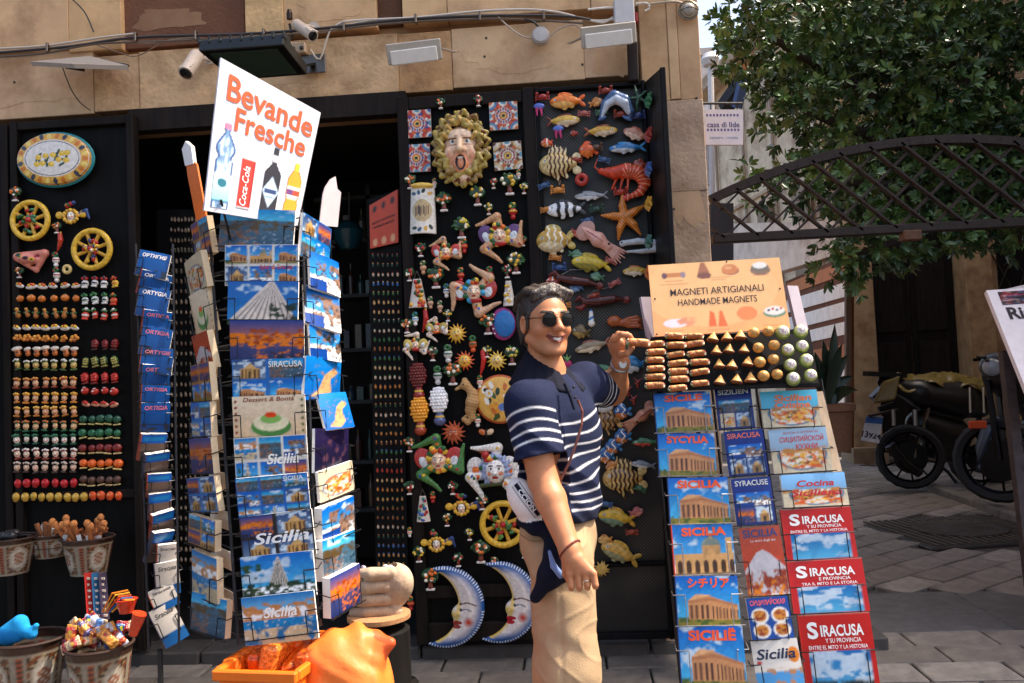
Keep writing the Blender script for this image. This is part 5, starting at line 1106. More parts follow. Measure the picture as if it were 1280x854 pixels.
S.ball((-8, 20, 8), 5, RD); S.cap((-14, -18, 5), (10, -16, 6), 3, 3, (66, 76, 40)); one((S, cf), 'three_legged_figure', 616, 588, 'white faced three-legged figure with lilac hair beside the man’s bag', 'ceramic figure')
one(bell(24, 46, [RD, OR, GN, (226, 170, 60)]), 'fruit_bell', 522, 367, 'bell heaped with red and orange fruit at the left edge', 'bell')
one(bell(16, 40, [YE, WH, (226, 180, 70)], 2), 'fruit_bell', 636, 367, 'slim yellow and white bell above the blue plate', 'bell')
one(bell(18, 40, [BL, (60, 100, 170), RD, (60, 120, 90)], 3), 'fruit_bell', 529, 636, 'slim blue bell at the left of the golden masks', 'bell')
for i, (x, y) in enumerate(((538, 377), (550, 382))): one(vase(16, (196, 150, 120), (206, 170, 140), i), 'mouse_figure', x, y, ['tiny pinkish mouse figure, left of a pair', 'tiny pinkish mouse figure, right of a pair'][i]+' by the fruit bell', 'figurine')
one(vase(18, WH, BL, 4), 'small_jar', 558, 362, 'small white jar left of the blue haired figure', 'jar'); one(vase(18, (206, 150, 110), (214, 170, 120), 6), 'small_jar', 529, 333, 'small pink clay jar above the fruit bell', 'jar'); one(vase(22, RD, YE, 7), 'small_jar', 641, 262, 'small red vase with lemons at the right edge under the lemon pot', 'jar')
one(vase(18, (236, 232, 226), (60, 150, 190), 5), 'small_jar', 519, 397, 'tiny white egg jar above the small three-legged figures', 'jar'); one(vase(22, (214, 90, 40), GN, 8), 'small_jar', 591, 428, 'small orange vase right of the yellow sun', 'jar'); one(vase(24, (220, 214, 206), (90, 110, 90), 9), 'small_jar', 560, 440, 'grey white vase left of the red sun', 'jar'); one(vase(24, (206, 204, 200), GN, 10), 'small_jar', 547, 467, 'grey white vase above the white pine cone', 'jar'); one(vase(20, (150, 60, 50), RD, 12), 'small_jar', 612, 341, 'small dark red vase over the blue haired figure', 'jar')
one(chili(30, (176, 34, 28)), 'chili_charm', 531, 401, 'dark red chili charm at the left of the middle door', 'charm'); one(chili(32, (196, 40, 30)), 'chili_charm', 603, 453, 'bright red chili charm between two sun faces', 'charm')
one(sunface(13, (220, 160, 46), (240, 196, 80), 1), 'sun_face', 571, 417, 'yellow sun face, the upper left of the small suns', 'sun face'); one(sunface(13, (206, 84, 36), (236, 180, 60), 2), 'sun_face', 581, 451, 'red rayed sun face under the small orange vase', 'sun face'); one(sunface(13, (222, 176, 60), (240, 204, 110), 3), 'sun_face', 621, 451, 'yellow sun face nearest the man’s shoulder', 'sun face'); one(sunface(15.5, (176, 78, 40), (190, 90, 46), 4), 'sun_face', 567, 541, 'plain terracotta sun face below the seahorse', 'sun face', m=M_TERRA)
one(pinecone(44, (100, 30, 26), (150, 50, 40), 1), 'ceramic_pine_cone', 523, 474, 'dark red ceramic pine cone at the left edge', 'pine cone'); one(pinecone(46, (222, 150, 44), (170, 70, 44), 2), 'ceramic_pine_cone', 525, 517, 'orange ceramic pine cone at the left edge', 'pine cone'); one(pinecone(46, (232, 228, 226), (90, 100, 140), 3), 'ceramic_pine_cone', 549, 505, 'white ceramic pine cone on a blue base', 'pine cone')
S = Sculpt(.7, 2); SH_ = (196, 150, 94); S.ball((-2, 22, 2), 6.5, SH_); S.cap((-6, 21, 2), (-14, 17, 2), 2.6, 2, SH_); S.chain([(2, 18, 2), (7, 10, 2), (6, 0, 3), (3, -10, 2), (5, -19, 2), (-1, -25, 2), (-6, -21, 2), (-3, -17, 2)], [5, 6.5, 8.5, 6.5, 4, 3.2, 2.6, 1.8], SH_); S.ell((13, 0, 1), (4, 7, 1.4), SH_); S.ell((-3, 29, 2), (3.5, 2.4, 2), SH_); S.ell((-4, 23, 8), (1.2, 1.2, 5), BK_, op='p')
put(S, 'seahorse', 585, 503, 'tan ceramic seahorse left of the orange plate', 'ceramic', m=M_TERRA, colfn=lambda V, C: np.where((np.mod(V[:, 1]+V[:, 0]*.3, 4) < 1.2)[:, None], C*.72, C))
S = Sculpt(.8, 1); S.ell((0, 0, 0), (31, 31, 5), (196, 92, 44)); S.ell((0, 0, 3), (28, 28, 4), (232, 178, 84)); rr = np.random.RandomState(6)
for i in range(26): a = rr.uniform(0, 6.28); q = rr.uniform(.3, 1); S.ell((math.cos(a)*23*q, math.sin(a)*23*q, 5), (5, 2.8, 20), [(60, 90, 50), (206, 110, 46), (40, 60, 44), (226, 150, 50), (238, 230, 214)][i % 5], rot=rr.uniform(0, 180), op='p')
S.ell((-13, 8, 5), (5, 5, 20), WH, op='p'); S.ell((-13, 8, 5), (2, 2, 20), YE, op='p'); S.ell((4, -10, 5), (6, 5, 20), (90, 130, 190), op='p')
put(S, 'painted_plate', 625, 499, 'round orange plate painted with flowers behind the man’s shoulder', 'plate')
S = Sculpt(.8, 1); S.ell((0, 0, 0), (16, 21, 4), (150, 50, 110)); S.ell((2, 0, 3), (13, 17, 3), (40, 110, 176)); [S.ball((-14+abs(v)*.25, v, 4), 1.2, WH) for v in (-12, -6, 0, 6, 12)]
put(S, 'painted_plate', 629, 405, 'blue plate with a purple dotted rim behind the man’s head', 'plate')
S = Sculpt(.6, .8); [S.ell((s_*5, 1, 1), (5, 3.6, 2), c, rot=s_*30) for s_, c in ((-1, (206, 110, 50)), (1, (226, 190, 150)))]; S.cap((0, -4, 2), (0, 4, 2), 1.4, 1, BK_); put(S, 'butterfly_charm', 608, 541, 'small brown and cream butterfly charm beside the terracotta sun', 'charm')
one(goldface(46, 7), 'golden_mask', 577, 634, 'golden face mask with red flowers and blue ribbon, upper of two', 'mask'); one(goldface(46, 9), 'golden_mask', 546, 679, 'golden face mask with blue ribbon, lower left of two', 'mask'); one(tree_pot(20, YE, 41), 'fruit_cluster', 524, 693, 'small cluster of lemons under the lower golden mask', 'ceramic')
one(wheel(30, 6, [(60, 110, 60), (90, 140, 60), RD]), 'cart_wheel', 629, 655, 'yellow ceramic cart wheel with green leaves behind the man’s hip', 'ceramic wheel')
def moon(lips):
    S = Sculpt(.75, 2)
    def f(p):
        u, v, w = p[..., 0], p[..., 1], p[..., 2]; d1 = np.hypot(u+17, v*1.0)-50; d2 = 47-np.hypot(u+46, v-2); d = np.maximum(d1, d2); nose = np.minimum(np.hypot(u-1, v+8)-9.5, np.hypot(u-1, v+31)-6); hh_ = np.maximum(7-np.abs(d-nose), 0)/7; d = np.maximum(np.minimum(d, nose)-hh_*hh_*1.75, d1)
        lip = np.minimum(np.hypot(u+4.5, v+18.7)-3, np.hypot(u+4, v+23.4)-3); d = np.minimum(d, lip)
        th = 3+5*np.clip(-d/14, 0, 1)**.6; return np.maximum(d, np.abs(w)-th)*.8
    S.fn(f, (-44, -51, -9), (34, 51, 9), (234, 222, 216))
    def cf(V, C):
        u, v = V[:, 0], V[:, 1]; d1 = 50-np.hypot(u+17, v); d2 = np.hypot(u+46, v-2)-47; t = np.clip(1.25-d1/11, 0, 1)[:, None]; C = C*(1-t)+lin((26, 92, 160))*t; t = np.clip(1-d1/3, 0, 1)[:, None]; C = C*(1-t*.6)+lin((24, 60, 120))*t*.6
        tip = np.clip((np.abs(v)-36)/10, 0, 1)[:, None]; C = C*(1-tip)+lin((30, 84, 150))*tip
        dots = (d1 < 3.2) & (np.mod(np.arctan2(v, u+17)*50, 3.6) < 1.5) & (np.abs(np.arctan2(v, u+17)) > .12); C[dots] = lin((226, 230, 236))
        t = np.clip(1-np.abs(d2)/4.5, 0, 1)[:, None]*(d1 > 6)[:, None]; C = C*(1-t)+lin((236, 200, 90))*t; t = np.clip(1.3-np.hypot(u+6, v+9)/6, 0, 1)[:, None]; C = C*(1-t)+lin((238, 206, 110))*t
        t = np.clip(1.25-np.hypot(u-13, v+18)/6, 0, 1)[:, None]; C = C*(1-t)+lin((196, 60, 40))*t
        L_ = (np.minimum(np.hypot((u+3)/8, (v+18.8)/2.4), np.hypot((u+3)/6, (v+23.4)/2.6)) < 1); C[L_] = lin(lips)
        br = (np.abs(v-(2.5+3*np.sin((u-2)*.16))) < .8) & (u > 2) & (u < 24); C[br] = lin((110, 70, 60)); ey = (np.abs(v+4-1.8*np.cos((u-10)*.28)) < .7) & (u > 3) & (u < 17); C[ey] = lin((90, 100, 120)); C[np.hypot(u-3.5, v+3) < 1.8] = lin((60, 80, 90)); C[np.hypot(u-4, v-4) < 1.6] = lin((100, 60, 60)); return C
    return S, cf
one(moon((150, 50, 40)), 'crescent_moon', 573, 758, 'white crescent moon face with blue rim, the left of two', 'moon'); one(moon((176, 20, 34)), 'crescent_moon', 640, 752, 'white crescent moon face with red lips beside the man’s leg', 'moon')
# ---- fish on the perforated panel
def F(px, py, L, H, back, belly, fin, label, stripes=None, flip=False, ang=0, spiny=False, tall=.36, name='ceramic_fish'):
    _seq[0] += 1; S, cf = fish(L, H, back, belly, fin, stripes, flip, _seq[0], spiny, tall); put(S, name, px, py, label, 'ceramic fish', ang=ang, colfn=cf)
F(708, 127, 48, 24, (226, 120, 36), (238, 180, 100), (226, 100, 30), 'orange goldfish at the top of the fish panel')
F(705, 151, 46, 18, (206, 164, 70), (232, 206, 170), (110, 50, 36), 'yellow brown fish under the orange goldfish', flip=True)
F(752, 164, 46, 17, (210, 160, 60), (236, 214, 180), (150, 80, 50), 'golden fish left of the pink one', flip=True); F(795, 168, 38, 18, (206, 140, 110), (238, 204, 180), (190, 100, 80), 'pink fish sloping down at the upper right', ang=-22)
F(783, 185, 50, 16, (50, 120, 176), (206, 216, 220), (60, 140, 190), 'bright blue tuna under the pink fish'); F(735, 188, 26, 24, (220, 92, 36), (232, 120, 50), (222, 80, 30), 'small orange goldfish left of the blue tuna', flip=False)
F(698, 206, 56, 50, (206, 178, 116), (226, 204, 150), (222, 200, 150), 'striped spiny fish with fanned fins, upper left of the fish panel', stripes=((84, 44, 28), 5.5, 2.4, .9), spiny=True, tall=.30); F(738, 245, 46, 13, (150, 150, 152), (226, 226, 228), (130, 130, 134), 'small white shark under the red ring', flip=False)
F(706, 262, 54, 26, (226, 226, 226), (236, 236, 236), (60, 60, 62), 'black and white banded fish', stripes=((30, 30, 32), 10, 4.6, .6)); F(693, 301, 52, 42, (190, 150, 70), (226, 206, 160), (196, 170, 90), 'reef fish with red lips and white stripes at the left', stripes=((232, 220, 196), 8, 2.2, 1.2))
F(738, 329, 54, 26, (206, 176, 54), (150, 140, 60), (196, 164, 50), 'yellow perch with a blue fin under the squid', ang=-8); F(795, 339, 38, 15, (206, 160, 60), (236, 220, 196), (190, 110, 50), 'slim golden fish partly behind the orange magnet sign')
F(683, 179, 17, 13, (206, 80, 36), (226, 130, 60), (200, 60, 30), 'tiny clownfish at the left edge', stripes=(WH, 6, 1.8, .3)); F(690, 352, 18, 14, (206, 84, 40), (226, 130, 60), (200, 60, 30), 'tiny clownfish above the man’s hair', stripes=(WH, 6, 1.8, .3)); F(717, 167, 11, 9, (150, 50, 36), (170, 70, 50), (150, 40, 30), 'tiny dark red fish beside the jellyfish')
F(740, 433, 50, 17, (150, 130, 100), (226, 206, 176), (150, 90, 70), 'silvery mullet with its tail at the man’s hand', ang=12); F(726, 415, 26, 20, (110, 90, 50), (170, 140, 80), (90, 70, 44), 'small brown fish beside the man’s sunglasses', ang=-12, flip=False)
F(790, 456, 40, 24, (50, 110, 150), (206, 216, 216), (60, 130, 170), 'blue and white fish behind the rows of filled pastries'); F(757, 462, 42, 12, (70, 120, 80), (190, 70, 60), (60, 110, 70), 'slim red and green fish above the raised forearm', ang=-6)
F(760, 526, 36, 34, (150, 110, 60), (190, 150, 90), (196, 160, 100), 'spiny brown scorpion fish in front of the man’s chest', stripes=((70, 44, 30), 6, 2.4, 1.5), spiny=True, tall=.3); F(779, 598, 58, 52, (190, 150, 84), (214, 180, 110), (206, 176, 110), 'large spiny patterned fish below the forearm', stripes=((76, 46, 30), 5.5, 2.8, .9), spiny=True, tall=.3)
for i, (x, y, w) in enumerate(((778, 515, 'upper right'), (778, 546, 'lower right'), (766, 559, 'middle'), (757, 570, 'lowest left'))): F(x, y, 24, 20, (50, 90, 140), (206, 120, 60), (60, 120, 160), 'round blue and orange fish, '+w+' of the four together', stripes=(WH, 8, 1.6, 2), tall=.4)
F(806, 553, 36, 12, (70, 120, 80), (196, 70, 60), (60, 110, 70), 'slim red and green fish near the guidebooks'); F(803, 581, 34, 11, (130, 136, 140), (222, 224, 226), (110, 116, 120), 'small grey shark beside the guidebooks', ang=-8)
F(770, 647, 50, 26, (206, 164, 50), (120, 150, 120), (190, 140, 40), 'yellow fish with a teal fin at the hem of the shirt', ang=-10); F(774, 691, 54, 28, (200, 156, 70), (150, 150, 110), (196, 150, 50), 'yellow fish with a teal fin, lowest on the panel', ang=-24); F(756, 675, 20, 14, (206, 150, 70), (226, 190, 120), (190, 120, 50), 'tiny yellow fish between the two large yellow ones')
def blob(name, px, py, label, cat, prims, res=.65, k=1, cf=None, ang=0, m=None):
    S = Sculpt(res, k)
    for q in prims:
        if q[0] == 'e': S.ell(q[1], q[2], q[3], rot=q[4] if len(q) > 4 else None, op='p' if len(q) > 5 else '+')
        elif q[0] == 'c': S.chain(q[1], q[2], q[3])
        elif q[0] == 'r': S.ring(q[1], q[2], q[3], q[4])
    return put(S, name, px, py, label, cat, ang=ang, colfn=cf, m=m)
def star(r, col, n=5, seed=0, w=.17): return [('c', [(0, 0, 2), (math.cos(a)*r*.5, math.sin(a)*r*.5, 2.5), (math.cos(a+.12*((i*7) % 3-1))*r, math.sin(a+.12*((i*7) % 3-1))*r, 1)], [r*w*1.2, r*w, r*.05], col) for i, a in enumerate([R_(90+10*seed)+2*math.pi*i/n for i in range(n)])]
blob('starfish', 781, 272, 'orange starfish with dark dots at the right of the fish panel', 'ceramic starfish', star(29, (220, 130, 50), 5, 1), cf=lambda V, C: np.where(((np.sin(V[:, 0]*1.6)*np.sin(V[:, 1]*1.6) > .45))[:, None], C*.35, C))
blob('starfish', 798, 123, 'dark green starfish with thin arms at the top right of the panel', 'ceramic starfish', star(17, (50, 84, 62), 5, 2, .11))
blob('starfish', 752, 711, 'tiny golden spiked star low on the panel beside the trousers', 'ceramic starfish', star(10, (206, 164, 84), 12, 0, .16))
DL = (196, 204, 216)
blob('dolphin', 770, 134, 'silver blue dolphin curving at the top of the fish panel', 'ceramic dolphin', [('c', [(-20, -12, 2), (-14, 4, 4), (-2, 12, 5), (10, 6, 5), (17, -8, 4), (17, -16, 3)], [2, 5, 8, 8, 5, 2], (70, 96, 136)), ('c', [(-18, -12, 4), (-11, 2, 7), (0, 8, 8), (10, 2, 8), (15, -9, 6)], [1.5, 4.5, 6, 6, 3.5], DL), ('c', [(2, 14, 4), (0, 21, 3)], [3.5, 1], (70, 96, 136)), ('e', (-18, -14, 3), (6, 2.5, 2), (70, 100, 150), 20), ('e', (13, -16, 3), (7, 2.4, 2), (80, 110, 160), -30)])
SHR = (206, 66, 34)
def shr(V, C): m_ = np.mod(np.arctan2(V[:, 1]+2, V[:, 0]-8)*9, 2.6) < .55; C = C.copy(); C[m_ & (V[:, 0] > 0)] = lin((236, 160, 120)); return scribble(V, C, 3, .25)
blob('shrimp', 778, 227, 'big red shrimp curling on the right of the fish panel', 'ceramic shrimp', [('c', [(-26, 14, 3), (-10, 10, 5), (6, 12, 6), (20, 8, 6), (28, -4, 5), (22, -15, 4), (10, -20, 3)], [4, 8, 9.5, 9, 7.5, 5.5, 3], SHR), ('e', (5, -21, 3), (8, 4, 2), (190, 50, 30), 20), ('c', [(-28, 14, 3), (-34, 20, 2), (-30, 30, 2)], [1.4, 1, .7], (190, 70, 44)), ('c', [(-8, 2, 3), (-14, -10, 3)], [2, 1], SHR), ('c', [(0, 2, 3), (-4, -12, 3)], [2, 1], SHR), ('c', [(7, 1, 3), (6, -11, 3)], [2, 1], SHR), ('e', (-22, 17, 7), (1.6, 1.6, 3), BK_, 0, 'p')], cf=shr)
SQ = (222, 164, 146)
def squid(n, px, py, label, ang, s_, col=SQ): blob(n, px, py, label, 'ceramic squid', [('c', [(-26*s_, 0, 3), (-4*s_, 0, 5), (6*s_, 0, 4)], [2*s_, 9*s_, 6*s_], col), ('e', (-22*s_, 0, 3), (10*s_, 13*s_, 1.6), tuple(c*.85 for c in col)), ('e', (9*s_, 0, 4), (6*s_, 5.5*s_, 5), col)]+[('c', [(10*s_, (i-2.5)*1.6*s_, 4), (22*s_, (i-2.5)*2.6*s_, 3), ((30+3*(i % 2))*s_, (i-2.5)*3.6*s_, 2)], [1.9*s_, 1.5*s_, .8*s_], tuple(c*.95 for c in col)) for i in range(6)]+[('e', (-8*s_, 0, 6), (14*s_, 1.2, 10), (150, 70, 70), 0, 'p'), ('e', (9*s_, 3*s_, 8), (1.5, 1.5, 4), BK_, 0, 'p')], ang=ang)
squid('squid', 751, 303, 'pale pink squid lying diagonally mid panel', -40, 1.08); squid('squid', 800, 521, 'brown and pink squid beside the top guidebook', 215, .8, (190, 130, 100))
blob('eel', 798, 308, 'silver eel folded on itself at the right edge', 'ceramic eel', [('c', [(-20, 4, 3), (0, 6, 3), (20, 3, 3), (22, -6, 3), (4, -7, 3), (-16, -6, 2)], [4, 4, 4, 3.6, 3, 1], (190, 192, 194)), ('e', (-21, 5, 6), (1.3, 1.3, 3), BK_, 0, 'p'), ('e', (0, 0, 4), (19, 1.6, 12), (40, 40, 44), 0, 'p')])
blob('red_coral_ring', 727, 225, 'round red coral ring in the middle left of the fish panel', 'ceramic coral', [('r', (0, 0, 2), 5.4, 3.2, (176, 50, 34))])
for i, (x, y, w) in enumerate(((674, 137, 'left edge'), (698, 165, 'second, under the yellow brown fish'))): blob('jellyfish', x, y, 'blue and pink jellyfish, '+w, 'ceramic jellyfish', [('e', (0, 4, 1), (7, 4, 3), (90, 110, 190)), ('c', [(-3, 1, 1), (-3, -8, 1)], [2.2, 1], (190, 50, 110)), ('c', [(2, 1, 1), (3, -8, 1)], [2.2, 1], (200, 60, 120))])
for i, (x, y, c, w) in enumerate(((678, 122, (150, 36, 30), 'red crab at the top left of the fish panel'), (757, 114, (140, 50, 34), 'red crab at the top middle'), (699, 335, (40, 70, 120), 'blue crab left of the yellow perch'), (776, 240, (176, 60, 40), 'red crab under the shrimp'), (746, 262, (40, 70, 56), 'dark green crab under the white shark'), (776, 143, (150, 60, 44), 'small red crab under the dolphin'), (697, 238, (206, 130, 50), 'orange crab under the striped spiny fish'), (798, 145, (44, 60, 110), 'small blue crab under the green starfish'), (745, 185, (90, 60, 44), 'brown crab by the small goldfish'))):
    blob('crab', x, y, w, 'ceramic crab', [('e', (0, 0, 2), (5.5, 4, 3), c)]+[('c', [(s_*3, k_*2-1, 1.5), (s_*8, k_*3, 1.2), (s_*9, k_*3-3, 1)], [.9, .7, .4], c) for s_ in (-1, 1) for k_ in (-1, 0, 1)]+[('e', (s_*7, 5, 2), (2.2, 1.8, 1.5), c) for s_ in (-1, 1)])
blob('octopus', 780, 405, 'orange brown octopus above the pastry magnets', 'ceramic octopus', [('e', (-12, 4, 2), (9, 7, 6), (176, 90, 44))]+[('c', [(-6, 1, 2), (6, 6-3*i, 2), (16+2*(i % 2), 8-4*i, 2), (22, 5-4*i, 1)], [3.4, 2.8, 2, .8], (170, 84, 40)) for i in range(4)])
for i, (x, y, a, w) in enumerate(((755, 376, 6, 'dark red lobster above the man’s raised hand'), (722, 352, -8, 'dim red lobster over the man’s hair'))): blob('lobster', x, y, w, 'ceramic lobster', [('c', [(-24, 2, 2), (-6, 0, 3), (12, 0, 3), (24, -2, 2)], [4, 6, 5, 2], (74, 26, 22)), ('e', (28, -3, 2), (5, 5, 1.5), (100, 30, 24)), ('c', [(-22, 3, 2), (-30, 8, 2), (-36, 5, 2)], [2, 3.6, 1.5], (84, 28, 22)), ('c', [(-22, 0, 2), (-30, -5, 2), (-36, -3, 2)], [2, 3.4, 1.4], (120, 36, 28)), ('c', [(-24, 4, 2), (-10, 14, 1), (14, 16, 1)], [.7, .5, .4], (130, 120, 110))], ang=a)
blob('lighthouse_figure', 739, 397, 'little yellow and blue lighthouse figure beside the sunglasses', 'figurine', [('c', [(0, -8, 2), (0, 6, 2)], [4, 2.6], (232, 226, 214)), ('e', (0, -8, 2), (5, 2.4, 3), (220, 160, 50)), ('e', (0, -1, 3), (5, 1.6, 8), (70, 120, 180), 30, 'p'), ('e', (0, 8, 2), (2.4, 2.4, 2), (60, 100, 160))])
blob('pink_anemone', 709, 452, 'small pink and green sea flower beside the man’s chin', 'ceramic flower', [('e', (0, -3, 1), (6, 5, 3), (190, 40, 100)), ('c', [(0, 1, 2), (-5, 7, 1)], [2, .6], (90, 130, 60)), ('c', [(0, 1, 2), (5, 7, 1)], [2, .6], (90, 130, 60)), ('c', [(0, 1, 2), (0, 9, 1)], [2, .6], (110, 150, 70))])
for i, (x, y, w) in enumerate(((792, 499, 'upper'), (797, 478, 'topmost'), (785, 488, 'left'))): blob('coral', x, y, 'dark red coral sprig, '+w+' of three by the pastry magnets', 'ceramic coral', [('c', [(0, -6, 1), (0, 0, 2), (-4, 6, 1)], [2, 1.6, .6], (130, 40, 30)), ('c', [(0, 0, 2), (5, 5, 1)], [1.6, .6], (150, 50, 36)), ('c', [(0, -3, 2), (-5, 0, 1)], [1.4, .5], (140, 44, 32))])
blob('pale_shell', 757, 510, 'pale scallop shell at the front of the striped shirt', 'ceramic shell', [('e', (0, 0, 1), (10, 6, 3), (206, 200, 190), 15)], cf=lambda V, C: np.where((np.mod(V[:, 0], 2.4) < .8)[:, None], C*.6, C))
for i, (x, y) in enumerate(((722, 292), (734, 276), (706, 381), (746, 346), (768, 354), (716, 474), (741, 492), (722, 506), (789, 432), (744, 548), (720, 200), (755, 200), (745, 128), (752, 140), (730, 142), (800, 205), (680, 232), (683, 262), (720, 318), (764, 326), (742, 370), (720, 360), (694, 322), (800, 610), (796, 640), (790, 665), (758, 630), (765, 582))):
    c = [(150, 60, 40), (60, 90, 130), (190, 120, 50), (70, 110, 80), (170, 90, 80)][i % 5]
    if i % 3 == 0: S, cf = fish(20, 13, c, tuple(min(255, q+60) for q in c), c, None, i % 2 == 0, i+80)
    else:
        S = Sculpt(.6, .8); S.ell((0, 0, 1), (5, 3.6, 3), c); [S.chain([(s_*3, j*2-1, 1), (s_*7, j*3, 1), (s_*8, j*3-2, .8)], [.9, .7, .4], c) for s_ in (-1, 1) for j in (-1, 0, 1)]; cf = None
    put(S, 'small_sea_creature', x, y, 'small sea creature', 'ceramic', 'small sea creatures filling gaps on the fish panel', colfn=cf, ang=(i*37) % 50-25)
relabel('small sea creatures filling gaps on the fish panel', 'small ceramic sea creature filling gaps on the fish panel')
# sea creatures on the return sheet (seen edge-on)
for i, (v_, c, w) in enumerate(((.06, (40, 110, 70), 'green'), (.16, (150, 46, 36), 'red'), (.26, (50, 90, 150), 'blue'), (.36, (206, 150, 50), 'yellow'), (.47, (60, 110, 100), 'teal'), (.56, (206, 100, 40), 'orange'))):
    S, cf = fish(34, 20, c, tuple(min(255, x+50) for x in c), c, None, False, 60+i); y_ = 100+v_*430; p = P(815, y_, LY-.15); o = link_mesh('ceramic_fish', sculpt_mesh(S, 'ceramic_fish', M_CER, True, CS, colfn=cf)); o.location = (float(p[0])-.016, LY-.15, float(p[2])); o.rotation_euler = (0, 0, R_(-84)); tag(o, w+' fish fixed on the narrow side return of the perforated panel', 'ceramic fish')
# ================================================================== RACKS, CARDS AND BOOKS
def bil(q, u, v): return q[0]*(1-u)*(1-v)+q[1]*u*(1-v)+q[2]*u*v+q[3]*(1-u)*v        # q = BL, BR, TR, TL
def quad_text(mb, q, s, u, v, su, sv, col, bold=0., lift=.002, rot=0, width=None, align='CENTER', shear=0):
    """flat lettering laid on the quad q in its own coordinates (su, sv: size of one em along each side)"""
    t = MB(); text_mb(t, s, 1, col, (0, 0, 0), (1, 0, 0), (0, 1, 0), bold, align, shear, lift=0)
    if not t.n: return
    V = t.V[0]; w = V[:, 0].max()-V[:, 0].min(); x = V[:, 0]*(su if width is None else width/w); y = V[:, 1]*sv
    if rot: x, y = -V[:, 1]*su, V[:, 0]*sv
    n = np.cross(q[1]-q[0], q[3]-q[0]); n /= np.linalg.norm(n)
    mb.add(np.array([bil(q, u+a, v+b)+n*lift for a, b in zip(x, y)]), t.F, col)
def quad_print(cv, q, lift=.001):
    img = cv.out(); H, Wd = img.shape[:2]; uu, vv = np.meshgrid(np.linspace(0, 1, Wd), np.linspace(1, 0, H)); n = np.cross(q[1]-q[0], q[3]-q[0]); n /= np.linalg.norm(n)
    V = (q[0]*((1-uu)*(1-vv))[..., None]+q[1]*(uu*(1-vv))[..., None]+q[2]*(uu*vv)[..., None]+q[3]*((1-uu)*vv)[..., None]+n*lift).reshape(-1, 3)
    i = np.arange(H*Wd).reshape(H, Wd); return V, np.stack([i[1:, :-1], i[1:, 1:], i[:-1, 1:], i[:-1, :-1]], -1).reshape(-1, 4), img.reshape(-1, 3)
# ---- printed pictures
SKY, SKY2, SEA = (34, 150, 206), (120, 202, 230), (16, 110, 160)
def sky_(c, y0=.0, a=SKY2, b=SKY, seed=1, cl=.66): c.rect(0, y0, 1, 1, a, b); c.blot(0, y0+.1, 1, 1, (214, 226, 236), 5, cl, seed); return c
def m_harbor(c, s=1): sky_(c, .7, seed=s); c.rect(0, 0, 1, .72, (70, 96, 116), (96, 130, 150)); c.blot(0, .0, .55, .72, (150, 116, 96), 22, .45, s); c.blot(0, .5, 1, .74, (110, 92, 60), 16, .4, s+1); c.blot(.3, .1, 1, .5, (190, 200, 206), 40, .80, s+2); return c
def m_cone(c, s=1, dark=False): sky_(c, .0, (60, 150, 206), (30, 120, 190), s, .8); c.poly([(.02 if not dark else .3, .10), (.98, .10), (.66, .98), (.60, .98)], (228, 218, 210)); [c.poly([(.1+i*.1, .1), (.13+i*.1, .1), (.64, .97)], (150, 140, 140)) for i in range(9)]; c.rect(0, 0, 1, .12, (60, 84, 50)); c.blot(.6, 0, 1, .5, (36, 60, 34), 14, .5, s); return c
def m_pyramid(c, s=1): sky_(c, .3, (110, 190, 226), (30, 130, 205), s, .66); c.poly([(.36, .26), (.66, .26), (.53, .92), (.50, .92)], (214, 206, 196)); [c.poly([(.38+i*.04, .26), (.395+i*.04, .26), (.515, .9)], (110, 110, 110)) for i in range(7)]; c.blot(0, .1, 1, .38, (40, 70, 40), 20, .35, s); c.rect(0, 0, 1, .14, (44, 110, 140)); c.blot(0, .1, .3, .8, (60, 90, 40), 12, .6, s+3); return c
def m_night(c, s=1): c.rect(0, .5, 1, 1, (206, 140, 110), (50, 90, 160)); c.rect(0, 0, 1, .5, (50, 70, 120), (90, 96, 140)); c.blot(0, .42, 1, .70, (236, 150, 50), 26, .34, s); c.blot(.2, .46, 1, .80, (176, 92, 40), 16, .55, s+1); c.blot(.3, .05, 1, .45, (226, 140, 60), 18, .62, s+2); c.blot(.5, .05, 1, .3, (40, 40, 60), 20, .6, s+4); return c
def m_beach(c, s=1): c.rect(0, .7, 1, 1, (150, 200, 226), (60, 140, 200)); c.blot(0, .5, 1, .84, (206, 150, 96), 12, .4, s); c.rect(0, .3, 1, .5, (40, 150, 200)); c.rect(0, 0, 1, .32, (214, 196, 166)); c.blot(0, 0, 1, .4, (60, 130, 176), 10, .55, s+1); c.blot(0, .1, 1, .5, (236, 226, 210), 30, .74, s+2); return c
def m_temple(c, s=1, top=.62):
    sky_(c, .12, (110, 196, 232), (16, 120, 200), s, .72); c.rect(0, 0, 1, .14, (150, 140, 70)); c.blot(0, 0, 1, .18, (90, 110, 50), 18, .5, s)
    L = lambda x: .12+.06*(1-x); b0, b1 = .14, .12
    c.poly([(.18, .14), (.97, .13), (.97, .40), (.52, top-.02), (.18, .50)], (206, 160, 120)); c.poly([(.18, .50), (.52, top-.02), (.55, top), (.30, top+.01)], (226, 184, 144))
    for i in range(8): x = .56+i*.055; c.rect(x, .15, x+.024, .40-.012*i, (90, 60, 46))
    for i in range(4): x = .21+i*.085; c.rect(x, .15, x+.04, .42, (112, 76, 58))
    c.poly([(.18, .46), (.55, .50), (.97, .38), (.97, .42), (.55, .56), (.18, .51)], (190, 140, 104)); return c
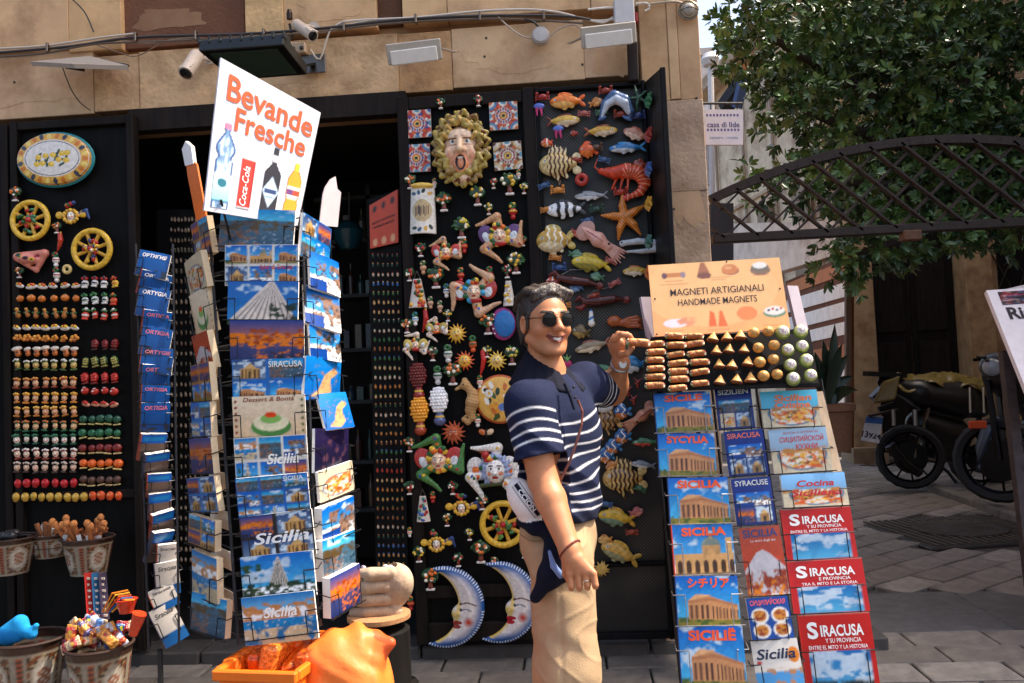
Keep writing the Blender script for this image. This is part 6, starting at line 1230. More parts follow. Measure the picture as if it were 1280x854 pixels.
def m_cathedral(c, s=1): sky_(c, .2, (120, 190, 230), (40, 130, 200), s, .8); c.rect(.02, .04, .98, .42, (214, 176, 130)); c.ell(.62, .58, .15, .16, (150, 160, 150)); c.rect(.47, .40, .77, .58, (206, 170, 126)); c.rect(.60, .70, .64, .82, (200, 170, 130)); c.rect(.86, .3, .96, .72, (214, 180, 134)); [c.ell(.10+i*.14, .16, .045, .14, (90, 66, 50)) for i in range(7)]; c.rect(0, 0, 1, .05, (130, 116, 96)); return c
def m_duomo(c, s=1): sky_(c, 0, (150, 170, 190), (60, 90, 140), s, .5); c.rect(.2, .0, .82, .55, (206, 170, 120)); c.poly([(.3, .55), (.72, .55), (.51, .82)], (220, 186, 136)); [c.rect(.24+i*.13, .05, .30+i*.13, .5, (120, 90, 60)) for i in range(5)]; c.ell(.5, .2, .06, .2, (60, 44, 34)); c.rect(0, 0, 1, .06, (150, 136, 110)); return c
def m_etna(c, s=1): c.rect(0, 0, 1, 1, (226, 96, 46), (196, 110, 90)); c.poly([(0, .35), (.35, .62), (.5, .66), (.66, .60), (1, .38), (1, 0), (0, 0)], (226, 220, 222)); c.blot(0, 0, 1, .36, (176, 80, 40), 10, .35, s); c.blot(0, 0, 1, .26, (240, 160, 60), 16, .6, s+1); return c
def m_food(c, s=1): c.a[:] = lin((226, 214, 190)); c.ell(.52, .40, .42, .34, (120, 150, 170)); c.ell(.52, .40, .38, .30, (238, 234, 226)); c.blot(.15, .1, .9, .70, (220, 120, 50), 14, .42, s); c.blot(.2, .15, .85, .65, (236, 190, 90), 24, .55, s+1); c.blot(.3, .2, .8, .6, (60, 90, 40), 18, .72, s+2); return c
def m_dish(c, s=1): c.rect(0, 0, 1, 1, (226, 200, 170), (240, 226, 206)); c.ell(.52, .26, .30, .08, (206, 196, 180)); c.ell(.52, .34, .27, .22, (96, 150, 90)); c.ell(.52, .42, .24, .18, (232, 226, 200)); c.ell(.52, .50, .14, .10, (150, 190, 120)); c.ell(.52, .58, .08, .06, (226, 96, 50)); [c.ell(.05, .1+i*.13, .02, .03, (150, 60, 40)) for i in range(7)]; [c.ell(.95, .1+i*.13, .02, .03, (110, 120, 60)) for i in range(7)]; return c
def m_map(c, s=1): c.rect(0, 0, 1, 1, (36, 120, 190), (60, 150, 214)); c.poly([(.15, .1), (.35, .25), (.5, .6), (.75, .75), (.9, .66), (.66, .5), (.7, .2), (.5, .05)], (214, 180, 140)); c.blot(.2, .1, .9, .8, (170, 130, 100), 20, .72, s); return c
def m_cliff(c, s=1): sky_(c, .4, (90, 170, 220), (30, 120, 200), s, .75); c.blot(.2, .1, 1, .8, (160, 130, 110), 7, .42, s); c.blot(.2, .0, 1, .8, (90, 80, 80), 16, .62, s+1); c.rect(0, 0, .5, .3, (20, 90, 160)); return c
def m_dark(c, s=1): c.rect(0, 0, 1, 1, (30, 30, 60), (60, 50, 90)); c.blot(.2, .1, .9, .8, (110, 80, 96), 10, .55, s); return c
def m_grid(c, bgc=(230, 226, 220), nx=3, ny=2, s=1, kinds=None):
    c.a[:] = lin(bgc); K = kinds or [m_harbor, m_beach, m_night, m_duomo, m_pyramid, m_cathedral, m_temple, m_cliff]; r = np.random.RandomState(s)
    for i in range(nx):
        for j in range(ny):
            q = Canvas(24, 18, ss=1); K[r.randint(len(K))](q, s+i*3+j); c.paste(q, (i+.05)/nx, (j+.06)/ny, (i+.95)/nx, (j+.94)/ny)
    return c
def mk_cv(fn, w, h, **k): c = Canvas(w, h); fn(c, **k); return c.grain(.10, 30, k.get('s', 3))
def card(name, label, cat, TL, TR, BL, cv, th=.004, group=None, letters=(), ext=.0, cover=(236, 230, 222), spine=None):
    """booklet or card resting in a rack; corners (px, py, Y); letters: (text, u, v, em, colour, bold, width fraction or None, align, shear)"""
    fa = 2.4 if group and 'face' in group else 1; jr = (random.uniform(-1.1, 1.1)*fa-(2.2 if group and 'left face' in group else 0)+(1.5 if group and 'right face' in group else 0), random.uniform(-.8, .8)*fa, random.uniform(-.012, .012)*fa); TL = (TL[0]+jr[0]*.5, TL[1]-jr[1], TL[2]+jr[2]); TR = (TR[0]+jr[0]*.5, TR[1]+jr[1], TR[2]-jr[2])
    tl, tr, bl = P(*TL), P(*TR), P(*BL); ux = tr-tl; w = np.linalg.norm(ux); ux = ux/w; uy = tl-bl; uy = uy-ux*(uy@ux); h = np.linalg.norm(uy); uy = uy/h; n = np.cross(ux, uy)
    h2 = h*(1+ext); base = tl-uy*h2
    t = thing(name, label, cat, (0, 0, 0), 0, group); t.matrix_world = Matrix(((ux[0], -n[0], uy[0], base[0]), (ux[1], -n[1], uy[1], base[1]), (ux[2], -n[2], uy[2], base[2]), (0, 0, 0, 1)))
    b = MB(); b.box((w/2, th/2+.0005, h2/2), (w*.992, th, h2*.99), cover); b.build('pages', M_PAPER, t, world=False)
    bend = random.choice((.001, .003, .005)); V, F, C = card_arrays(cv, w, h2, bend); V[:, 0] += w/2; link_mesh('cover', make_mesh('cover', V, F, C, M_PRINT, True), t)
    if spine: b = MB(); b.box((-.0015, th/2, h2/2), (.003, th+.003, h2), spine); b.build('spine', M_PRINT, t, world=False)
    if letters:
        b = MB()
        for i, (s, u, v, em, col, bold, wf, al, sh) in enumerate(letters): text_mb(b, s, em*h2, col, (u*w, -.0008-.0002*i, h2-(1-v)*h2), (1, 0, 0), (0, 0, 1), bold, al, sh, None if wf is None else wf*w)
        for q in b.V: q[:, 1] -= bend*np.sin(np.pi*np.clip(q[:, 0]/w, 0, 1))
        tag(b.build('lettering', M_PRINT, t, world=False), kind='stuff')
    return t
def wires(par, items, r=.0018, col=(40, 40, 44), drop=.55, inset=.13):
    """wire pocket in front of each card: bent hook on either side and a bottom bar"""
    for (TL, TR, BL) in items:
        tl, tr, bl = P(*TL), P(*TR), P(*BL); ux = tr-tl; w = np.linalg.norm(ux); ux = ux/w; uy = tl-bl; uy = uy-ux*(uy@ux); h = np.linalg.norm(uy); uy = uy/h; n = np.cross(ux, uy); o = tl-uy*h
        b = MB()
        for s_ in (0, 1):
            e = o+ux*(w*s_)+ux*(.012*(1 if s_ else -1)); i_ = o+ux*(w*(inset if s_ == 0 else 1-inset))+n*.014
            b.tube([e+uy*h*(drop+.08)-n*.03, e+uy*h*drop+n*.006, i_+uy*h*drop, i_+uy*h*(drop-.05), i_+uy*h*.0, i_-uy*h*.02-n*.02], r, col, 5)
        b.tube([o-ux*.012+n*.008, o+ux*(w+.012)+n*.008], r, col, 5); tag(b.build('wire_pocket', M_WIRE, par), kind='stuff')
# ---- front postcard stand
PY = lambda y: 2.56-.22*(y-262)/540.
fr = [((277, 262), (370, 263), (278, 308)), ((281, 306), (373, 306), (283, 352)), ((285, 352), (373, 352), (287, 400)), ((287, 401), (380, 400), (289, 450)), ((290, 450), (381, 447), (292, 497)), ((290, 497), (381, 492), (292, 548)),
      ((292, 548), (383, 543), (295, 601)), ((294, 599), (384, 590), (297, 648)), ((298, 647), (389, 636), (300, 698)), ((300, 697), (391, 688), (303, 747)), ((301, 749), (392, 737), (303, 802))]
fr3 = [tuple((x, y, PY((a[0][1]))) for k, (x, y) in enumerate(a)) for a in fr]
stand = thing('postcard_stand', 'tall revolving wire postcard stand in front of the dark shop opening', 'postcard stand', (P(335, 530, 2.66)[0], 2.66, 0))
G1 = 'postcards in the front stand'
WHT = (244, 240, 236)
def cvs(fn, **k): return mk_cv(fn, 62, 40, **k)
A = [('harbour aerial view postcard', lambda: cvs(m_harbor, s=2), ()), ('white bordered collage postcard with small sea views', lambda: cvs(m_grid, s=5, nx=3, ny=2), (('Saluti da Siracusa', .70, .40, .16, (190, 40, 30), .01, .44, 'CENTER', .2),)), ('postcard of a white ribbed cone church against blue sky', lambda: cvs(m_cone, s=3), ()), ('dusk waterfront postcard glowing orange', lambda: cvs(m_night, s=4), ()),
     ('collage postcard with a golden church front', lambda: cvs(m_grid, s=9, nx=2, ny=2, bgc=(70, 130, 190), kinds=[m_duomo, m_harbor, m_temple]), (('SIRACUSA', .74, .80, .20, (236, 230, 226), .01, .46, 'CENTER', 0),)), ('cream recipe postcard with a green domed cake', lambda: cvs(m_dish), (('Dessert & Bontà', .5, .88, .13, (130, 60, 40), .01, .7, 'CENTER', .2),)), ('six picture postcard with a yellow sun emblem', lambda: cvs(m_grid, s=14, nx=3, ny=2, kinds=[m_beach, m_harbor, m_night, m_pyramid, m_cliff]), (('Sicilia', .66, .42, .30, (240, 236, 230), .02, .44, 'CENTER', .25),)),
     ('blue collage postcard with many small pictures', lambda: cvs(m_grid, s=21, nx=3, ny=3, bgc=(60, 120, 190)), (('SICILIA', .80, .86, .14, (226, 232, 240), .01, .28, 'CENTER', 0),)), ('dark postcard with orange lit temples', lambda: cvs(m_grid, s=31, nx=2, ny=2, bgc=(60, 50, 50), kinds=[m_night, m_etna, m_duomo]), (('Sicilia', .56, .36, .34, (244, 240, 236), .02, .76, 'CENTER', .25),)), ('postcard of a tall pointed white church above trees', lambda: cvs(m_pyramid, s=6), ()),
     ('beach collage postcard at the bottom of the stand', lambda: cvs(m_beach, s=7), (('Sicilia', .52, .54, .30, (246, 240, 232), .015, .46, 'CENTER', .25),))]
for (TL, TR, BL), (lab, fn, let) in zip(fr3, A): card('postcard', lab+', middle column', 'postcard', TL, TR, BL, fn(), .008, G1, let, .12)
sunm = MB(); 
wires(stand, fr3)
# right hand face
rt = [((379, 266), (414, 286), (374, 318)), ((385, 315), (422, 327), (379, 356)), ((380, 356), (424, 368), (375, 402)), ((386, 402), (424, 409), (379, 446)), ((383, 446), (427, 448), (378, 500)), ((395, 493), (431, 490), (389, 541)), ((394, 537), (436, 535), (389, 592)), ((396, 590), (439, 576), (388, 634)), ((402, 635), (442, 620), (394, 686)), ((402, 676), (442, 662), (398, 731)), ((411, 723), (448, 704), (404, 780))]
rt3 = [((a[0][0], a[0][1], PY(a[0][1])+.03), (a[1][0], a[1][1], PY(a[0][1])+.19), (a[2][0], a[2][1], PY(a[0][1])-.01)) for a in rt]
RB = [(m_grid, dict(s=41, nx=2, ny=2, bgc=(50, 140, 200)), 'blue bordered collage postcards, top'), (m_cliff, dict(s=42), 'sea view postcards with palm trees, second'), (m_cliff, dict(s=43), 'postcards of a rocky blue coast, third'), (m_cliff, dict(s=47), 'postcards of a golden ruin on a cliff, fourth'), (m_map, dict(s=44), 'brown and blue coast map postcards, fifth'), (m_map, dict(s=45), 'island map booklet on blue, sixth'), (m_dark, dict(s=46), 'dark night view booklet, seventh'), (m_food, dict(s=48), 'brown street map booklet, eighth'), (m_cliff, dict(s=49), 'thick blue covered booklet, ninth'), (m_harbor, dict(s=50), 'thick lilac topped booklet, tenth'), (m_night, dict(s=51), 'thick booklet with a sunset town, lowest')]
for i, ((TL, TR, BL), (fn, kw, lab)) in enumerate(zip(rt3, RB)): card('postcard' if i < 5 else 'booklet', lab+' of the right face of the stand', 'postcard' if i < 5 else 'booklet', TL, TR, BL, mk_cv(fn, 30, 34, **kw), .010 if i < 8 else .026, 'cards on the right face of the front stand')
wires(stand, rt3)
# left hand face
lf = [((239, 283), (259, 268), (255, 322)), ((231, 328), (251, 314), (248, 366)), ((236, 371), (258, 357), (254, 420)), ((241, 421), (260, 413), (258, 463)), ((240, 457), (263, 453), (252, 502)), ((238, 505), (262, 501), (250, 546)), ((237, 549), (264, 547), (251, 592)), ((234, 597), (268, 597), (253, 640)), ((236, 642), (269, 651), (249, 683)), ((241, 686), (272, 699), (254, 747)), ((242, 738), (286, 752), (251, 790))]
lf3 = [((a[0][0], a[0][1], PY(a[0][1])+.17), (a[1][0], a[1][1], PY(a[0][1])+.05), (a[2][0], a[2][1], PY(a[0][1])+.12)) for a in lf]
LB = [(m_grid, 'folded blue and orange leaflets, top'), (m_food, 'orange picture leaflets, second'), (m_dish, 'tan paper calendar, third'), (m_etna, 'red and white leaflet, fourth'), (m_grid, 'blue picture cards, fifth'), (m_grid, 'pale blue picture cards, sixth'), (m_night, 'harbour picture cards, seventh'), (m_grid, 'street picture cards with cream backs, eighth'), (m_grid, 'blue collage cards, ninth'), (m_beach, 'bright blue map cards, tenth'), (m_harbor, 'thick pale blue booklet, lowest')]
for i, ((TL, TR, BL), (fn, lab)) in enumerate(zip(lf3, LB)):
    kw = dict(s=61+i*3)
    if fn is m_grid: kw.update(nx=2, ny=2, bgc=[(190, 150, 100), (70, 140, 200)][i % 2])
    card('postcard', lab+' of the left face of the stand', 'postcard', TL, TR, BL, mk_cv(fn, 26, 34, **kw), .02, 'cards on the left face of the front stand', cover=(222, 198, 162))
wires(stand, lf3)
# stand frame
WC = (44, 44, 48)
def rod(name, pts, r=.004, par=stand, col=WC): b = MB(); b.tube(pts, r, col, 6); return b.build(name, M_WIRE, par)
LFc = [P(262, 288, 2.63), P(298, 806, 2.40)]; RFc = [P(377, 262, 2.60), P(398, 776, 2.42)]; LBk = [P(246, 300, 2.84), P(256, 780, 2.66)]; RBk = [P(408, 300, 2.86), P(436, 760, 2.7)]
for a in (LFc, RFc, LBk, RBk): rod('upright', a, .0045)
for i in range(11):
    f_ = .02+.96*i/10.; q = [a[0]*(1-f_)+a[1]*f_ for a in (LFc, RFc, RBk, LBk)]; b = MB(); b.tube(q, .0022, WC, 5, True); b.tube([q[0], q[2]], .002, WC, 5); b.tube([q[1], q[3]], .002, WC, 5); tag(b.build('tier_ring', M_WIRE, stand), kind='stuff')
# white backs of cards seen between the tiers
for i in range(10):
    f_ = .06+.93*i/10.; a_, c_ = LFc[0]*(1-f_)+LFc[1]*f_, LBk[0]*(1-f_)+LBk[1]*f_; b = MB(); e_ = c_-a_; dn = np.array([0, 0, -.055]); b.add([a_+e_*.1+[0, .02, 0], a_+e_*.8+[0, .02, 0], a_+e_*.8+[0, .02, 0]+dn, a_+e_*.1+[0, .02, 0]+dn, a_+e_*.1+[0, .026, 0], a_+e_*.8+[0, .026, 0], a_+e_*.8+[0, .026, 0]+dn, a_+e_*.1+[0, .026, 0]+dn], [(0, 1, 2, 3), (7, 6, 5, 4), (0, 4, 5, 1), (3, 2, 6, 7)], (222, 214, 204)); b.build('back_card', M_PAPER, stand)
pc_ = np.mean([a[1] for a in (LFc, RFc, LBk, RBk)], 0); rod('pole', [(pc_[0], pc_[1], .03), pc_+[0, 0, .05]], .018, col=(150, 140, 136))
b = MB(); b.lathe([(.26, 0), (.26, .015), (.03, .04), (.02, .12)], (pc_[0], pc_[1], .03), (120, 112, 108), 24); b.build('base', M_METAL, stand, smooth=True)
b = MB(); b.bar(P(383, 778, 2.5), P(386, 815, 2.5), .03, .02, (150, 140, 134)); b.bar(P(378, 783, 2.5), P(400, 779, 2.48), .02, .02, (150, 140, 134)); b.build('clamp', M_METAL, stand)
# drinks board
bq = [P(255, 263, 2.42), P(372, 282, 2.66), P(401, 141, 2.70), P(276, 72, 2.46)]
_n = np.cross(bq[1]-bq[0], bq[3]-bq[0]); _d = ray(401, 141); bq[2] = EYE+_d*(((bq[0]-EYE)@_n)/(_d@_n))
bd = thing('drinks_board', 'white board with orange lettering and four drinks on top of the postcard stand', 'sign', bq[0])
b = MB(); hexa(b, bq, .008, (208, 206, 214)); b.build('panel', M_PLASTIC, bd)
b = MB(); quad_text(b, bq, 'Bevande', .52, .755, .2, .245, (232, 82, 24), .018, width=.86); b.build('lettering', M_PRINT, bd); tag(bd.children[-1], kind='stuff')
b = MB(); quad_text(b, bq, 'Fresche', .555, .575, .2, .225, (232, 82, 24), .018, width=.72); b.build('lettering', M_PRINT, bd); tag(bd.children[-1], kind='stuff')
def sub(q, u0, v0, u1, v1): return [bil(q, u0, v0), bil(q, u1, v0), bil(q, u1, v1), bil(q, u0, v1)]
def flat(name, u0, v0, u1, v1, cv, mask, lift=.0015):
    q = sub(bq, u0, v0, u1, v1); V, F, C = quad_print(cv, q, lift); H, Wd = cv.h, cv.w; k = mask.reshape(H, cv.ss, Wd, cv.ss).mean((1, 3)).ravel() > .5; F = F[k[F].sum(1) >= 3]
    return link_mesh(name, make_mesh(name, V-np.array(bd.location), F, C, M_PRINT), bd)
c = Canvas(26, 76); x, y = c.x-.5, c.y; w_ = np.where(y > .93, .16, np.where(y > .86, .14, np.where(y > .62, .42-.25*np.clip((y-.72)/.14, 0, 1)-.1*np.clip((.68-y)/.06, 0, 1), np.where(y > .57, .30, .40)))); mk_ = np.abs(x) < w_
c.a[:] = lin((190, 210, 228)); c.blot(0, 0, 1, 1, (110, 146, 184), 9, .5, 3); c.put(np.abs(x) > w_-.09, (50, 90, 146)); c.rect(0, .10, 1, .40, (150, 220, 224), (206, 236, 236)); c.rect(0, .93, 1, 1, (236, 120, 150)); c.ell(.5, .30, .2, .05, (30, 110, 130)); c.rect(.1, .07, .9, .1, (60, 110, 150)); flat('bottle_picture', .03, .03, .25, .60, c, mk_)
c = Canvas(20, 44); c.a[:] = lin((222, 50, 30)); c.rect(0, .93, 1, 1, (200, 196, 196)); c.rect(0, 0, 1, .05, (190, 180, 180)); c.rect(.82, .05, 1, .93, (170, 30, 22)); flat('can_picture', .31, .055, .445, .425, c, np.ones(c.x.shape, bool))
b = MB(); quad_text(b, bq, 'Coca-Cola', .395, .075, .095, .066, (244, 238, 236), .01, rot=1, align='LEFT', lift=.003, shear=.25); b.build('lettering', M_PRINT, bd); tag(bd.children[-1], kind='stuff')
c = Canvas(22, 62); x, y = c.x-.5, c.y; w_ = np.where(y > .74, .13, np.where(y > .6, .13+.3*(.74-y)/.14, .42)); mk_ = np.abs(x) < w_; c.a[:] = lin((34, 30, 40)); c.rect(0, .78, 1, .88, (226, 226, 232)); c.rect(0, .88, 1, 1, (30, 30, 44)); c.poly([(.5, .56), (.9, .34), (.5, .1), (.1, .34)], (190, 214, 236)); c.rect(.2, .31, .8, .37, (40, 60, 110)); c.rect(.3, .24, .7, .27, (120, 150, 190)); flat('bottle_picture', .53, .05, .74, .56, c, mk_)
c = Canvas(20, 52); x, y = c.x-.5, c.y; w_ = np.where(y > .84, .18, np.where(y > .7, .2+.2*(.84-y)/.14, np.where((y > .3) & (y < .4), .34, .4))); mk_ = np.abs(x) < w_; c.a[:] = lin((240, 160, 30)); c.rect(0, .86, 1, 1, (244, 196, 40)); c.rect(0, .36, 1, .58, (240, 232, 220)); c.rect(.1, .42, .5, .52, (110, 60, 120)); c.rect(.5, .42, .9, .52, (220, 70, 40)); c.put(np.abs(x) > w_-.06, (214, 120, 20)); flat('bottle_picture', .78, .04, .965, .50, c, mk_)
b = MB()
for a in ((288, 300, 2.55, 276, 250, 2.45), (360, 300, 2.6, 362, 268, 2.63)): b.tube([P(*a[:3]), P(*a[3:])], .004, WC, 6)
tag(b.build('support_rods', M_WIRE, bd), kind='stuff')
b = MB(); b.prism([(0, 0), (.07, -.02), (.065, .34), (.045, .36), (.05, .42), (.02, .45), (-.01, .42), (-.005, .36), (-.01, .30)], P(250, 300, 2.75), np.array([.85, -.5, 0])*.8, np.array([-.16, .03, 1])*.75, .006, (226, 110, 34))
ob_ = solo(b, 'bottle_shaped_board', M_PLASTIC, 'narrow orange cutout board with a white tip left of the drinks board', 'sign', P(250, 300, 2.75))
b = MB(); b.prism([(-.012, .345), (.047, .345), (.052, .425), (.02, .456), (-.014, .424)], P(250, 300, 2.75)+np.array([0, -.004, 0]), np.array([.85, -.5, 0])*.8, np.array([-.16, .03, 1])*.75, .014, (236, 230, 226)); b.build('white_tip', M_PLASTIC, ob_)
b = MB(); b.prism([(0, 0), (.07, 0), (.075, .2), (.06, .22), (.05, .29), (.03, .27), (.012, .22), (.006, .18)], P(399, 282, 2.8), np.array([.75, .6, 0]), np.array([.06, 0, .6]), .006, (226, 208, 206)); solo(b, 'bottle_shaped_board', M_PLASTIC, 'plain pale pink cutout board right of the drinks board', 'sign', P(399, 282, 2.8))
# ---- rear book stand on the left
RS = thing('book_stand', 'narrow wire stand of blue guidebooks standing in shade left of the postcards', 'book stand', (P(196, 560, 3.5)[0], 3.5, .12))
lr = [((176, 312), (214, 319), (172, 334)), ((178, 337), (216, 345), (175, 358)), ((176, 358), (214, 363), (172, 383)), ((181, 387), (216, 391), (176, 409)), ((179, 408), (216, 412), (175, 432)), ((178, 433), (218, 437), (174, 456)), ((179, 455), (214, 457), (175, 480)), ((178, 480), (213, 483), (174, 502)), ((177, 503), (213, 504), (172, 530)), ((178, 543), (210, 542), (175, 566)), ((183, 568), (213, 565), (178, 590)), ((185, 593), (215, 591), (180, 614)), ((186, 619), (214, 614), (180, 643)), ((191, 645), (218, 637), (182, 670)), ((193, 667), (219, 663), (182, 694)), ((197, 682), (223, 679), (187, 704)), ((193, 706), (223, 699), (186, 737)), ((184, 741), (214, 727), (185, 764)), ((186, 766), (215, 751), (188, 806))]
lt = ['ОРТИГИЯ', 'ORTIGIA', 'ORTYGIA', 'ORTIGIA', 'ORTIGIA', 'ORTYGIE', 'ORTIGIA', 'ORTIGIA', 'ORTIGIA']
wd = ['top', 'second', 'third', 'fourth', 'fifth', 'sixth', 'seventh', 'eighth', 'ninth', 'tenth', 'eleventh', 'twelfth', 'thirteenth', 'fourteenth', 'fifteenth', 'sixteenth', 'seventeenth', 'eighteenth', 'lowest']
lr3 = []
for i, a in enumerate(lr):
    y0 = a[0][1]; Y0 = 3.55-.10*(y0-312)/450.; q = ((a[0][0], a[0][1], Y0), (a[1][0], a[1][1], Y0+.06), (a[2][0], a[2][1], Y0+.0)); lr3.append(q)
    if i < 9: cv = Canvas(26, 22, ss=1); cv.rect(0, 0, 1, 1, (14, 84, 140), (20, 116, 180)); cv.blot(0, 0, 1, .3, (60, 64, 74), 8, .5, i); let = ((lt[i], .5, .76, .19, (240, 230, 226) if i < 3 else (206, 110, 130), .03, .8, 'CENTER', .15),)
    elif i < 15: cv = Canvas(26, 22, ss=1); cv.rect(0, 0, 1, 1, (110, 96, 90), (130, 112, 104)); cv.rect(0, .62, 1, .97, (20, 112, 180)); cv.rect(.1, .72, .9, .86, (60, 140, 190)); let = ()
    else: cv = Canvas(26, 22, ss=1); cv.rect(0, 0, 1, 1, (200, 196, 190), (216, 208, 200)); cv.rect(0, 0, 1, .3, (50, 110, 160)); let = (('Siracusa', .5, .76, .18, (40, 40, 50), .01, .76, 'CENTER', .2),)
    card('guidebook', wd[i]+[' blue guidebook', ' brown guidebook with a blue band', ' white guidebook'][0 if i < 9 else 1 if i < 15 else 2]+' of the narrow rear stand', 'guidebook', *q, cv, .02, 'guidebooks in the narrow rear stand', let, .42, spine=(150, 60, 40) if i % 2 else (60, 60, 80))
wires(RS, lr3, .0022)
for x0, x1 in ((170, 186), (216, 224)): rod('upright', [P(x0, 305, 3.6), P(x1, 812, 3.44)], .005, RS)
b = MB(); q = P(200, 812, 3.5); b.tube([q, (q[0], q[1], .13)], .012, WC, 8); b.lathe([(.2, 0), (.2, .012), (.02, .03)], (q[0], q[1], .035), WC, 18); b.build('base', M_WIRE, RS)
# ---- guidebook rack on the right
YR = lambda y: 2.98-.26*(y-490)/370.
GR = thing('guidebook_rack', 'leaning black wire rack of Sicily guidebooks beside the smiling man', 'book rack', (P(950, 700, 2.75)[0], 2.75, 0))
c1 = [((818, 492), (887, 489), (825, 542)), ((823, 543), (893, 541), (834, 596)), ((835, 598), (909, 596), (840, 656)), ((840, 657), (915, 654), (846, 720)), ((844, 721), (921, 719), (849, 783)), ((848, 784), (928, 782), (854, 862))]
c2 = [((893, 485), (938, 482), (903, 538)), ((904, 540), (953, 536), (912, 597)), ((913, 599), (962, 596), (922, 658)), ((923, 660), (974, 657), (935, 746)), ((932, 748), (984, 745), (939, 801)), ((938, 802), (996, 797), (943, 862))]
c3 = [((949, 490), (1020, 487), (960, 536)), ((960, 538), (1032, 533), (975, 593)), ((975, 594), (1055, 590), (979, 636)), ((977, 637), (1063, 633), (985, 701)), ((984, 702), (1077, 697), (997, 768)), ((998, 769), (1087, 765), (1008, 862))]
def y3(a, d=0): return tuple((x, y, YR(a[0][1])+d-.035*(k == 2)) for k, (x, y) in enumerate(a))
ORG = (236, 84, 32)
def tp(s): return mk_cv(m_temple, 50, 50, s=s)
C1 = [('SICILE', 1), ('SYCYLIA', 2), ('SICILIA', 3), ('SICILIA', 0), ('シチリア', 5), ('SICILIË', 6)]
W1 = ['blue temple guidebook titled SICILE at the top of the left column', 'blue temple guidebook titled SYCYLIA, second in the left column', 'blue temple guidebook titled SICILIA, third in the left column', 'guidebook titled SICILIA with a domed cathedral, fourth in the left column', 'blue temple guidebook titled in Japanese, fifth in the left column', 'blue temple guidebook titled SICILIË at the bottom of the left column']
G3 = 'guidebooks in the right hand rack'
for a, (s, k), lab in zip(c1, C1, W1): card('guidebook', lab, 'guidebook', *y3(a), tp(k) if k else mk_cv(m_cathedral, 50, 50, s=4), .012, G3, ((s, .52, .78, .22, ORG, .04, .74 if len(s) > 6 else .68, 'CENTER', 0),), spine=(210, 60, 40) if k == 0 else (30, 60, 120))
def blue_book(title, s, kinds):
    c = Canvas(34, 44); c.rect(0, 0, 1, 1, (22, 54, 120), (30, 70, 150)); q1 = Canvas(28, 14, ss=1); kinds[0](q1, s); c.paste(q1, .1, .40, .92, .68)
    for i in range(2): q2 = Canvas(14, 16, ss=1); kinds[1+i](q2, s+i); c.paste(q2, .1+i*.42, .06, .48+i*.44, .38)
    return c.grain(.1, 20, s)
def etna_cover(): c = mk_cv(m_etna, 36, 56, s=3); return c
def ru_food(): c = Canvas(34, 36); c.a[:] = lin((30, 90, 160)); [(c.ell(u, v, .2, .18, (236, 232, 226)), c.ell(u, v, .15, .13, (206, 150, 70)), c.blot(u-.14, v-.12, u+.14, v+.12, (150, 70, 40), 20, .5, 4)) for u in (.28, .74) for v in (.22, .56)]; return c
def white_sic(): c = Canvas(36, 40); c.a[:] = lin((232, 226, 218)); c.rect(0, 0, 1, .34, (110, 170, 214)); c.blot(0, .0, 1, .4, (196, 150, 110), 9, .55, 2); c.ell(.86, .66, .12, .16, (226, 150, 40)); c.rect(.08, .50, .18, .56, (200, 60, 50)); return c
B2 = [('SIZILIEN', lambda: blue_book('', 3, [m_harbor, m_food, m_duomo]), (206, 214, 206), .84, 'dark blue guidebook titled SIZILIEN at the top of the middle column'), ('SIRACUSA', lambda: blue_book('', 6, [m_cliff, m_duomo, m_duomo]), (226, 110, 90), .85, 'dark blue guidebook titled SIRACUSA in the middle column'), ('SYRACUSE', lambda: blue_book('', 8, [m_cliff, m_night, m_duomo]), (206, 206, 206), .86, 'dark blue guidebook titled SYRACUSE in the middle column'), ('SICILIA', etna_cover, (60, 70, 120), .87, 'orange volcano guidebook titled SICILIA in the middle column'), ('СИЦИЛИЙСКАЯ', ru_food, (226, 90, 90), .84, 'blue cookery book with four plates in the middle column'), ('Sicilia', white_sic, (34, 34, 60), .62, 'white guidebook with script title Sicilia at the foot of the middle column')]
for i, (a, (s, fn, col, v, lab)) in enumerate(zip(c2, B2)):
    let = [(s, .5, v-.02, .16 if i < 5 else .30, col, .02, .84, 'CENTER', .2 if i == 5 else 0)]
    if i == 3: let.append(('La terra degli dei', .55, .78, .05, (240, 230, 220), 0, .6, 'CENTER', 0))
    card('guidebook', lab, 'guidebook', *y3(a, .03), fn(), .012, G3, let)
def cook(s, top): c = mk_cv(m_food, 50, 40, s=s); c.rect(0, .52, 1, 1, top, tuple(min(255, int(x*1.15)) for x in top)); c.blot(0, .44, 1, .56, (200, 150, 90), 14, .45, s); return c
def red_book(s, ht):
    c = Canvas(56, 44); c.a[:] = lin((206, 54, 32)); q = Canvas(48, 24, ss=1); sky_(q, 0, (120, 190, 222), (40, 130, 190), s, .52); q.blot(0, 0, 1, ht, (60, 56, 44), 12, .3, s); c.paste(q, .09, .0 if ht else .02, .92, .50); c.rect(0, .985, 1, 1, (236, 210, 200)); return c
RC = (206, 60, 44)
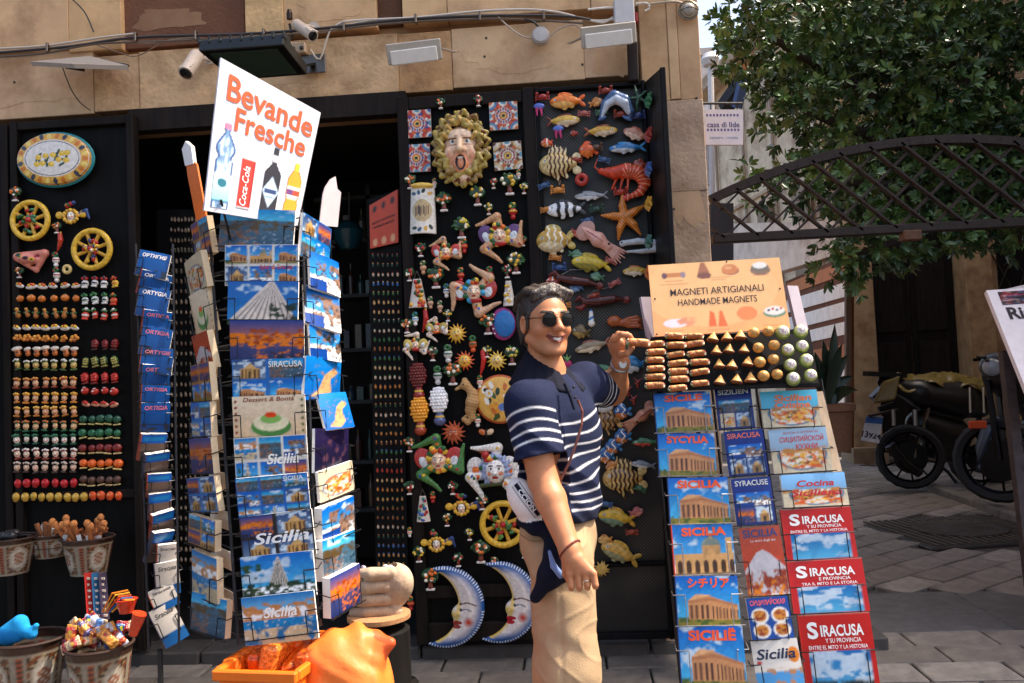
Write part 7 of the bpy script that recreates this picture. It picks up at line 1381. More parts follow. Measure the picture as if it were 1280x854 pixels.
B3 = [(lambda: cook(3, (120, 196, 222)), (('Sicilian', .56, .72, .24, (236, 130, 80), .03, .66, 'CENTER', .15), ('Cuisine', .54, .53, .24, (236, 130, 80), .03, .62, 'CENTER', .15)), 'pale blue cookbook titled Sicilian Cuisine at the top of the right column'), (lambda: cook(5, (170, 190, 206)), (('СИЦИЛИЙСКОЙ', .55, .70, .16, RC, .01, .76, 'CENTER', .1), ('КУХНИ', .62, .52, .17, RC, .01, .38, 'CENTER', .1), ('ВКУСЫ И АРОМАТЫ', .55, .88, .07, (200, 90, 80), 0, .6, 'CENTER', 0)), 'cookbook with Russian title in red, second in the right column'), (lambda: cook(7, (150, 190, 220)), (('Cocina', .52, .62, .26, (190, 40, 44), .025, .58, 'CENTER', .2), ('Siciliana', .52, .34, .26, (190, 40, 44), .025, .80, 'CENTER', .2)), 'pale blue cookbook titled Cocina Siciliana in the right column'),
      (lambda: red_book(3, 0), (('S', .17, .68, .30, WHT, .035, .15, 'CENTER', 0), ('IRACUSA', .58, .70, .21, WHT, .025, .60, 'CENTER', 0), ('Y SU PROVINCIA', .58, .61, .085, WHT, .01, .50, 'CENTER', 0), ('ENTRE EL MITO Y LA HISTORIA', .5, .525, .075, WHT, .01, .82, 'CENTER', 0)), 'red guidebook titled SIRACUSA with the first Spanish subtitle, upper of three'), (lambda: red_book(6, 0), (('S', .17, .68, .30, WHT, .035, .15, 'CENTER', 0), ('IRACUSA', .58, .70, .21, WHT, .025, .60, 'CENTER', 0), ('E PROVINCIA', .6, .61, .085, WHT, .01, .42, 'CENTER', 0), ('TRA IL MITO E LA STORIA', .52, .525, .075, WHT, .01, .74, 'CENTER', 0)), 'red guidebook titled SIRACUSA with Italian subtitle, middle of three'), (lambda: red_book(9, .22), (('S', .17, .68, .30, WHT, .035, .15, 'CENTER', 0), ('IRACUSA', .58, .70, .21, WHT, .025, .60, 'CENTER', 0), ('Y SU PROVINCIA', .58, .61, .085, WHT, .01, .50, 'CENTER', 0), ('ENTRE EL MITO Y LA HISTORIA', .5, .525, .075, WHT, .01, .82, 'CENTER', 0)), 'red guidebook titled SIRACUSA with a landscape photo, lowest of three')]
for i, (a, (fn, let, lab)) in enumerate(zip(c3, B3)): card('guidebook', lab, 'guidebook', *y3(a, .05), fn(), .016, G3, let, spine=(190, 44, 30) if i > 2 else None)
for cc, d in ((c1, 0), (c2, .03), (c3, .05)): wires(GR, [y3(a, d) for a in cc], .002, (150, 146, 146) if cc is c1 else WC, .62 if cc is c1 else .5)
for a, b_ in (((815, 480), (852, 868)), ((889, 478), (932, 868)), ((944, 476), (1002, 868)), ((1026, 474), (1098, 868))): rod('upright', [P(a[0], a[1], 3.10), P(b_[0], b_[1], 2.90)], .005, GR, (34, 33, 36))
b = MB(); e0_, e1_ = P(1022, 490, 3.06), P(1046, 590, 2.98); b.bar(e0_, e1_, .035, .012, (196, 170, 140)); b.build('side_board', M_DOOR, GR)
for x, y, Y in ((852, 868, 2.76), (1098, 868, 2.76)):
    q = P(x, y, Y); rod('leg', [q, (q[0]+.01, Y-.10, .03)], .008, GR, (34, 33, 36)); q2 = P(x-(95 if x > 1000 else -20), 500, 3.05); rod('leg', [q2, (q2[0]+.02, 3.45, .03)], .008, GR, (34, 33, 36))
# tray board with pastry magnets and its sign
YT = lambda y: 2.98-.05*(y-420)/70.
tq = [P(803, 487, YT(492)+.03), P(1024, 481, YT(492)+.03), P(1012, 412, YT(412)+.06), P(806, 422, YT(412)+.06)]
ty = thing('magnet_tray', 'black tray board holding rows of pastry magnets above the guidebooks', 'tray', tq[0])
b = MB(); hexa(b, tq, .02, (26, 24, 24)); b.build('board', M_DOOR, ty)
b = MB(); b.bar(tq[0], tq[1], .02, .012, (30, 28, 28)); b.build('front_lip', M_DOOR, ty)
SU = 2.96/FPX
def pm_(kind, px, py, label, group, ang=0, Y=None, k=1.0):
    key = 'p_'+kind
    if key not in MPROTO:
        S = Sculpt(.7, .8)
        if kind == 'cannolo':
            S.chain([(-9.5, .2, 4), (-3, -.3, 4.4), (3, .3, 4.2), (9.5, 0, 4)], [5.2, 4.4, 4.7, 5.0], (178, 98, 44)); S.chain([(-9, 2, 6), (0, 2.4, 6.4), (9, 2, 6)], [2.8, 2.4, 3], (206, 140, 72)); [S.ball((s_*11, 0, 4), 4.4, (236, 218, 180)) for s_ in (-1, 1)]; [S.ball((s_*(12.5+.6*(i % 2)), 3-i*2, 5.5+i % 2), 1.7, [(232, 214, 176), (96, 60, 36), (190, 70, 50), (110, 130, 60)][(i+(s_ > 0)) % 4]) for s_ in (-1, 1) for i in range(4)]; [S.ell((u, 1.5*math.sin(u*2), 8), (1.6, 1, 4), (140, 70, 30), op='p') for u in (-7, -3.5, 1, 5, 8)]; [S.ell((u, 3, 8), (1.5, 1.1, 4), (232, 190, 124), op='p') for u in (-5, 3, 7)]  # paler ridge along the top is a highlight put into the colour
        elif kind == 'cone': S.fn(lambda p: np.maximum(np.hypot(p[..., 0], p[..., 2]-3)-(6.8-(p[..., 1]+5)*.62), np.abs(p[..., 1])-5.5)*.85, (-8, -6, -5), (8, 6, 11), (226, 166, 88)); S.box((0, -6, 3), (6.4, 1.2, 6.4), 1, (130, 74, 44))
        elif kind == 'ball': S.ell((0, 0, 4), (7, 6.6, 6.6), (206, 146, 70)); S.ell((1, 3, 9), (3, 2, 3), (230, 184, 110), op='p')
        else: S.ell((0, 0, 3), (8.6, 8.4, 6), (110, 130, 60)); S.ell((0, .8, 6), (7.6, 7.4, 4.5), (180, 180, 110)); S.ell((.6, 1, 9), (5.6, 5.4, 3.4), (244, 238, 228)); [S.ell((.6+2.6*math.cos(a), 1+2.4*math.sin(a), 12), (.8, .8, 3), (200, 110, 110), op='p') for a in np.linspace(0, 6, 7)]
        MPROTO[key] = sculpt_mesh(S, 'pastry_magnet', M_CANNOLI, True, SU)
    o = link_mesh(kind+'_magnet', MPROTO[key]); o.location = [float(v) for v in P(px, py, (YT(py)+.012) if Y is None else Y)]; o.rotation_euler = (R_(-12+random.uniform(-5, 5)), R_(ang+random.uniform(-6, 6)), R_(random.uniform(-9, 9))); s_ = k*random.uniform(.93, 1.06); o.scale = (s_, s_*random.uniform(.9, 1.1), s_); return tag(o, label, 'magnet', group)
CN = [[(819, 431), (819, 441), (818, 451), (819, 462), (819, 472), (818, 483)], [(845, 433), (844, 444), (847, 455), (847, 465), (848, 475), (846, 486)], [(868, 431), (870, 443), (874, 454), (874, 466), (874, 480)]]
for c_, nm_ in zip(CN, ('left', 'middle', 'right')):
    for i, (x, y) in enumerate(c_): pm_('cannolo', x, y, '%s cannolo magnet from the top in the %s cannolo column' % (ORD[i], nm_), 'cannolo magnets on the tray', -3, k=.80)
for x, y, w in ((842, 421, 'left'), (868, 421, 'right')): pm_('cannolo', x, y, 'cannolo magnet lying against the orange sign, %s of two' % w, 'cannolo magnets on the tray', k=.78)
for j, r_ in enumerate([[(891, 421), (908, 420), (925, 418)], [(895, 437), (911, 435), (930, 435)], [(898, 454), (915, 455), (935, 451)], [(900, 474), (921, 473), (937, 471)]]):
    for i, (x, y) in enumerate(r_): pm_('cone', x, y, '%s cone pastry magnet from left in row %s of cones' % (ORD[i], ['one', 'two', 'three', 'four'][j]), 'cone magnets on the tray', 8)
for j, r_ in enumerate([[(942, 417), (960, 415)], [(947, 436), (966, 433)], [(949, 454), (966, 450)], [(953, 471), (971, 469)]]):
    for i, (x, y) in enumerate(r_): pm_('ball', x, y, 'golden ball magnet, %s of its pair, pair %s from the top' % (['left', 'right'][i], ['one', 'two', 'three', 'four'][j]), 'ball magnets on the tray')
for j, r_ in enumerate([[(977, 417), (1000, 416)], [(984, 439), (1002, 434)], [(987, 457), (1006, 452)], [(991, 475), (1012, 470)]]):
    for i, (x, y) in enumerate(r_): pm_('cake', x, y, 'round green cake magnet, %s of its pair, pair %s from the top' % (['left', 'right'][i], ['one', 'two', 'three', 'four'][j]), 'cake magnets on the tray')
mq = [P(818, 421, 3.00), P(988, 411, 3.00), P(974, 322, 3.07), P(810, 332, 3.07)]
mg = thing('magnet_sign', 'peach coloured sign reading handmade magnets in two languages, with pastry drawings', 'sign', mq[0])
b = MB(); hexa(b, mq, .008, (226, 140, 90)); b.build('panel', M_PLASTIC, mg)
cv = Canvas(120, 66); cv.rect(0, 0, 1, 1, (244, 172, 112), (240, 190, 130)); cv.put(np.hypot((cv.x-.45)/.5, (cv.y-.6)/.5) < 1, (246, 196, 136)); cv.a = cv.a*.6+lin((244, 176, 112))*.4
def ob(u, v, w, h, c, c2): cv.ell(u+.004, v-.02, w*1.1, h*.9, (170, 110, 84)); cv.ell(u, v, w, h, c); cv.ell(u-w*.2, v+h*.3, w*.5, h*.4, c2)
cv.rect(.12, .80, .26, .86, (200, 130, 80)); cv.ell(.12, .83, .02, .045, (110, 80, 90)); cv.ell(.26, .83, .02, .045, (150, 130, 140))
cv.poly([(.365, .80), (.47, .80), (.43, .985), (.40, .985)], (170, 110, 80)); cv.ell(.418, .80, .054, .045, (130, 84, 72)); ob(.615, .87, .06, .07, (206, 130, 80), (226, 160, 110)); cv.ell(.84, .83, .075, .07, (140, 110, 90)); cv.ell(.84, .87, .066, .06, (120, 110, 96)); cv.ell(.84, .90, .054, .045, (232, 226, 218))
cv.ell(.17, .17, .09, .06, (232, 226, 230)); cv.blot(.18, .10, .32, .24, (226, 150, 110), 20, .5, 3); cv.poly([(.41, .10), (.47, .10), (.46, .28), (.43, .32)], (230, 110, 60)); cv.poly([(.48, .09), (.55, .09), (.52, .30), (.50, .31)], (230, 116, 64)); cv.ell(.70, .25, .075, .095, (238, 140, 84)); cv.ell(.90, .235, .082, .065, (110, 140, 110)); cv.ell(.90, .265, .076, .06, (238, 226, 214)); [cv.ell(.86+.03*i, .27+.02*(i % 2), .010, .016, [(60, 60, 90), (190, 60, 60)][i % 2]) for i in range(4)]
for u0, u1, v in ((.12, .26, .745), (.08, .30, .70), (.42, .62, .76), (.47, .58, .73), (.78, .90, .76), (.12, .22, .06), (.40, .56, .05), (.8, .92, .06)): cv.rect(u0, v, u1, v+.008, (190, 120, 80))
V, F, C = quad_print(cv, mq); link_mesh('print', make_mesh('print', V-np.array(mg.location), F, C, M_PRINT), mg)
b = MB(); quad_text(b, mq, 'MAGNETI ARTIGIANALI', .50, .545, .1, .135, (62, 44, 40), .003, width=.70); quad_text(b, mq, 'HANDMADE MAGNETS', .495, .40, .1, .13, (62, 44, 40), .003, width=.59); tag(b.build('lettering', M_PRINT, mg), kind='stuff')
b = MB()
for u, v in ((.03, .52), (.97, .56), (.02, .03), (.97, .03), (.6, .985)): p_ = bil(mq, u, v); b.lathe([(.004, 0), (.002, .003)], p_, (60, 40, 36), 8, axis=(0, -1, 0))
tag(b.build('screws', M_METAL, mg), kind='stuff')
for a, c_, w in (((801, 372), (812, 428), 22), ((982, 358), (1000, 428), 26)):
    b = MB(); b.bar(P(a[0]+7, a[1], 3.09), P(c_[0]+7, c_[1]+6, 3.05), .055, .014, (168, 156, 164)); b.build('support_post', M_PLASTIC, mg)
# ---- magnet strip and red sign inside the doorway
TP = thing('magnet_strip_board', 'narrow board of tiny magnets under a red sign just inside the doorway', 'display board', P(484, 700, 4.36))
b = MB(); hexa(b, [P(470, 712, 4.42), P(510, 722, 4.34), P(500, 236, 4.34), P(460, 250, 4.42)], .02, (22, 20, 20)); b.build('backboard', M_DOOR, TP)
rq = [P(463, 311, 4.39), P(498, 303, 4.32), P(497, 237, 4.32), P(462, 257, 4.39)]; b = MB(); hexa(b, rq, .006, (196, 66, 34)); sgn = b.build('red_sign', M_PLASTIC, TP)
cv = Canvas(24, 44); cv.rect(0, 0, 1, 1, (206, 70, 36)); [cv.ell(.2+.3*i, .84, .07, .07, (70, 34, 30)) for i in range(3)]; [cv.ell(.2+.3*i, .12, .08, .08, (236, 170, 120)) for i in range(3)]; V, F, C = quad_print(cv, rq, .002); b = MB(); b.add(V, F.tolist(), C); quad_text(b, rq, 'MAGNETI ARTIGIANALI', .5, .52, .1, .07, (60, 30, 26), .01, width=.8, lift=.004); quad_text(b, rq, 'HANDMADE MAGNETS', .5, .42, .1, .07, (60, 30, 26), .01, width=.74, lift=.004); tag(b.build('print', M_PRINT, sgn), kind='stuff')
def tiny(par, rows, xs0, xs1, n, Yf, seed, pal, s_=1.7):
    r = np.random.RandomState(seed); b = MB()
    for j, y in enumerate(rows):
        c1_, c2_ = pal[r.randint(len(pal))], pal[r.randint(len(pal))]
        for i in range(n):
            f_ = (i+.5)/n; x = xs0(y)*(1-f_)+xs1(y)*f_; p_ = P(x+r.uniform(-.4, .4), y+r.uniform(-.6, .6), Yf(f_)); q = s_*CS*r.uniform(.85, 1.15); b.ball(p_, (q*.95, q*.8, q*1.5), c1_, 6, 4); b.ball(p_+[0, -q*.2, q*1.5], (q*.7, q*.7, q*.6), c2_, 5, 3)
    tag(b.build('magnet_rows', M_CER, par, smooth=True), kind='stuff')
PAL = [(206, 130, 60), (226, 180, 120), (60, 110, 60), (190, 60, 40), (226, 200, 170), (70, 110, 170), (150, 90, 50), (210, 150, 90), (40, 70, 50)]
tiny(TP, list(np.linspace(320, 706, 34)), lambda y: 463+(y-300)*.019, lambda y: 499+(y-300)*.022, 6, lambda f_: 4.375-.07*f_, 3, PAL)
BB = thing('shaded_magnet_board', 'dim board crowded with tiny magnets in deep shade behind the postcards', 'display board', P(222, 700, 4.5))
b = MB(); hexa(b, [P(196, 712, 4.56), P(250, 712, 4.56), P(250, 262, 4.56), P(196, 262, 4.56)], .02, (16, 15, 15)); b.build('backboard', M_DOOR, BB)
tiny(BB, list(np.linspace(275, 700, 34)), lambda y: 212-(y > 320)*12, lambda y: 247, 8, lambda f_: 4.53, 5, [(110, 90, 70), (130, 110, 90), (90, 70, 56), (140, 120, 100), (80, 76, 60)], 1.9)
# ---- inside the shop: shelves with boxes, bottle fridge
SH_ = thing('shop_shelves', 'dim shelves with wrapped goods far inside the shop behind the postcards', 'shelves', P(440, 700, 5.6))
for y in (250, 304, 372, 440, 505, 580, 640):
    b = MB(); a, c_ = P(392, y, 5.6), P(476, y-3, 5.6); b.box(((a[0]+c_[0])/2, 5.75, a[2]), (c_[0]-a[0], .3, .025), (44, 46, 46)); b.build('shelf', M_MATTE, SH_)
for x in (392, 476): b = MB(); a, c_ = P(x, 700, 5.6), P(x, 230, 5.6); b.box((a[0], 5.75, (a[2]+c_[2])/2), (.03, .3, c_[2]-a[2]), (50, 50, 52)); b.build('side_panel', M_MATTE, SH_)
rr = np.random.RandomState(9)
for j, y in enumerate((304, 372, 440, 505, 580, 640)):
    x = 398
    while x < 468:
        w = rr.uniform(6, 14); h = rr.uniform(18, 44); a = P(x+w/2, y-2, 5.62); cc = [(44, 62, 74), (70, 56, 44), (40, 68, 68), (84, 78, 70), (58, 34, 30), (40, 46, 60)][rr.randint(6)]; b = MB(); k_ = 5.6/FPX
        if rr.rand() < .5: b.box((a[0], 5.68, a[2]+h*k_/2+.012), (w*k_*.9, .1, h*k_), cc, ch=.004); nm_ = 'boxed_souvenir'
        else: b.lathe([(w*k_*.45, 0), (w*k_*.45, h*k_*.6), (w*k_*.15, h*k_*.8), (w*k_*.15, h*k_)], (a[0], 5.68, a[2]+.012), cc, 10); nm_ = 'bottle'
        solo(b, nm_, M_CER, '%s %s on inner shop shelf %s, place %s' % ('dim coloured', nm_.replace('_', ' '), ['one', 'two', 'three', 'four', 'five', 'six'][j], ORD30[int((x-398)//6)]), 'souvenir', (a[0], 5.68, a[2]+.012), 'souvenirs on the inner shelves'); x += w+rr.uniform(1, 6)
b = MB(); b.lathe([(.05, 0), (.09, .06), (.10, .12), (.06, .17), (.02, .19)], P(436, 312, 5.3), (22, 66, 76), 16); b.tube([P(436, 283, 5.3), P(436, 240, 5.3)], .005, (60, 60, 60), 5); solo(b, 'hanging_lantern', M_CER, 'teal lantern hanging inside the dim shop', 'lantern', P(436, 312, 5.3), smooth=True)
# ---- stone hand planter
S = Sculpt(.9, 3); ST = (198, 172, 146)
S.ell((10, 4, 2), (24, 26, 15), ST); S.ell((22, 10, 6), (14, 17, 14), ST, k=8)
for i, (y, x0, x1, r_) in enumerate(((21, -22, 14, 7.4), (7, -28, 10, 7.2), (-7, -31, 8, 7.0), (-20, -28, 6, 6.4))): S.chain([(x1, y, 14), ((x0+x1)/2-2, y+1, 22-i), (x0, y-1, 14)], [r_*.95, r_, r_*.85], ST, k=.4)
S.chain([(16, -22, 8), (0, -30, 12), (-18, -31, 8)], [8, 6.5, 5], ST, k=3); S.ell((-4, 26, 6), (24, 7, 12), (150, 126, 106), k=2, op='-')
hp = put(S, 'hand_planter', 477, 737, 'grey stone planter shaped like a clenched hand filled with shells', 'planter', m=M_STONE, Y=3.62, sc=4.1/FPX)
hq = P(477, 737, 3.62)
b = MB(); b.lathe([(.10, 0), (.135, .012), (.135, .03), (.12, .035)], P(474, 776, 3.6), (176, 126, 84), 26); solo(b, 'planter_dish', M_TERRA, 'round terracotta dish under the stone hand', 'dish', P(474, 776, 3.6), smooth=True)
b = MB(); q = P(474, 778, 3.6); b.lathe([(.13, 0), (.13, q[2]-.2), (.11, q[2]-.19)], (q[0], q[1], .17), (28, 25, 24), 20); b.lathe([(.16, 0), (.16, .15)], (q[0], q[1], .02), (30, 27, 26), 20); solo(b, 'pedestal', M_DOOR, 'dark round pedestal carrying the stone hand', 'pedestal', (q[0], q[1], .02), smooth=True)
rr = np.random.RandomState(12)
for i in range(16):
    x = 448+rr.uniform(0, 44); b = MB(); p_ = P(x, 711+rr.uniform(-4, 6)+abs(x-470)*.1, 3.60); b.ball(p_, (.014, .012, .010), [(220, 206, 196), (190, 170, 190), (170, 60, 50), (226, 150, 50), (206, 190, 170)][i % 5 if i % 3 else 0], 7, 5); solo(b, 'sea_shell', M_CER, ['pale', 'lilac', 'dark red', 'orange', 'cream'][i % 5 if i % 3 else 0]+' shell heaped in the stone hand', 'shell', p_, 'shells in the stone hand', smooth=True)
# ---- orange sack and crate in the foreground
rr = np.random.RandomState(8)
oc = P(432, 810, 2.42); S = Sculpt(.006, .03)
def sack(p):
    q = p-np.array([oc[0], oc[1], .36]); r_ = q*[1/.142, 1/.12, 1/.405]; d = (np.abs(r_)**2.9).sum(-1)**(1/2.9)-1; a = np.arctan2(q[..., 1], q[..., 0]); rg = lambda x: 1-np.abs(np.sin(x)); x_, z_ = q[..., 0]*1.0+q[..., 1]*.5, q[..., 2]; wv_ = np.sin(x_*23+2.2*np.sin(z_*17+1))+.7*np.sin(z_*37-x_*19+2*np.sin(x_*29))+.45*np.sin(x_*71+z_*53+2*np.sin(z_*41)); return d*.11+.0022*wv_+.004*rg(x_*9+z_*6+1.3*np.sin(z_*8))**4
S.fn(sack, (oc[0]-.16, oc[1]-.14, -.05), (oc[0]+.16, oc[1]+.14, .80), (240, 122, 46)); S.cap(P(468, 800, 2.42), P(489, 803, 2.40), .022, .006, (214, 84, 30)); S.cap(P(470, 822, 2.40), P(489, 804, 2.40), .022, .006, (214, 84, 30))  # corner fold has its shade painted in as a darker orange
o_ = link_mesh('orange_sack', sculpt_mesh(S, 'orange_sack', mat('sack_cloth', .5, var=.05, nscale=14, bump=.35, bscale=24, sss=.1), False, off=(oc[0], oc[1], .04))); o_.location = (oc[0], oc[1], .04); tag(o_, 'puffy bright orange sack standing under the postcard stand', 'sack')
cr_ = thing('orange_crate', 'bright orange open plastic crate with a white label, left of the sack', 'crate', G(320, 1150)); OC = (238, 112, 24)
t0, t1, t3 = P(274, 828, 2.30), P(366, 845, 2.27), P(322, 806, 2.5); ex = t1-t0; ey = t3-t0; Lx_, Ly_ = np.linalg.norm(ex), .34; ex /= Lx_; ex[2] = 0; ex /= np.linalg.norm(ex); ey = np.array([-ex[1], ex[0], 0]); zt_c = t0[2]-.02
RM_ = np.stack([ex, ey, [0, 0, 1]], 1); cc_ = np.array([t0[0], t0[1], 0])+ex*Lx_/2+ey*Ly_/2
for nm_, c, s_ in (('front_wall', (0, -Ly_/2, zt_c/2), (Lx_, .012, zt_c)), ('back_wall', (0, Ly_/2, zt_c/2), (Lx_, .012, zt_c)), ('side_wall', (-Lx_/2, 0, zt_c/2), (.012, Ly_-.014, zt_c)), ('side_wall', (Lx_/2, 0, zt_c/2), (.012, Ly_-.014, zt_c)), ('floor_panel', (0, 0, .35), (Lx_-.016, Ly_-.016, .012)),
                ('rim', (0, -Ly_/2-.008, zt_c-.012), (Lx_+.03, .02, .03)), ('rim', (0, Ly_/2+.008, zt_c-.010), (Lx_+.03, .02, .03)), ('rim', (-Lx_/2-.008, 0, zt_c-.011), (.02, Ly_-.006, .03)), ('rim', (Lx_/2+.008, 0, zt_c-.011), (.02, Ly_-.006, .03))):
    b = MB(); b.box(cc_+RM_@np.array(c), s_, OC, RM_, ch=.004); b.build(nm_, M_PLASTIC, cr_)
b = MB(); b.box(cc_+RM_@np.array((-.03, .06, zt_c+.012)), (Lx_*.62, .10, .05), (236, 106, 22), RM_@np.array(Matrix.Rotation(.35, 3, 'X')), ch=.01); b.build('folded_flap', M_PLASTIC, cr_)
b = MB(); b.box(cc_+RM_@np.array((.02, -Ly_/2-.0085, zt_c-.10)), (.09, .004, .10), (226, 220, 216), RM_); lb_ = b.build('label', M_PAPER, cr_)
for i in range(6): b = MB(); b.box(cc_+RM_@np.array((-Lx_*.42+i*Lx_*.168, -Ly_/2-.009, zt_c-.28)), (.008, .012, .44), OC, RM_, ch=.003); b.build('rib', M_PLASTIC, cr_)
for i in range(5):
    b = MB(); b.box(cc_+RM_@np.array((-.12+.055*i, .0+.03*(i % 2), zt_c-.045+.02*(i % 3))), (.05, .20, .10), [(240, 108, 24), (226, 92, 20), (246, 128, 44)][i % 3], RM_@np.array(Matrix.Rotation(.25*(i % 3-1), 3, 'Y')@Matrix.Rotation(.2*(i % 2), 3, 'X')), ch=.012)
    solo(b, 'folded_bag', M_FOIL, ORD30[i]+' folded orange bag from the left inside the crate', 'bag', cc_+RM_@np.array((-.12+.055*i, 0, zt_c-.1)), 'folded bags in the crate')
# ---- pots of souvenirs at the lower left
def basket(px, py, rt_, h, Y, label, k=.74):
    c = P(px, py, Y); R0 = rt_*Y/FPX; t = thing('painted_pot', label, 'pot', c-[0, 0, h]); n, m_ = 60, 26; V = []; C = []
    rr = np.random.RandomState(int(px)); 
    for j in range(m_+1):
        v = j/m_; r_ = R0*(k+(1-k)*v)
        for i in range(n):
            a = 2*math.pi*i/n; V.append((c[0]+r_*math.cos(a), c[1]+r_*math.sin(a), c[2]-h+h*v)); u = (i % 15)/15.; blk = (i//15) % 2
            col = (36, 26, 21)
            if v > .86: col = (56, 34, 25)
            elif v > .82 or v < .06: col = (138, 124, 106)
            elif u < .07 or .2 < u < .27: col = (138, 126, 110)
            elif u > .27: du, dv = (u-.63)/.3, (v-.45)/.36; d_ = math.hypot(du, dv); col = (150, 138, 122) if .72 < d_ < .95 else ((130, 72, 42) if d_ < .5 and (i+j) % 3 else ((176, 166, 152) if d_ < .72 else ((104, 58, 34) if (i*7+j*5) % 4 < 2 else (140, 118, 90) if (i+j) % 3 == 0 else (42, 29, 23))))
            else: col = (150, 70, 44) if j % 2 else (60, 44, 36)
            C.append(lin(col))
    F = [(j*n+i, j*n+(i+1) % n, (j+1)*n+(i+1) % n, (j+1)*n+i) for j in range(m_) for i in range(n)]+[tuple(range(n))[::-1]]
    b = MB(); b.add(V, F, np.array(C)); b.build('body', M_CER, t, smooth=True)
    b = MB(); b.tube([(c[0]+R0*1.01*math.cos(a), c[1]+R0*1.01*math.sin(a), c[2]) for a in np.linspace(0, 2*math.pi, 40)[:-1]], R0*.05, (58, 35, 25), 6, True); b.build('rim', M_TERRA, t, smooth=True)
    b = MB(); b.lathe([(R0*.9, 0), (R0*.3, .02)], c-[0, 0, .06], (40, 28, 22), 24); b.build('filling', M_MATTE, t); return c, R0
c, R0 = basket(110, 672, 31, .17, 3.95, 'painted pot of wooden puppets hanging under the magnet rows', .7)
rr = np.random.RandomState(21)
for i in range(13):
    a = rr.uniform(0, 6.28); q = rr.uniform(.1, .75)*R0; p0 = c+[math.cos(a)*q, math.sin(a)*q, -.05]; d_ = np.array([math.cos(a)*rr.uniform(.2, .7)-.1, -.15+math.sin(a)*.3, 1]); d_ /= np.linalg.norm(d_); L_ = rr.uniform(.12, .19); b = MB(); b.tube([p0, p0+d_*L_*.8], [.013, .010], (176, 104, 54), 7); b.ball(p0+d_*L_*.86, (.017, .017, .019), (196, 124, 66), 8, 6); b.bar(p0+d_*L_*.55-[.03, 0, 0], p0+d_*L_*.62+[.03, 0, .01], .012, .012, (160, 90, 46))
    o = solo(b, 'wooden_puppet', M_TERRA, 'small brown wooden puppet sticking out of the hanging painted pot', 'puppet', p0, 'wooden puppets in the hanging pot', smooth=True)
    if i % 2 == 0: b = MB(); b.box(p0+d_*L_*.4+[.012, -.02, 0], (.022, .002, .034), (232, 228, 222), np.array(Matrix.Rotation(rr.uniform(-.5, .5), 3, 'Y'))); b.build('price_tag', M_PAPER, o)
c, R0 = basket(62, 668, 24, .11, 4.05, 'smaller painted pot hanging behind the pot of puppets', .7)
b = MB(); b.box(c+[0, -.02, .03], (.06, .03, .04), (226, 222, 218), np.array(Matrix.Rotation(.5, 3, 'Y')), ch=.004); solo(b, 'paper_packet', M_PAPER, 'white paper packet in the smaller hanging pot', 'packet', c)
for i in range(5): a = rr.uniform(0, 6.28); b = MB(); b.tube([c+[math.cos(a)*.04, -.03, .0], c+[math.cos(a)*.08, -.04, .05+.02*i/5]], .012, (150, 90, 50), 6); solo(b, 'wooden_puppet', M_TERRA, 'brown wooden puppet lying in the smaller hanging pot', 'puppet', c, 'wooden puppets in the smaller pot')
relabel('wooden puppets in the hanging pot', 'brown wooden puppet sticking out of the hanging pot'); relabel('wooden puppets in the smaller pot', 'brown puppet in the smaller hanging pot')
c, R0 = basket(12, 672, 32, .17, 3.95, 'painted pot with dark packets hanging at the left edge', .7)
for i in range(6): a = rr.uniform(0, 6.28); q = rr.uniform(.1, .7)*R0; b = MB(); b.ball(c+[math.cos(a)*q, math.sin(a)*q, .015], (.03, .025, .022), (44, 44, 48), 8, 6); solo(b, 'dark_packet', M_PLASTIC, 'dark packet in the painted pot at the left edge', 'packet', c+[math.cos(a)*q, math.sin(a)*q, .015], 'dark packets in the left pot', smooth=True)
c, R0 = basket(38, 797, 43, .30, 3.72, 'large painted pot with blue cloth on the ground at the left edge', .72)
S = Sculpt(.008, .02); S.cap(c+[-.09, -.02, .02], c+[-.02, -.04, .08], .05, .035, (36, 150, 214)); S.cap(c+[-.02, -.04, .06], c+[.05, -.06, .03], .03, .02, (36, 150, 214)); S.cap(c+[.03, -.05, .03], c+[.07, -.06, .07], .02, .012, (40, 156, 220)); S.ell(c+[-.05, -.05, .03], (.06, .03, .04), (30, 130, 200))
o = link_mesh('blue_cloth', sculpt_mesh(S, 'blue_cloth', M_FABRIC, False, off=c)); o.location = [float(v) for v in c]; tag(o, 'bright blue cloth stuffed in the large pot at the left edge', 'cloth')
c, R0 = basket(124, 806, 40, .30, 3.68, 'large painted pot heaped with colourful sweets on the ground', .72)
PC = [(206, 80, 44), (70, 110, 170), (226, 190, 150), (230, 150, 60), (200, 200, 210), (170, 50, 50), (90, 80, 130)]
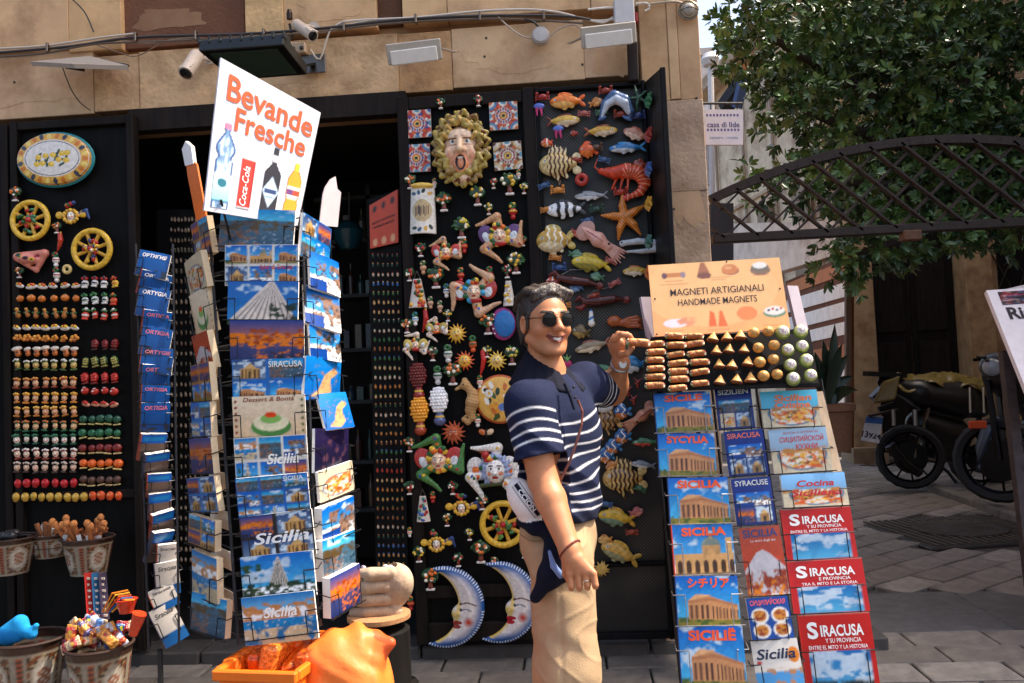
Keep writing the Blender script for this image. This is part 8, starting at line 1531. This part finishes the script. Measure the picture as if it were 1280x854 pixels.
for i in range(28):
    a = rr.uniform(0, 6.28); q = rr.uniform(.0, .95)*R0; p_ = c+[math.cos(a)*q-.02, math.sin(a)*q*.8, .02+.10*rr.rand()*(1-q/R0/1.4)]; S = Sculpt(.005, .004); c1_, c2_ = PC[rr.randint(7)], PC[rr.randint(7)]; d_ = rr.normal(size=3)*.02
    Ro = np.array(Matrix.Rotation(rr.uniform(0, 3), 3, 'Y')@Matrix.Rotation(rr.uniform(-.6, .6), 3, 'X')); S.box((0, 0, 0), (.036, .016, .022), .010, c1_, rot=Ro); [S.box(Ro@np.array([s_*.040, 0, 0]), (.010, .004, .024), .003, c2_, rot=Ro, k=.008) for s_ in (-1, 1)]; S.box((0, 0, 0), (.014, .03, .03), .002, c2_, rot=Ro, op='p'); S.ell(Ro@np.array([-.02, -.016, .004]), (.009, .01, .008), [YE, WH, RD, BL][i % 4], rot=Ro, op='p')
    o = link_mesh('wrapped_sweets', sculpt_mesh(S, 'wrapped_sweets', M_FOIL, False, colfn=lambda V, C: scribble(V*300, C, i, .5, .5))); o.location = [float(v) for v in p_]; tag(o, 'shiny packet of wrapped sweets heaped in the large painted pot', 'sweets', 'packets of sweets in the large pot')
relabel('packets of sweets in the large pot', 'shiny sweet packet in the large painted pot'); relabel('dark packets in the left pot', 'dark packet in the left hanging pot')
for i, (x, col) in enumerate(((110, (176, 44, 40)), (119, (40, 90, 130)), (128, (60, 50, 70)))):
    b = MB(); a_, e_ = P(x+4, 775, 3.72), P(x, 716, 3.76); b.bar(a_, e_, .034, .006, col)
    for j in range(7): f_ = .1+.13*j; q = a_*(1-f_)+e_*f_; b.box(q+[.003*(-1)**j, -.005, 0], (.018, .004, .010), (226, 210, 190) if i != 1 else (206, 200, 190))
    solo(b, 'woven_ribbon', M_FABRIC, ['red', 'teal', 'dark purple'][i]+' patterned ribbon strip standing behind the sweets', 'ribbon', a_)
b = MB(); q = P(158, 766, 3.66); b.lathe([(.028, 0), (.044, .05), (.05, .06), (.044, .062)], q, (206, 60, 34), 16); solo(b, 'red_cup', M_CER, 'small red cup on top of the sweets', 'cup', q, smooth=True)
b = MB(); b.lathe([(.018, 0), (.03, .09), (.034, .10)], P(166, 794, 3.62), (214, 66, 34), 12, axis=(.35, 0, .94)); solo(b, 'red_flute', M_CER, 'red flute leaning on the right of the sweets', 'flute', P(166, 794, 3.62), smooth=True)
for i in range(5): b = MB(); p0 = P(128+i*3, 765, 3.64); b.tube([p0, P(140+i*4, 742+i*2, 3.62), P(160+i*2, 738+i*3, 3.64)], .004, [(226, 130, 40), (230, 170, 60), (206, 90, 40), (60, 100, 160), (226, 150, 50)][i], 5); solo(b, 'coloured_cord', M_FABRIC, 'coloured cord looping over the heap of sweets', 'cord', p0, 'cords over the sweets')
relabel('cords over the sweets', 'coloured cord looping over the sweets')
relabel('shells in the stone hand', 'small shell heaped in the stone hand')
for px, py, rt_ in ((110, 672, 31), (62, 668, 24), (12, 672, 32)):
    q = P(px, py, 3.95); b = MB(); b.box((q[0], 4.10, q[2]-.02), (.03, .16, .02), (40, 36, 34)); solo(b, 'pot_hook', M_METAL, 'dark hook holding a painted pot, at picture left part %s' % ('right' if px > 100 else 'middle' if px > 30 else 'left'), 'hook', (q[0], 4.18, q[2]-.02))
# ================================================================== THE MAN
SKC = (190, 126, 86)
man = thing('person', 'smiling man in round dark sunglasses and a navy striped polo shirt holding a cannolo magnet', 'person', (P(708, 1000, 2.85)[0], 2.85, .035))
ML = np.array(man.location)
HC = P(681.5, 403, 2.86); hy = R_(27); fw = np.array([math.sin(hy), -math.cos(hy), 0]); rt_ = np.array([math.cos(hy), math.sin(hy), 0])
tp_ = R_(-1.5); fwd = fw*math.cos(tp_)+np.array([0, 0, 1])*math.sin(tp_); up_ = np.cross(fwd, rt_); HR = np.stack([rt_, fwd, up_], 1)
def H(x, y, z): return HC+HR@np.array([x, y, z])
RS_, RE, RW = P(657, 500, 2.73), P(679, 600, 2.69), P(713, 689, 2.57)
LS, LE, LW = P(731, 481, 3.02), P(765, 490, 3.20), P(776, 454, 3.06)
CH = P(700, 545, 2.88); AB = P(699, 620, 2.86); HP = P(698, 665, 2.86); NB = P(683, 466, 2.89)
lat = LS-RS_; lat[2] = 0; lat /= np.linalg.norm(lat); tf = np.array([lat[1], -lat[0], 0]); TR_ = np.stack([lat, tf, [0, 0, 1]], 1)
S = Sculpt(.0030, .012)
def hb(c, r, col=SKC, k=None, op='+', rot=None): S.ell(H(*c), r, col, HR if rot is None else HR@rot, k, op)
def hc(a, b, r1, r2, col=SKC, k=None, op='+'): S.cap(H(*a), H(*b), r1, r2, col, k, op)
hb((0, -.012, .030), (.076, .094, .086)); hb((0, .028, -.02), (.066, .064, .094), k=.02); hb((0, .036, -.078), (.046, .046, .036), k=.02); hb((0, .074, -.100), (.021, .018, .016), k=.016)
for s_ in (-1, 1):
    hc((s_*.056, -.006, -.055), (s_*.022, .066, -.096), .018, .016, k=.02); hb((s_*.040, .060, -.030), (.024, .024, .02), k=.016); hc((s_*.012, .086, .024), (s_*.044, .070, .022), .010, .009, k=.012)
    hb((s_*.012, .104, -.027), (.009, .010, .008), k=.006); hb((s_*.077, -.010, -.006), (.010, .020, .032), k=.006); hb((s_*.082, -.004, -.006), (.006, .010, .02), k=.004, op='-', col=None)
    hb((s_*.032, .082, .004), (.014, .011, .010), k=.004); hb((s_*.032, .090, .004), (.009, .012, .004), (230, 222, 214), op='p'); hb((s_*.032, .092, .004), (.004, .012, .004), (40, 26, 20), op='p')
    hc((s_*.016, .094, .028), (s_*.048, .074, .029), .0045, .0035, (44, 32, 28), k=.002)
    hc((s_*.024, .090, -.032), (s_*.040, .080, -.056), .0040, .004, None, k=.006, op='-')
hc((0, .090, .014), (0, .114, -.024), .008, .0125, k=.010); hb((0, .116, -.026), (.010, .009, .008), k=.008)
mc = [(a*.029, .0965-.016*a*a, -.0605+.0125*a*a) for a in np.linspace(-1, 1, 7)]
for i in range(6): r1_, r2_ = [(.0028+.0042*(1-abs(a)**1.5)) for a in (-1+i/3., -1+(i+1)/3.)]; hc(mc[i], mc[i+1], r1_, r2_, (120, 50, 42), k=.002, op='-')
pts = [(-.033, .078, -.0445), (-.017, .0935, -.0505), (0, .0995, -.0525), (.017, .0935, -.0505), (.033, .078, -.0445)]
for a, b_ in zip(pts, pts[1:]): hc(a, b_, .0030, .0034, (184, 112, 84), k=.004)
pts = [(-.033, .078, -.0455), (-.019, .0905, -.0625), (0, .0965, -.0705), (.019, .0905, -.0625), (.033, .078, -.0455)]
for a, b_ in zip(pts, pts[1:]): hc(a, b_, .0032, .0044, (184, 104, 80), k=.004)
S.cap(H(0, -.028, -.070), NB, .053, .056, SKC, k=.018); S.cap(H(0, .005, -.095), NB+[.025, -.015, -.03], .026, .034, SKC, k=.02); S.cap(NB, NB+[0, 0, -.05], .06, .09, SKC, k=.04)
S.ell(CH, (.155, .095, .15), SKC, TR_, k=.05); S.ell(AB, (.13, .09, .15), SKC, TR_, k=.05); S.cap(RS_+[0, 0, -.02], LS+[0, 0, -.02], .045, .045, SKC, k=.04)
S.cap(RS_, RE, .056, .047, SKC, k=.02); m_ = RE*.72+RW*.28; S.cap(RE, m_, .047, .049, SKC, k=.012); S.cap(m_, RW, .049, .032, SKC, k=.012); S.ball(RE+[-.014, .02, -.01], .036, SKC, k=.015)
S.cap(LS, LE, .054, .047, SKC, k=.03); m2_ = LE*.72+LW*.28; S.cap(LE, m2_, .046, .047, SKC, k=.03); S.cap(m2_, LW, .047, .030, SKC, k=.03)
# right hand, hanging, back towards the viewer, fingers curled
kn = [P(712.5+9.6*i, 715+[2, 0, 0, 2][i], 2.545-.004*i) for i in range(4)]
S.cap(RW, (RW+kn[1])/2, .030, .024, SKC, k=.02); S.cap((RW*.6+kn[0]*.4), kn[0], .020, .0125, SKC, k=.014); S.cap((RW*.6+kn[3]*.4), kn[3], .020, .012, SKC, k=.014); S.cap((RW+kn[1])/2, kn[1], .022, .0125, SKC, k=.014); S.cap((RW+kn[2])/2, kn[2], .022, .0125, SKC, k=.014)
for i in range(4):
    L_ = [.9, 1.0, .95, .8][i]; a = kn[i]; b_ = a+np.array([.002+.001*i, -.006, -.040*L_]); c = b_+np.array([.0, .024, -.014*L_]); d = c+np.array([-.002, .018, .012*L_])
    S.cap(a, b_, .0112, .0102, SKC, k=.0035); S.cap(b_, c, .0100, .0090, SKC, k=.002); S.cap(c, d, .009, .0075, SKC, k=.002)
th = RW*.55+kn[0]*.45+np.array([-.012, .020, 0]); S.cap(th, th+[-.004, .012, -.045], .015, .0115, SKC, k=.012); S.cap(th+[-.004, .012, -.045], th+[.010, .022, -.078], .011, .0085, SKC, k=.003)
# left hand, raised, pinching
pc_l = P(772, 433, 3.035); S.cap(LW, pc_l, .027, .026, SKC, k=.02); S.cap(pc_l+[-.008, .02, -.004], pc_l+[.006, -.016, .010], .024, .022, SKC, k=.014)
def fing(pts, r0): [S.cap(pts[i], pts[i+1], r0*(1-.09*i), r0*(.92-.09*i), SKC, k=.003) for i in range(len(pts)-1)]
fing([P(769, 424, 3.00), P(777, 418, 2.985), P(787, 420, 2.98), P(792, 427, 2.985)], .0115)
fing([P(766, 425, 3.025), P(773, 417.5, 3.02), P(784, 418, 3.02), P(790, 425, 3.02)], .0112)
fing([P(764, 428, 3.05), P(768, 421, 3.055), P(777, 421, 3.06), P(782, 429, 3.055)], .0108)
fing([P(763, 433, 3.07), P(765, 427, 3.085), P(772, 426, 3.09), P(776, 433, 3.08)], .0096)
fing([P(776, 443, 3.01), P(784, 442, 2.985), P(790, 435, 2.985)], .0125)
def skin_col(V, C):
    n = np.sin(V[:, 0]*90+V[:, 2]*70)*np.sin(V[:, 1]*80-V[:, 2]*40); C = C*(1+.04*n[:, None]); q = (V-HC)@HR
    ck = np.exp(-(((np.abs(q[:, 0])-.042)/.022)**2+((q[:, 2]+.03)/.022)**2))*(q[:, 1] > .03); C = C*(1-np.outer(ck, [.0, .12, .14])); nz = np.exp(-(q[:, 0]/.018)**2-((q[:, 2]+.025)/.018)**2)*(q[:, 1] > .085); C = C*(1-np.outer(nz, [0, .10, .10]))
    st = np.exp(-((q[:, 2]+.085)/.03)**2)*(q[:, 1] > .02)*(np.abs(q[:, 2]) < .13); C = C*(1-np.outer(st, [.08, .07, .05])); return np.clip(C, 0, 1)
o = link_mesh('body', sculpt_mesh(S, 'body', M_SKIN, False, off=ML, colfn=skin_col), man)
b = MB(); V = []
for i in range(17):
    a = -1+i/8.; yy = .0935-.016*a*a; V += [H(a*.0265, yy, -.0535+.0080*a*a), H(a*.0265, yy+.0012, -.0580+.0095*a*a), H(a*.0255, yy, -.0650+.0145*a*a)]
b.add(V, [(3*i+k, 3*i+k+1, 3*i+k+4, 3*i+k+3) for i in range(16) for k in (0, 1)], (244, 238, 230)); b.build('teeth', M_CER, o, smooth=True)
# hair swept back
S = Sculpt(.0028, .006); HCOL = (48, 38, 33)
S.ell(H(0, -.020, .040), (.083, .096, .088), HCOL, HR); S.ell(H(0, -.050, -.010), (.080, .066, .092), HCOL, HR, k=.02)
S.ell(H(0, .112, -.006), (.070, .072, .094), HCOL, HR, k=.012, op='-'); S.ell(H(0, .06, -.085), (.12, .075, .075), HCOL, HR, k=.012, op='-')
for s_ in (-1, 1): S.ell(H(s_*.085, .008, -.028), (.02, .028, .036), HCOL, HR, k=.008, op='-'); S.cap(H(s_*.073, .022, .03), H(s_*.074, .016, -.028), .009, .004, HCOL, k=.006)
rh = np.random.RandomState(3)
for i in range(22):
    x = -.066+.132*i/21.; j = rh.uniform(-.006, .006); z0 = .088-abs(x)*.42; c1_ = [HCOL, (64, 53, 46), (46, 37, 33), (84, 72, 64)][i % 4]
    S.chain([H(x, .064-abs(x)*.34+j*.4, z0+.012), H(x*1.06+.006, .046, z0+.034+j*.5), H(x*1.12+.004, .0, .124-abs(x)*.30+j), H(x*1.15, -.06, .108-abs(x)*.35), H(x*1.05, -.098, .05)], [.008, .0115, .013, .0115, .008], c1_, k=.004)
for i in range(16):
    a = -1.25+2.5*i/15.; x = .080*math.sin(a); y = -.085*math.cos(a)-.015; S.chain([H(x*.98, y*.95, .06), H(x*1.04, y*1.05, .01), H(x*.95, y*.96, -.072+.016*rh.rand())], [.010, .011, .005], [HCOL, (42, 33, 29), (60, 50, 44)][i % 3], k=.004)
link_mesh('hair', sculpt_mesh(S, 'hair', M_HAIR, False, off=ML, colfn=lambda V, C: C*(1+.35*np.sin(((V-HC)@HR)[:, 0]*900+((V-HC)@HR)[:, 1]*60)[:, None])), man)
# sunglasses
sg_ = MB()
for s_ in (-1, 1):
    c = H(s_*.0335, .106-.004, .003); ax_ = HR@np.array([s_*.16, 1, -.06]); x_, y_, d_ = frame(ax_); sg_.lathe([(.0222, -.001), (.0222, .001), (.014, .0028), (.001, .0034)], c, (16, 16, 18), 26, axis=ax_)
gl = sg_.build('sunglasses', M_LENS, man, smooth=True)
b = MB()
for s_ in (-1, 1):
    c = H(s_*.0335, .103, .003); ax_ = HR@np.array([s_*.16, 1, -.06]); x_, y_, d_ = frame(ax_); b.tube([c+(x_*math.cos(a)+y_*math.sin(a))*.0232 for a in np.linspace(0, 2*math.pi, 30)[:-1]], .0017, (40, 36, 34), 6, True); b.tube([H(s_*.057, .094, .010), H(s_*.072, .06, .012), H(s_*.080, -.005, .012)], .0016, (50, 44, 40), 5)
b.tube([H(-.012, .105, .008), H(0, .110, .012), H(.012, .105, .008)], .0016, (120, 100, 70), 5); b.build('frame', M_METAL, gl)
# polo shirt
def cone(S, a, b_, r0, r1, col, k=None, op='+', sq=1.0):
    a = np.asarray(a, float); b_ = np.asarray(b_, float); L = np.linalg.norm(b_-a); d_ = (b_-a)/L
    def f(p):
        q = p-a; t = q@d_; rad = np.linalg.norm(q-t[..., None]*d_, axis=-1); return np.maximum(rad-(r0+(r1-r0)*np.clip(t/L, 0, 1)), np.maximum(t-L, -t))
    m_ = max(r0, r1); S.fn(f, np.minimum(a, b_)-m_, np.maximum(a, b_)+m_, col, k, op); return S
NV = (27, 33, 60); SE = RS_*.28+RE*.72; SLE = LS*.30+LE*.70
S = Sculpt(.0036, .03)
S.ell(CH+[0, 0, .01], (.182, .122, .165), NV, TR_, k=.05); S.ell(P(700, 600, 2.865), (.158, .125, .15), NV, TR_, k=.05); S.ell(P(698, 636, 2.86), (.152, .128, .10), NV, TR_, k=.04); S.cap(RS_+[0, 0, -.005], LS+[0, 0, -.01], .066, .064, NV, k=.05); S.cap(NB+[0, 0, -.02], CH+[0, 0, .06], .062, .115, NV, k=.04); S.ball(LS, .078, NV, k=.03)
S.cap(RS_+[.01, .01, -.030], SE, .066, .078, NV, .06); S.cap(LS, SLE, .070, .068, NV, .04); cone(S, SE, SE+(SE-RS_)*.55, .094, .094, NV, .0, '-'); cone(S, SLE, SLE+(SLE-LS)*.6, .085, .085, NV, 0, '-'); cone(S, SE+(RS_-SE)*.12, SE+(SE-RS_)*.2, .068, .070, NV, .0, '-'); cone(S, SLE, SLE+(SLE-LS)*.2, .058, .058, NV, 0, '-')
hz_ = P(700, 652, 2.80)[2]; S.box((HP[0], HP[1], hz_-.2), (.4, .4, .2), .001, NV, None, 0, '-'); S.ell((HP[0], HP[1], hz_-.04), (.142, .116, .07), NV, TR_, 0, '-'); cone(S, NB+[0, 0, -.03], NB+[0, 0, .12], .056, .062, NV, .0, '-')
tz = [P(720, y, 2.77)[2] for y in (521, 537, 553, 568, 583, 598, 612, 625, 637)]
ad = (RE-RS_)/np.linalg.norm(RE-RS_); ld = (LE-LS)/np.linalg.norm(LE-LS)
st_ = [(P(660, y, 2.66)-RS_)@ad for y in (513, 528, 542, 555)]; LL = np.linalg.norm(SLE-LS)
def folds(V):
    return .0
def shirt_col(V, C):
    q = V-RS_; t = q@ad; ra = np.linalg.norm(q-t[:, None]*ad, axis=1); q2 = V-LS; t2 = q2@ld; rl_ = np.linalg.norm(q2-t2[:, None]*ld, axis=1)
    inr = (ra < .088) & (t > -.02) & (((V-CH)@lat) < -.105); inl = (rl_ < .078) & (t2 > .03) & (((V-CH)@lat) > .12); w_ = np.zeros(len(V)); hw = .0034
    sm = lambda d: np.clip((hw+.0018-np.abs(d))/.0036, 0, 1)
    tq = V[:, 2]-.16*np.clip((V-CH)@lat, -.15, .15)*np.clip((V[:, 2]-hz_)/.25, .3, 1)+.008*np.sin(V[:, 2]*30+V[:, 0]*25)
    xr = (q-t[:, None]*ad)[:, 0]; t = t+.016*(1-(xr/.078)**2)-.010
    for z in tz: w_ = np.where(~inr & ~inl, np.maximum(w_, sm(tq-z)), w_)
    for s_ in st_: w_ = np.where(inr, np.maximum(w_, sm(t-s_-.0*ra)), w_)
    for f_ in (.42, .62, .82): w_ = np.where(inl, np.maximum(w_, sm(t2-LL*f_)), w_)
    C = np.where((V[:, 2] < hz_+.030)[:, None], lin((20, 24, 44)), C); w_ = np.where(V[:, 2] < hz_+.034, 0, w_)
    return C*(1-w_[:, None])+lin((226, 224, 226))*w_[:, None]
V_, F_, C_ = S.solve(shirt_col)
# cloth folds
fz = V_[:, 2]*34+(V_@lat)*26+2.5*np.sin(V_[:, 0]*13+V_[:, 2]*7); dsp = (.008*((1-np.abs(np.sin(fz*.5)))**2)+.003*np.sin(fz*1.7))*np.clip((P(700, 515, 2.8)[2]-V_[:, 2])/.12, .25, 1)+.003*np.sin((V_@tf)*55+V_[:, 2]*30+2*np.sin(V_[:, 2]*20))
nn_ = V_-np.stack([np.full(len(V_), CH[0]), np.full(len(V_), CH[1]), V_[:, 2]], 1); nn_ /= np.linalg.norm(nn_, axis=1)[:, None]+1e-6
shirt = link_mesh('polo_shirt', make_mesh('polo_shirt', V_+nn_*dsp[:, None]-ML, F_, C_, M_FABRIC, True), man)
S = Sculpt(.0034, .01); DK = (18, 20, 34)
ring_ = []
for i in range(20):
    a = 2*math.pi*i/20; fr_ = math.cos(a); base = NB+lat*math.sin(a)*.070+tf*math.cos(a)*.066; ring_.append((base+[0, 0, .030-.036*fr_], base+(lat*math.sin(a)*.046+tf*math.cos(a)*.050)+[0, 0, -.022-.040*max(0, fr_)]))
for i in range(20):
    (a0, a1), (b0, b1) = ring_[i], ring_[(i+1) % 20]
    if i in (0, 19): continue
    for t in np.linspace(-.15, 1.1, 7): S.cap(a0*(1-t)+a1*t, b0*(1-t)+b1*t, .0085, .0085, DK)
link_mesh('collar', sculpt_mesh(S, 'collar', M_FABRIC, False, off=ML), shirt)
b = MB(); pl_ = [P(706, 480, 2.755), P(713, 496, 2.735), P(718, 512, 2.725)]; b.tube(pl_, [.006, .006, .005], (20, 22, 40), 6); b.build('placket', M_FABRIC, shirt)
for x, y in ((717, 484), (719, 497)): b = MB(); b.ball(P(x, y, 2.72), (.005, .003, .005), (20, 20, 26), 10, 6); b.build('button', M_PLASTIC, shirt)
# trousers and shoes
S = Sculpt(.0055, .04); TC = (176, 146, 112)
S.ell(HP+[0, 0, -.02], (.150, .122, .13), TC, TR_); RH_, RK, RA = P(702, 700, 2.78), P(708, 838, 2.74), P(709, 985, 2.76); LH_, LK, LA_ = P(704, 700, 2.93), P(712, 838, 2.95), P(712, 985, 2.98)
S.cap(RH_, RK, .106, .103, TC); S.cap(RK, RA, .103, .084, TC); S.cap(LH_, LK, .100, .096, TC); S.cap(LK, LA_, .094, .080, TC); S.box((HP[0], HP[1], P(700, 648, 2.8)[2]+.2), (.4, .4, .2), .001, TC, None, 0, '-')
V_, F_, C_ = S.solve(); zz = V_[:, 2]; w1_ = zz*15-V_[:, 0]*26+1.6*np.sin(zz*19); dsp = .003*np.sin(zz*24+V_[:, 0]*50+np.sin(zz*40))+.0042*(1-np.abs(np.sin(w1_+.8*np.sin(zz*31+V_[:, 1]*20))))**3*np.clip((zz-.45)*3, .3, 1.3)+.003*(1-np.abs(np.sin(zz*9+V_[:, 0]*30+1.2*np.sin(zz*23))))**4-.003*np.exp(-((V_[:, 0]-RK[0]+.01)/.008)**2)
nn_ = V_-np.stack([np.full(len(V_), HP[0]), np.full(len(V_), HP[1]), zz], 1); nn_ /= np.linalg.norm(nn_, axis=1)[:, None]+1e-6
C_ = C_*(1+.05*np.sin(V_[:, 0]*40+zz*17))[:, None]
tr = link_mesh('trousers', make_mesh('trousers', V_+nn_*dsp[:, None]-ML, F_, C_, M_TWILL, True), man)
b = MB(); b.tube([P(650, 668, 2.735), P(662, 676, 2.72), P(676, 676, 2.70)], .0022, (150, 122, 88), 4); b.build('pocket_seam', M_TWILL, tr)
for a_ in (RA, LA_): b = MB(); b.ball((a_[0]+.05, a_[1]-.03, .085), (.15, .055, .055), (226, 222, 216), 14, 10); b.build('shoe', M_FABRIC, man, smooth=True)
# watch, bracelet, ring
def band(c, d_, R, r, col, n=28, sq=1.0):
    x_, y_, _ = frame(d_); b = MB(); b.tube([c+(x_*math.cos(a)+y_*math.sin(a)*sq)*R for a in np.linspace(0, 2*math.pi, n)[:-1]], r, col, 7, True); return b
wd_ = LW-m2_; b = band(LW-wd_*.06, wd_, .0325, .0055, (170, 172, 176)); b.build('wristwatch', M_METAL, man)
b = MB(); q = LW-wd_*.06; vd = np.array([.25, -1, 0]); b.lathe([(.016, 0), (.016, .006), (.014, .008)], q+np.array([.005, -.032, 0]), (190, 190, 194), 18, axis=vd); b.build('watch_face', M_METAL, man.children[-1])
rd_ = RW-m_; b = band(RW-rd_*.02+[0, 0, .002], rd_+np.array([.08, 0, 0]), .0385, .0032, (110, 44, 34)); b.build('bracelet', M_TERRA, man)
b = band(kn[2]+[.001, -.003, -.024], (0, 0, 1), .0118, .002, (206, 200, 190), 16); b.build('finger_ring', M_METAL, man)
# crossbody bag
bag = thing('crossbody_bag', 'round white and navy crossbody bag with lettered band on the man’s hip', 'bag', P(655, 650, 2.72))
BL_ = np.array(bag.location); S = Sculpt(.004, .008); WB = (232, 224, 218); NB_ = (16, 20, 36)
bx_, by_ = P(100, 0, 2.72)-P(99, 0, 2.72), None
bc = P(656, 626, 2.715); k_ = 2.72/FPX
Rb = np.array(Matrix.Rotation(R_(-28), 3, 'Y'))
S.ell(bc, (19*k_, .040, 31*k_), WB, Rb)
S.chain([P(652, 652, 2.73), P(668, 660, 2.70), P(690, 664, 2.69)], [.018, .020, .022], NB_, k=.02)
S.chain([P(690, 664, 2.70), P(694, 690, 2.655), P(686, 718, 2.65), P(671, 745, 2.66)], [.026, .030, .030, .016], NB_, k=.03); S.chain([P(698, 690, 2.66), P(703, 712, 2.655), P(690, 726, 2.65)], [.022, .020, .02], NB_, k=.02); S.chain([P(668, 748, 2.66), P(684, 729, 2.645), P(706, 722, 2.645)], [.012, .015, .013], NB_, k=.02)
link_mesh('body', sculpt_mesh(S, 'body', M_FABRIC, False, off=BL_), bag)
S = Sculpt(.0035, .004); S.chain([P(687, 690, 2.622), P(692, 708, 2.616), P(701, 719, 2.612)], [.006, .010, .011], (120, 140, 186)); link_mesh('lining', sculpt_mesh(S, 'lining', M_FABRIC, False, off=BL_), bag)
# lettered band wrapped over the white panel
def onbag(u, v):       # u along the band, v across, in metres
    e1_ = np.array([math.sin(R_(35)), 0, -math.cos(R_(35))]); e2_ = np.array([math.cos(R_(35)), 0, math.sin(R_(35))]); p_ = bc+e1_*u+e2_*v+e2_*.012; q_ = Rb.T@(p_-bc); rr_ = [19*k_, .040, 31*k_]; h_ = 1-(q_[0]/rr_[0])**2-(q_[2]/rr_[2])**2; return p_+np.array([0, -.040*math.sqrt(max(.01, h_))-.002, 0])
b = MB(); V = []; C = []
for i in range(21):
    for j in range(7): V.append(onbag(-.062+.124*i/20, -.015+.03*j/6)); C.append(lin((24, 32, 62) if j in (0, 6) else (236, 230, 226) if j in (1, 5) else (20, 22, 34)))
b.add(V, [(i*7+j, i*7+j+1, (i+1)*7+j+1, (i+1)*7+j) for i in range(20) for j in range(6)], np.array(C)); bnd = b.build('band', M_FABRIC, bag)
t = MB(); text_mb(t, 'CCION', 1, (0, 0, 0), (0, 0, 0), (1, 0, 0), (0, 1, 0), .03, width=3.4); q = t.V[0]; b = MB(); b.add([onbag(a*.024, -.007+c_*.020)+[0, -.0015, 0] for a, c_ in zip(q[:, 0], q[:, 1])], t.F, (236, 232, 230)); tag(b.build('lettering', M_FABRIC, bnd), kind='stuff')
sp = [P(722, 500, 2.735), P(728, 514, 2.73), P(727, 531, 2.715), P(721, 552, 2.705), P(712, 577, 2.70), P(702, 598, 2.695), P(688, 622, 2.69), P(672, 640, 2.69)]
b = MB(); b.tube(sp, .0045, (112, 58, 42), 6); b.build('strap', M_PLASTIC, bag, smooth=True)
# the magnet in his hand
pm_('cannolo', 797, 430, 'cannolo magnet pinched between the man’s thumb and fingers', None, 4, Y=2.975, k=1.0)
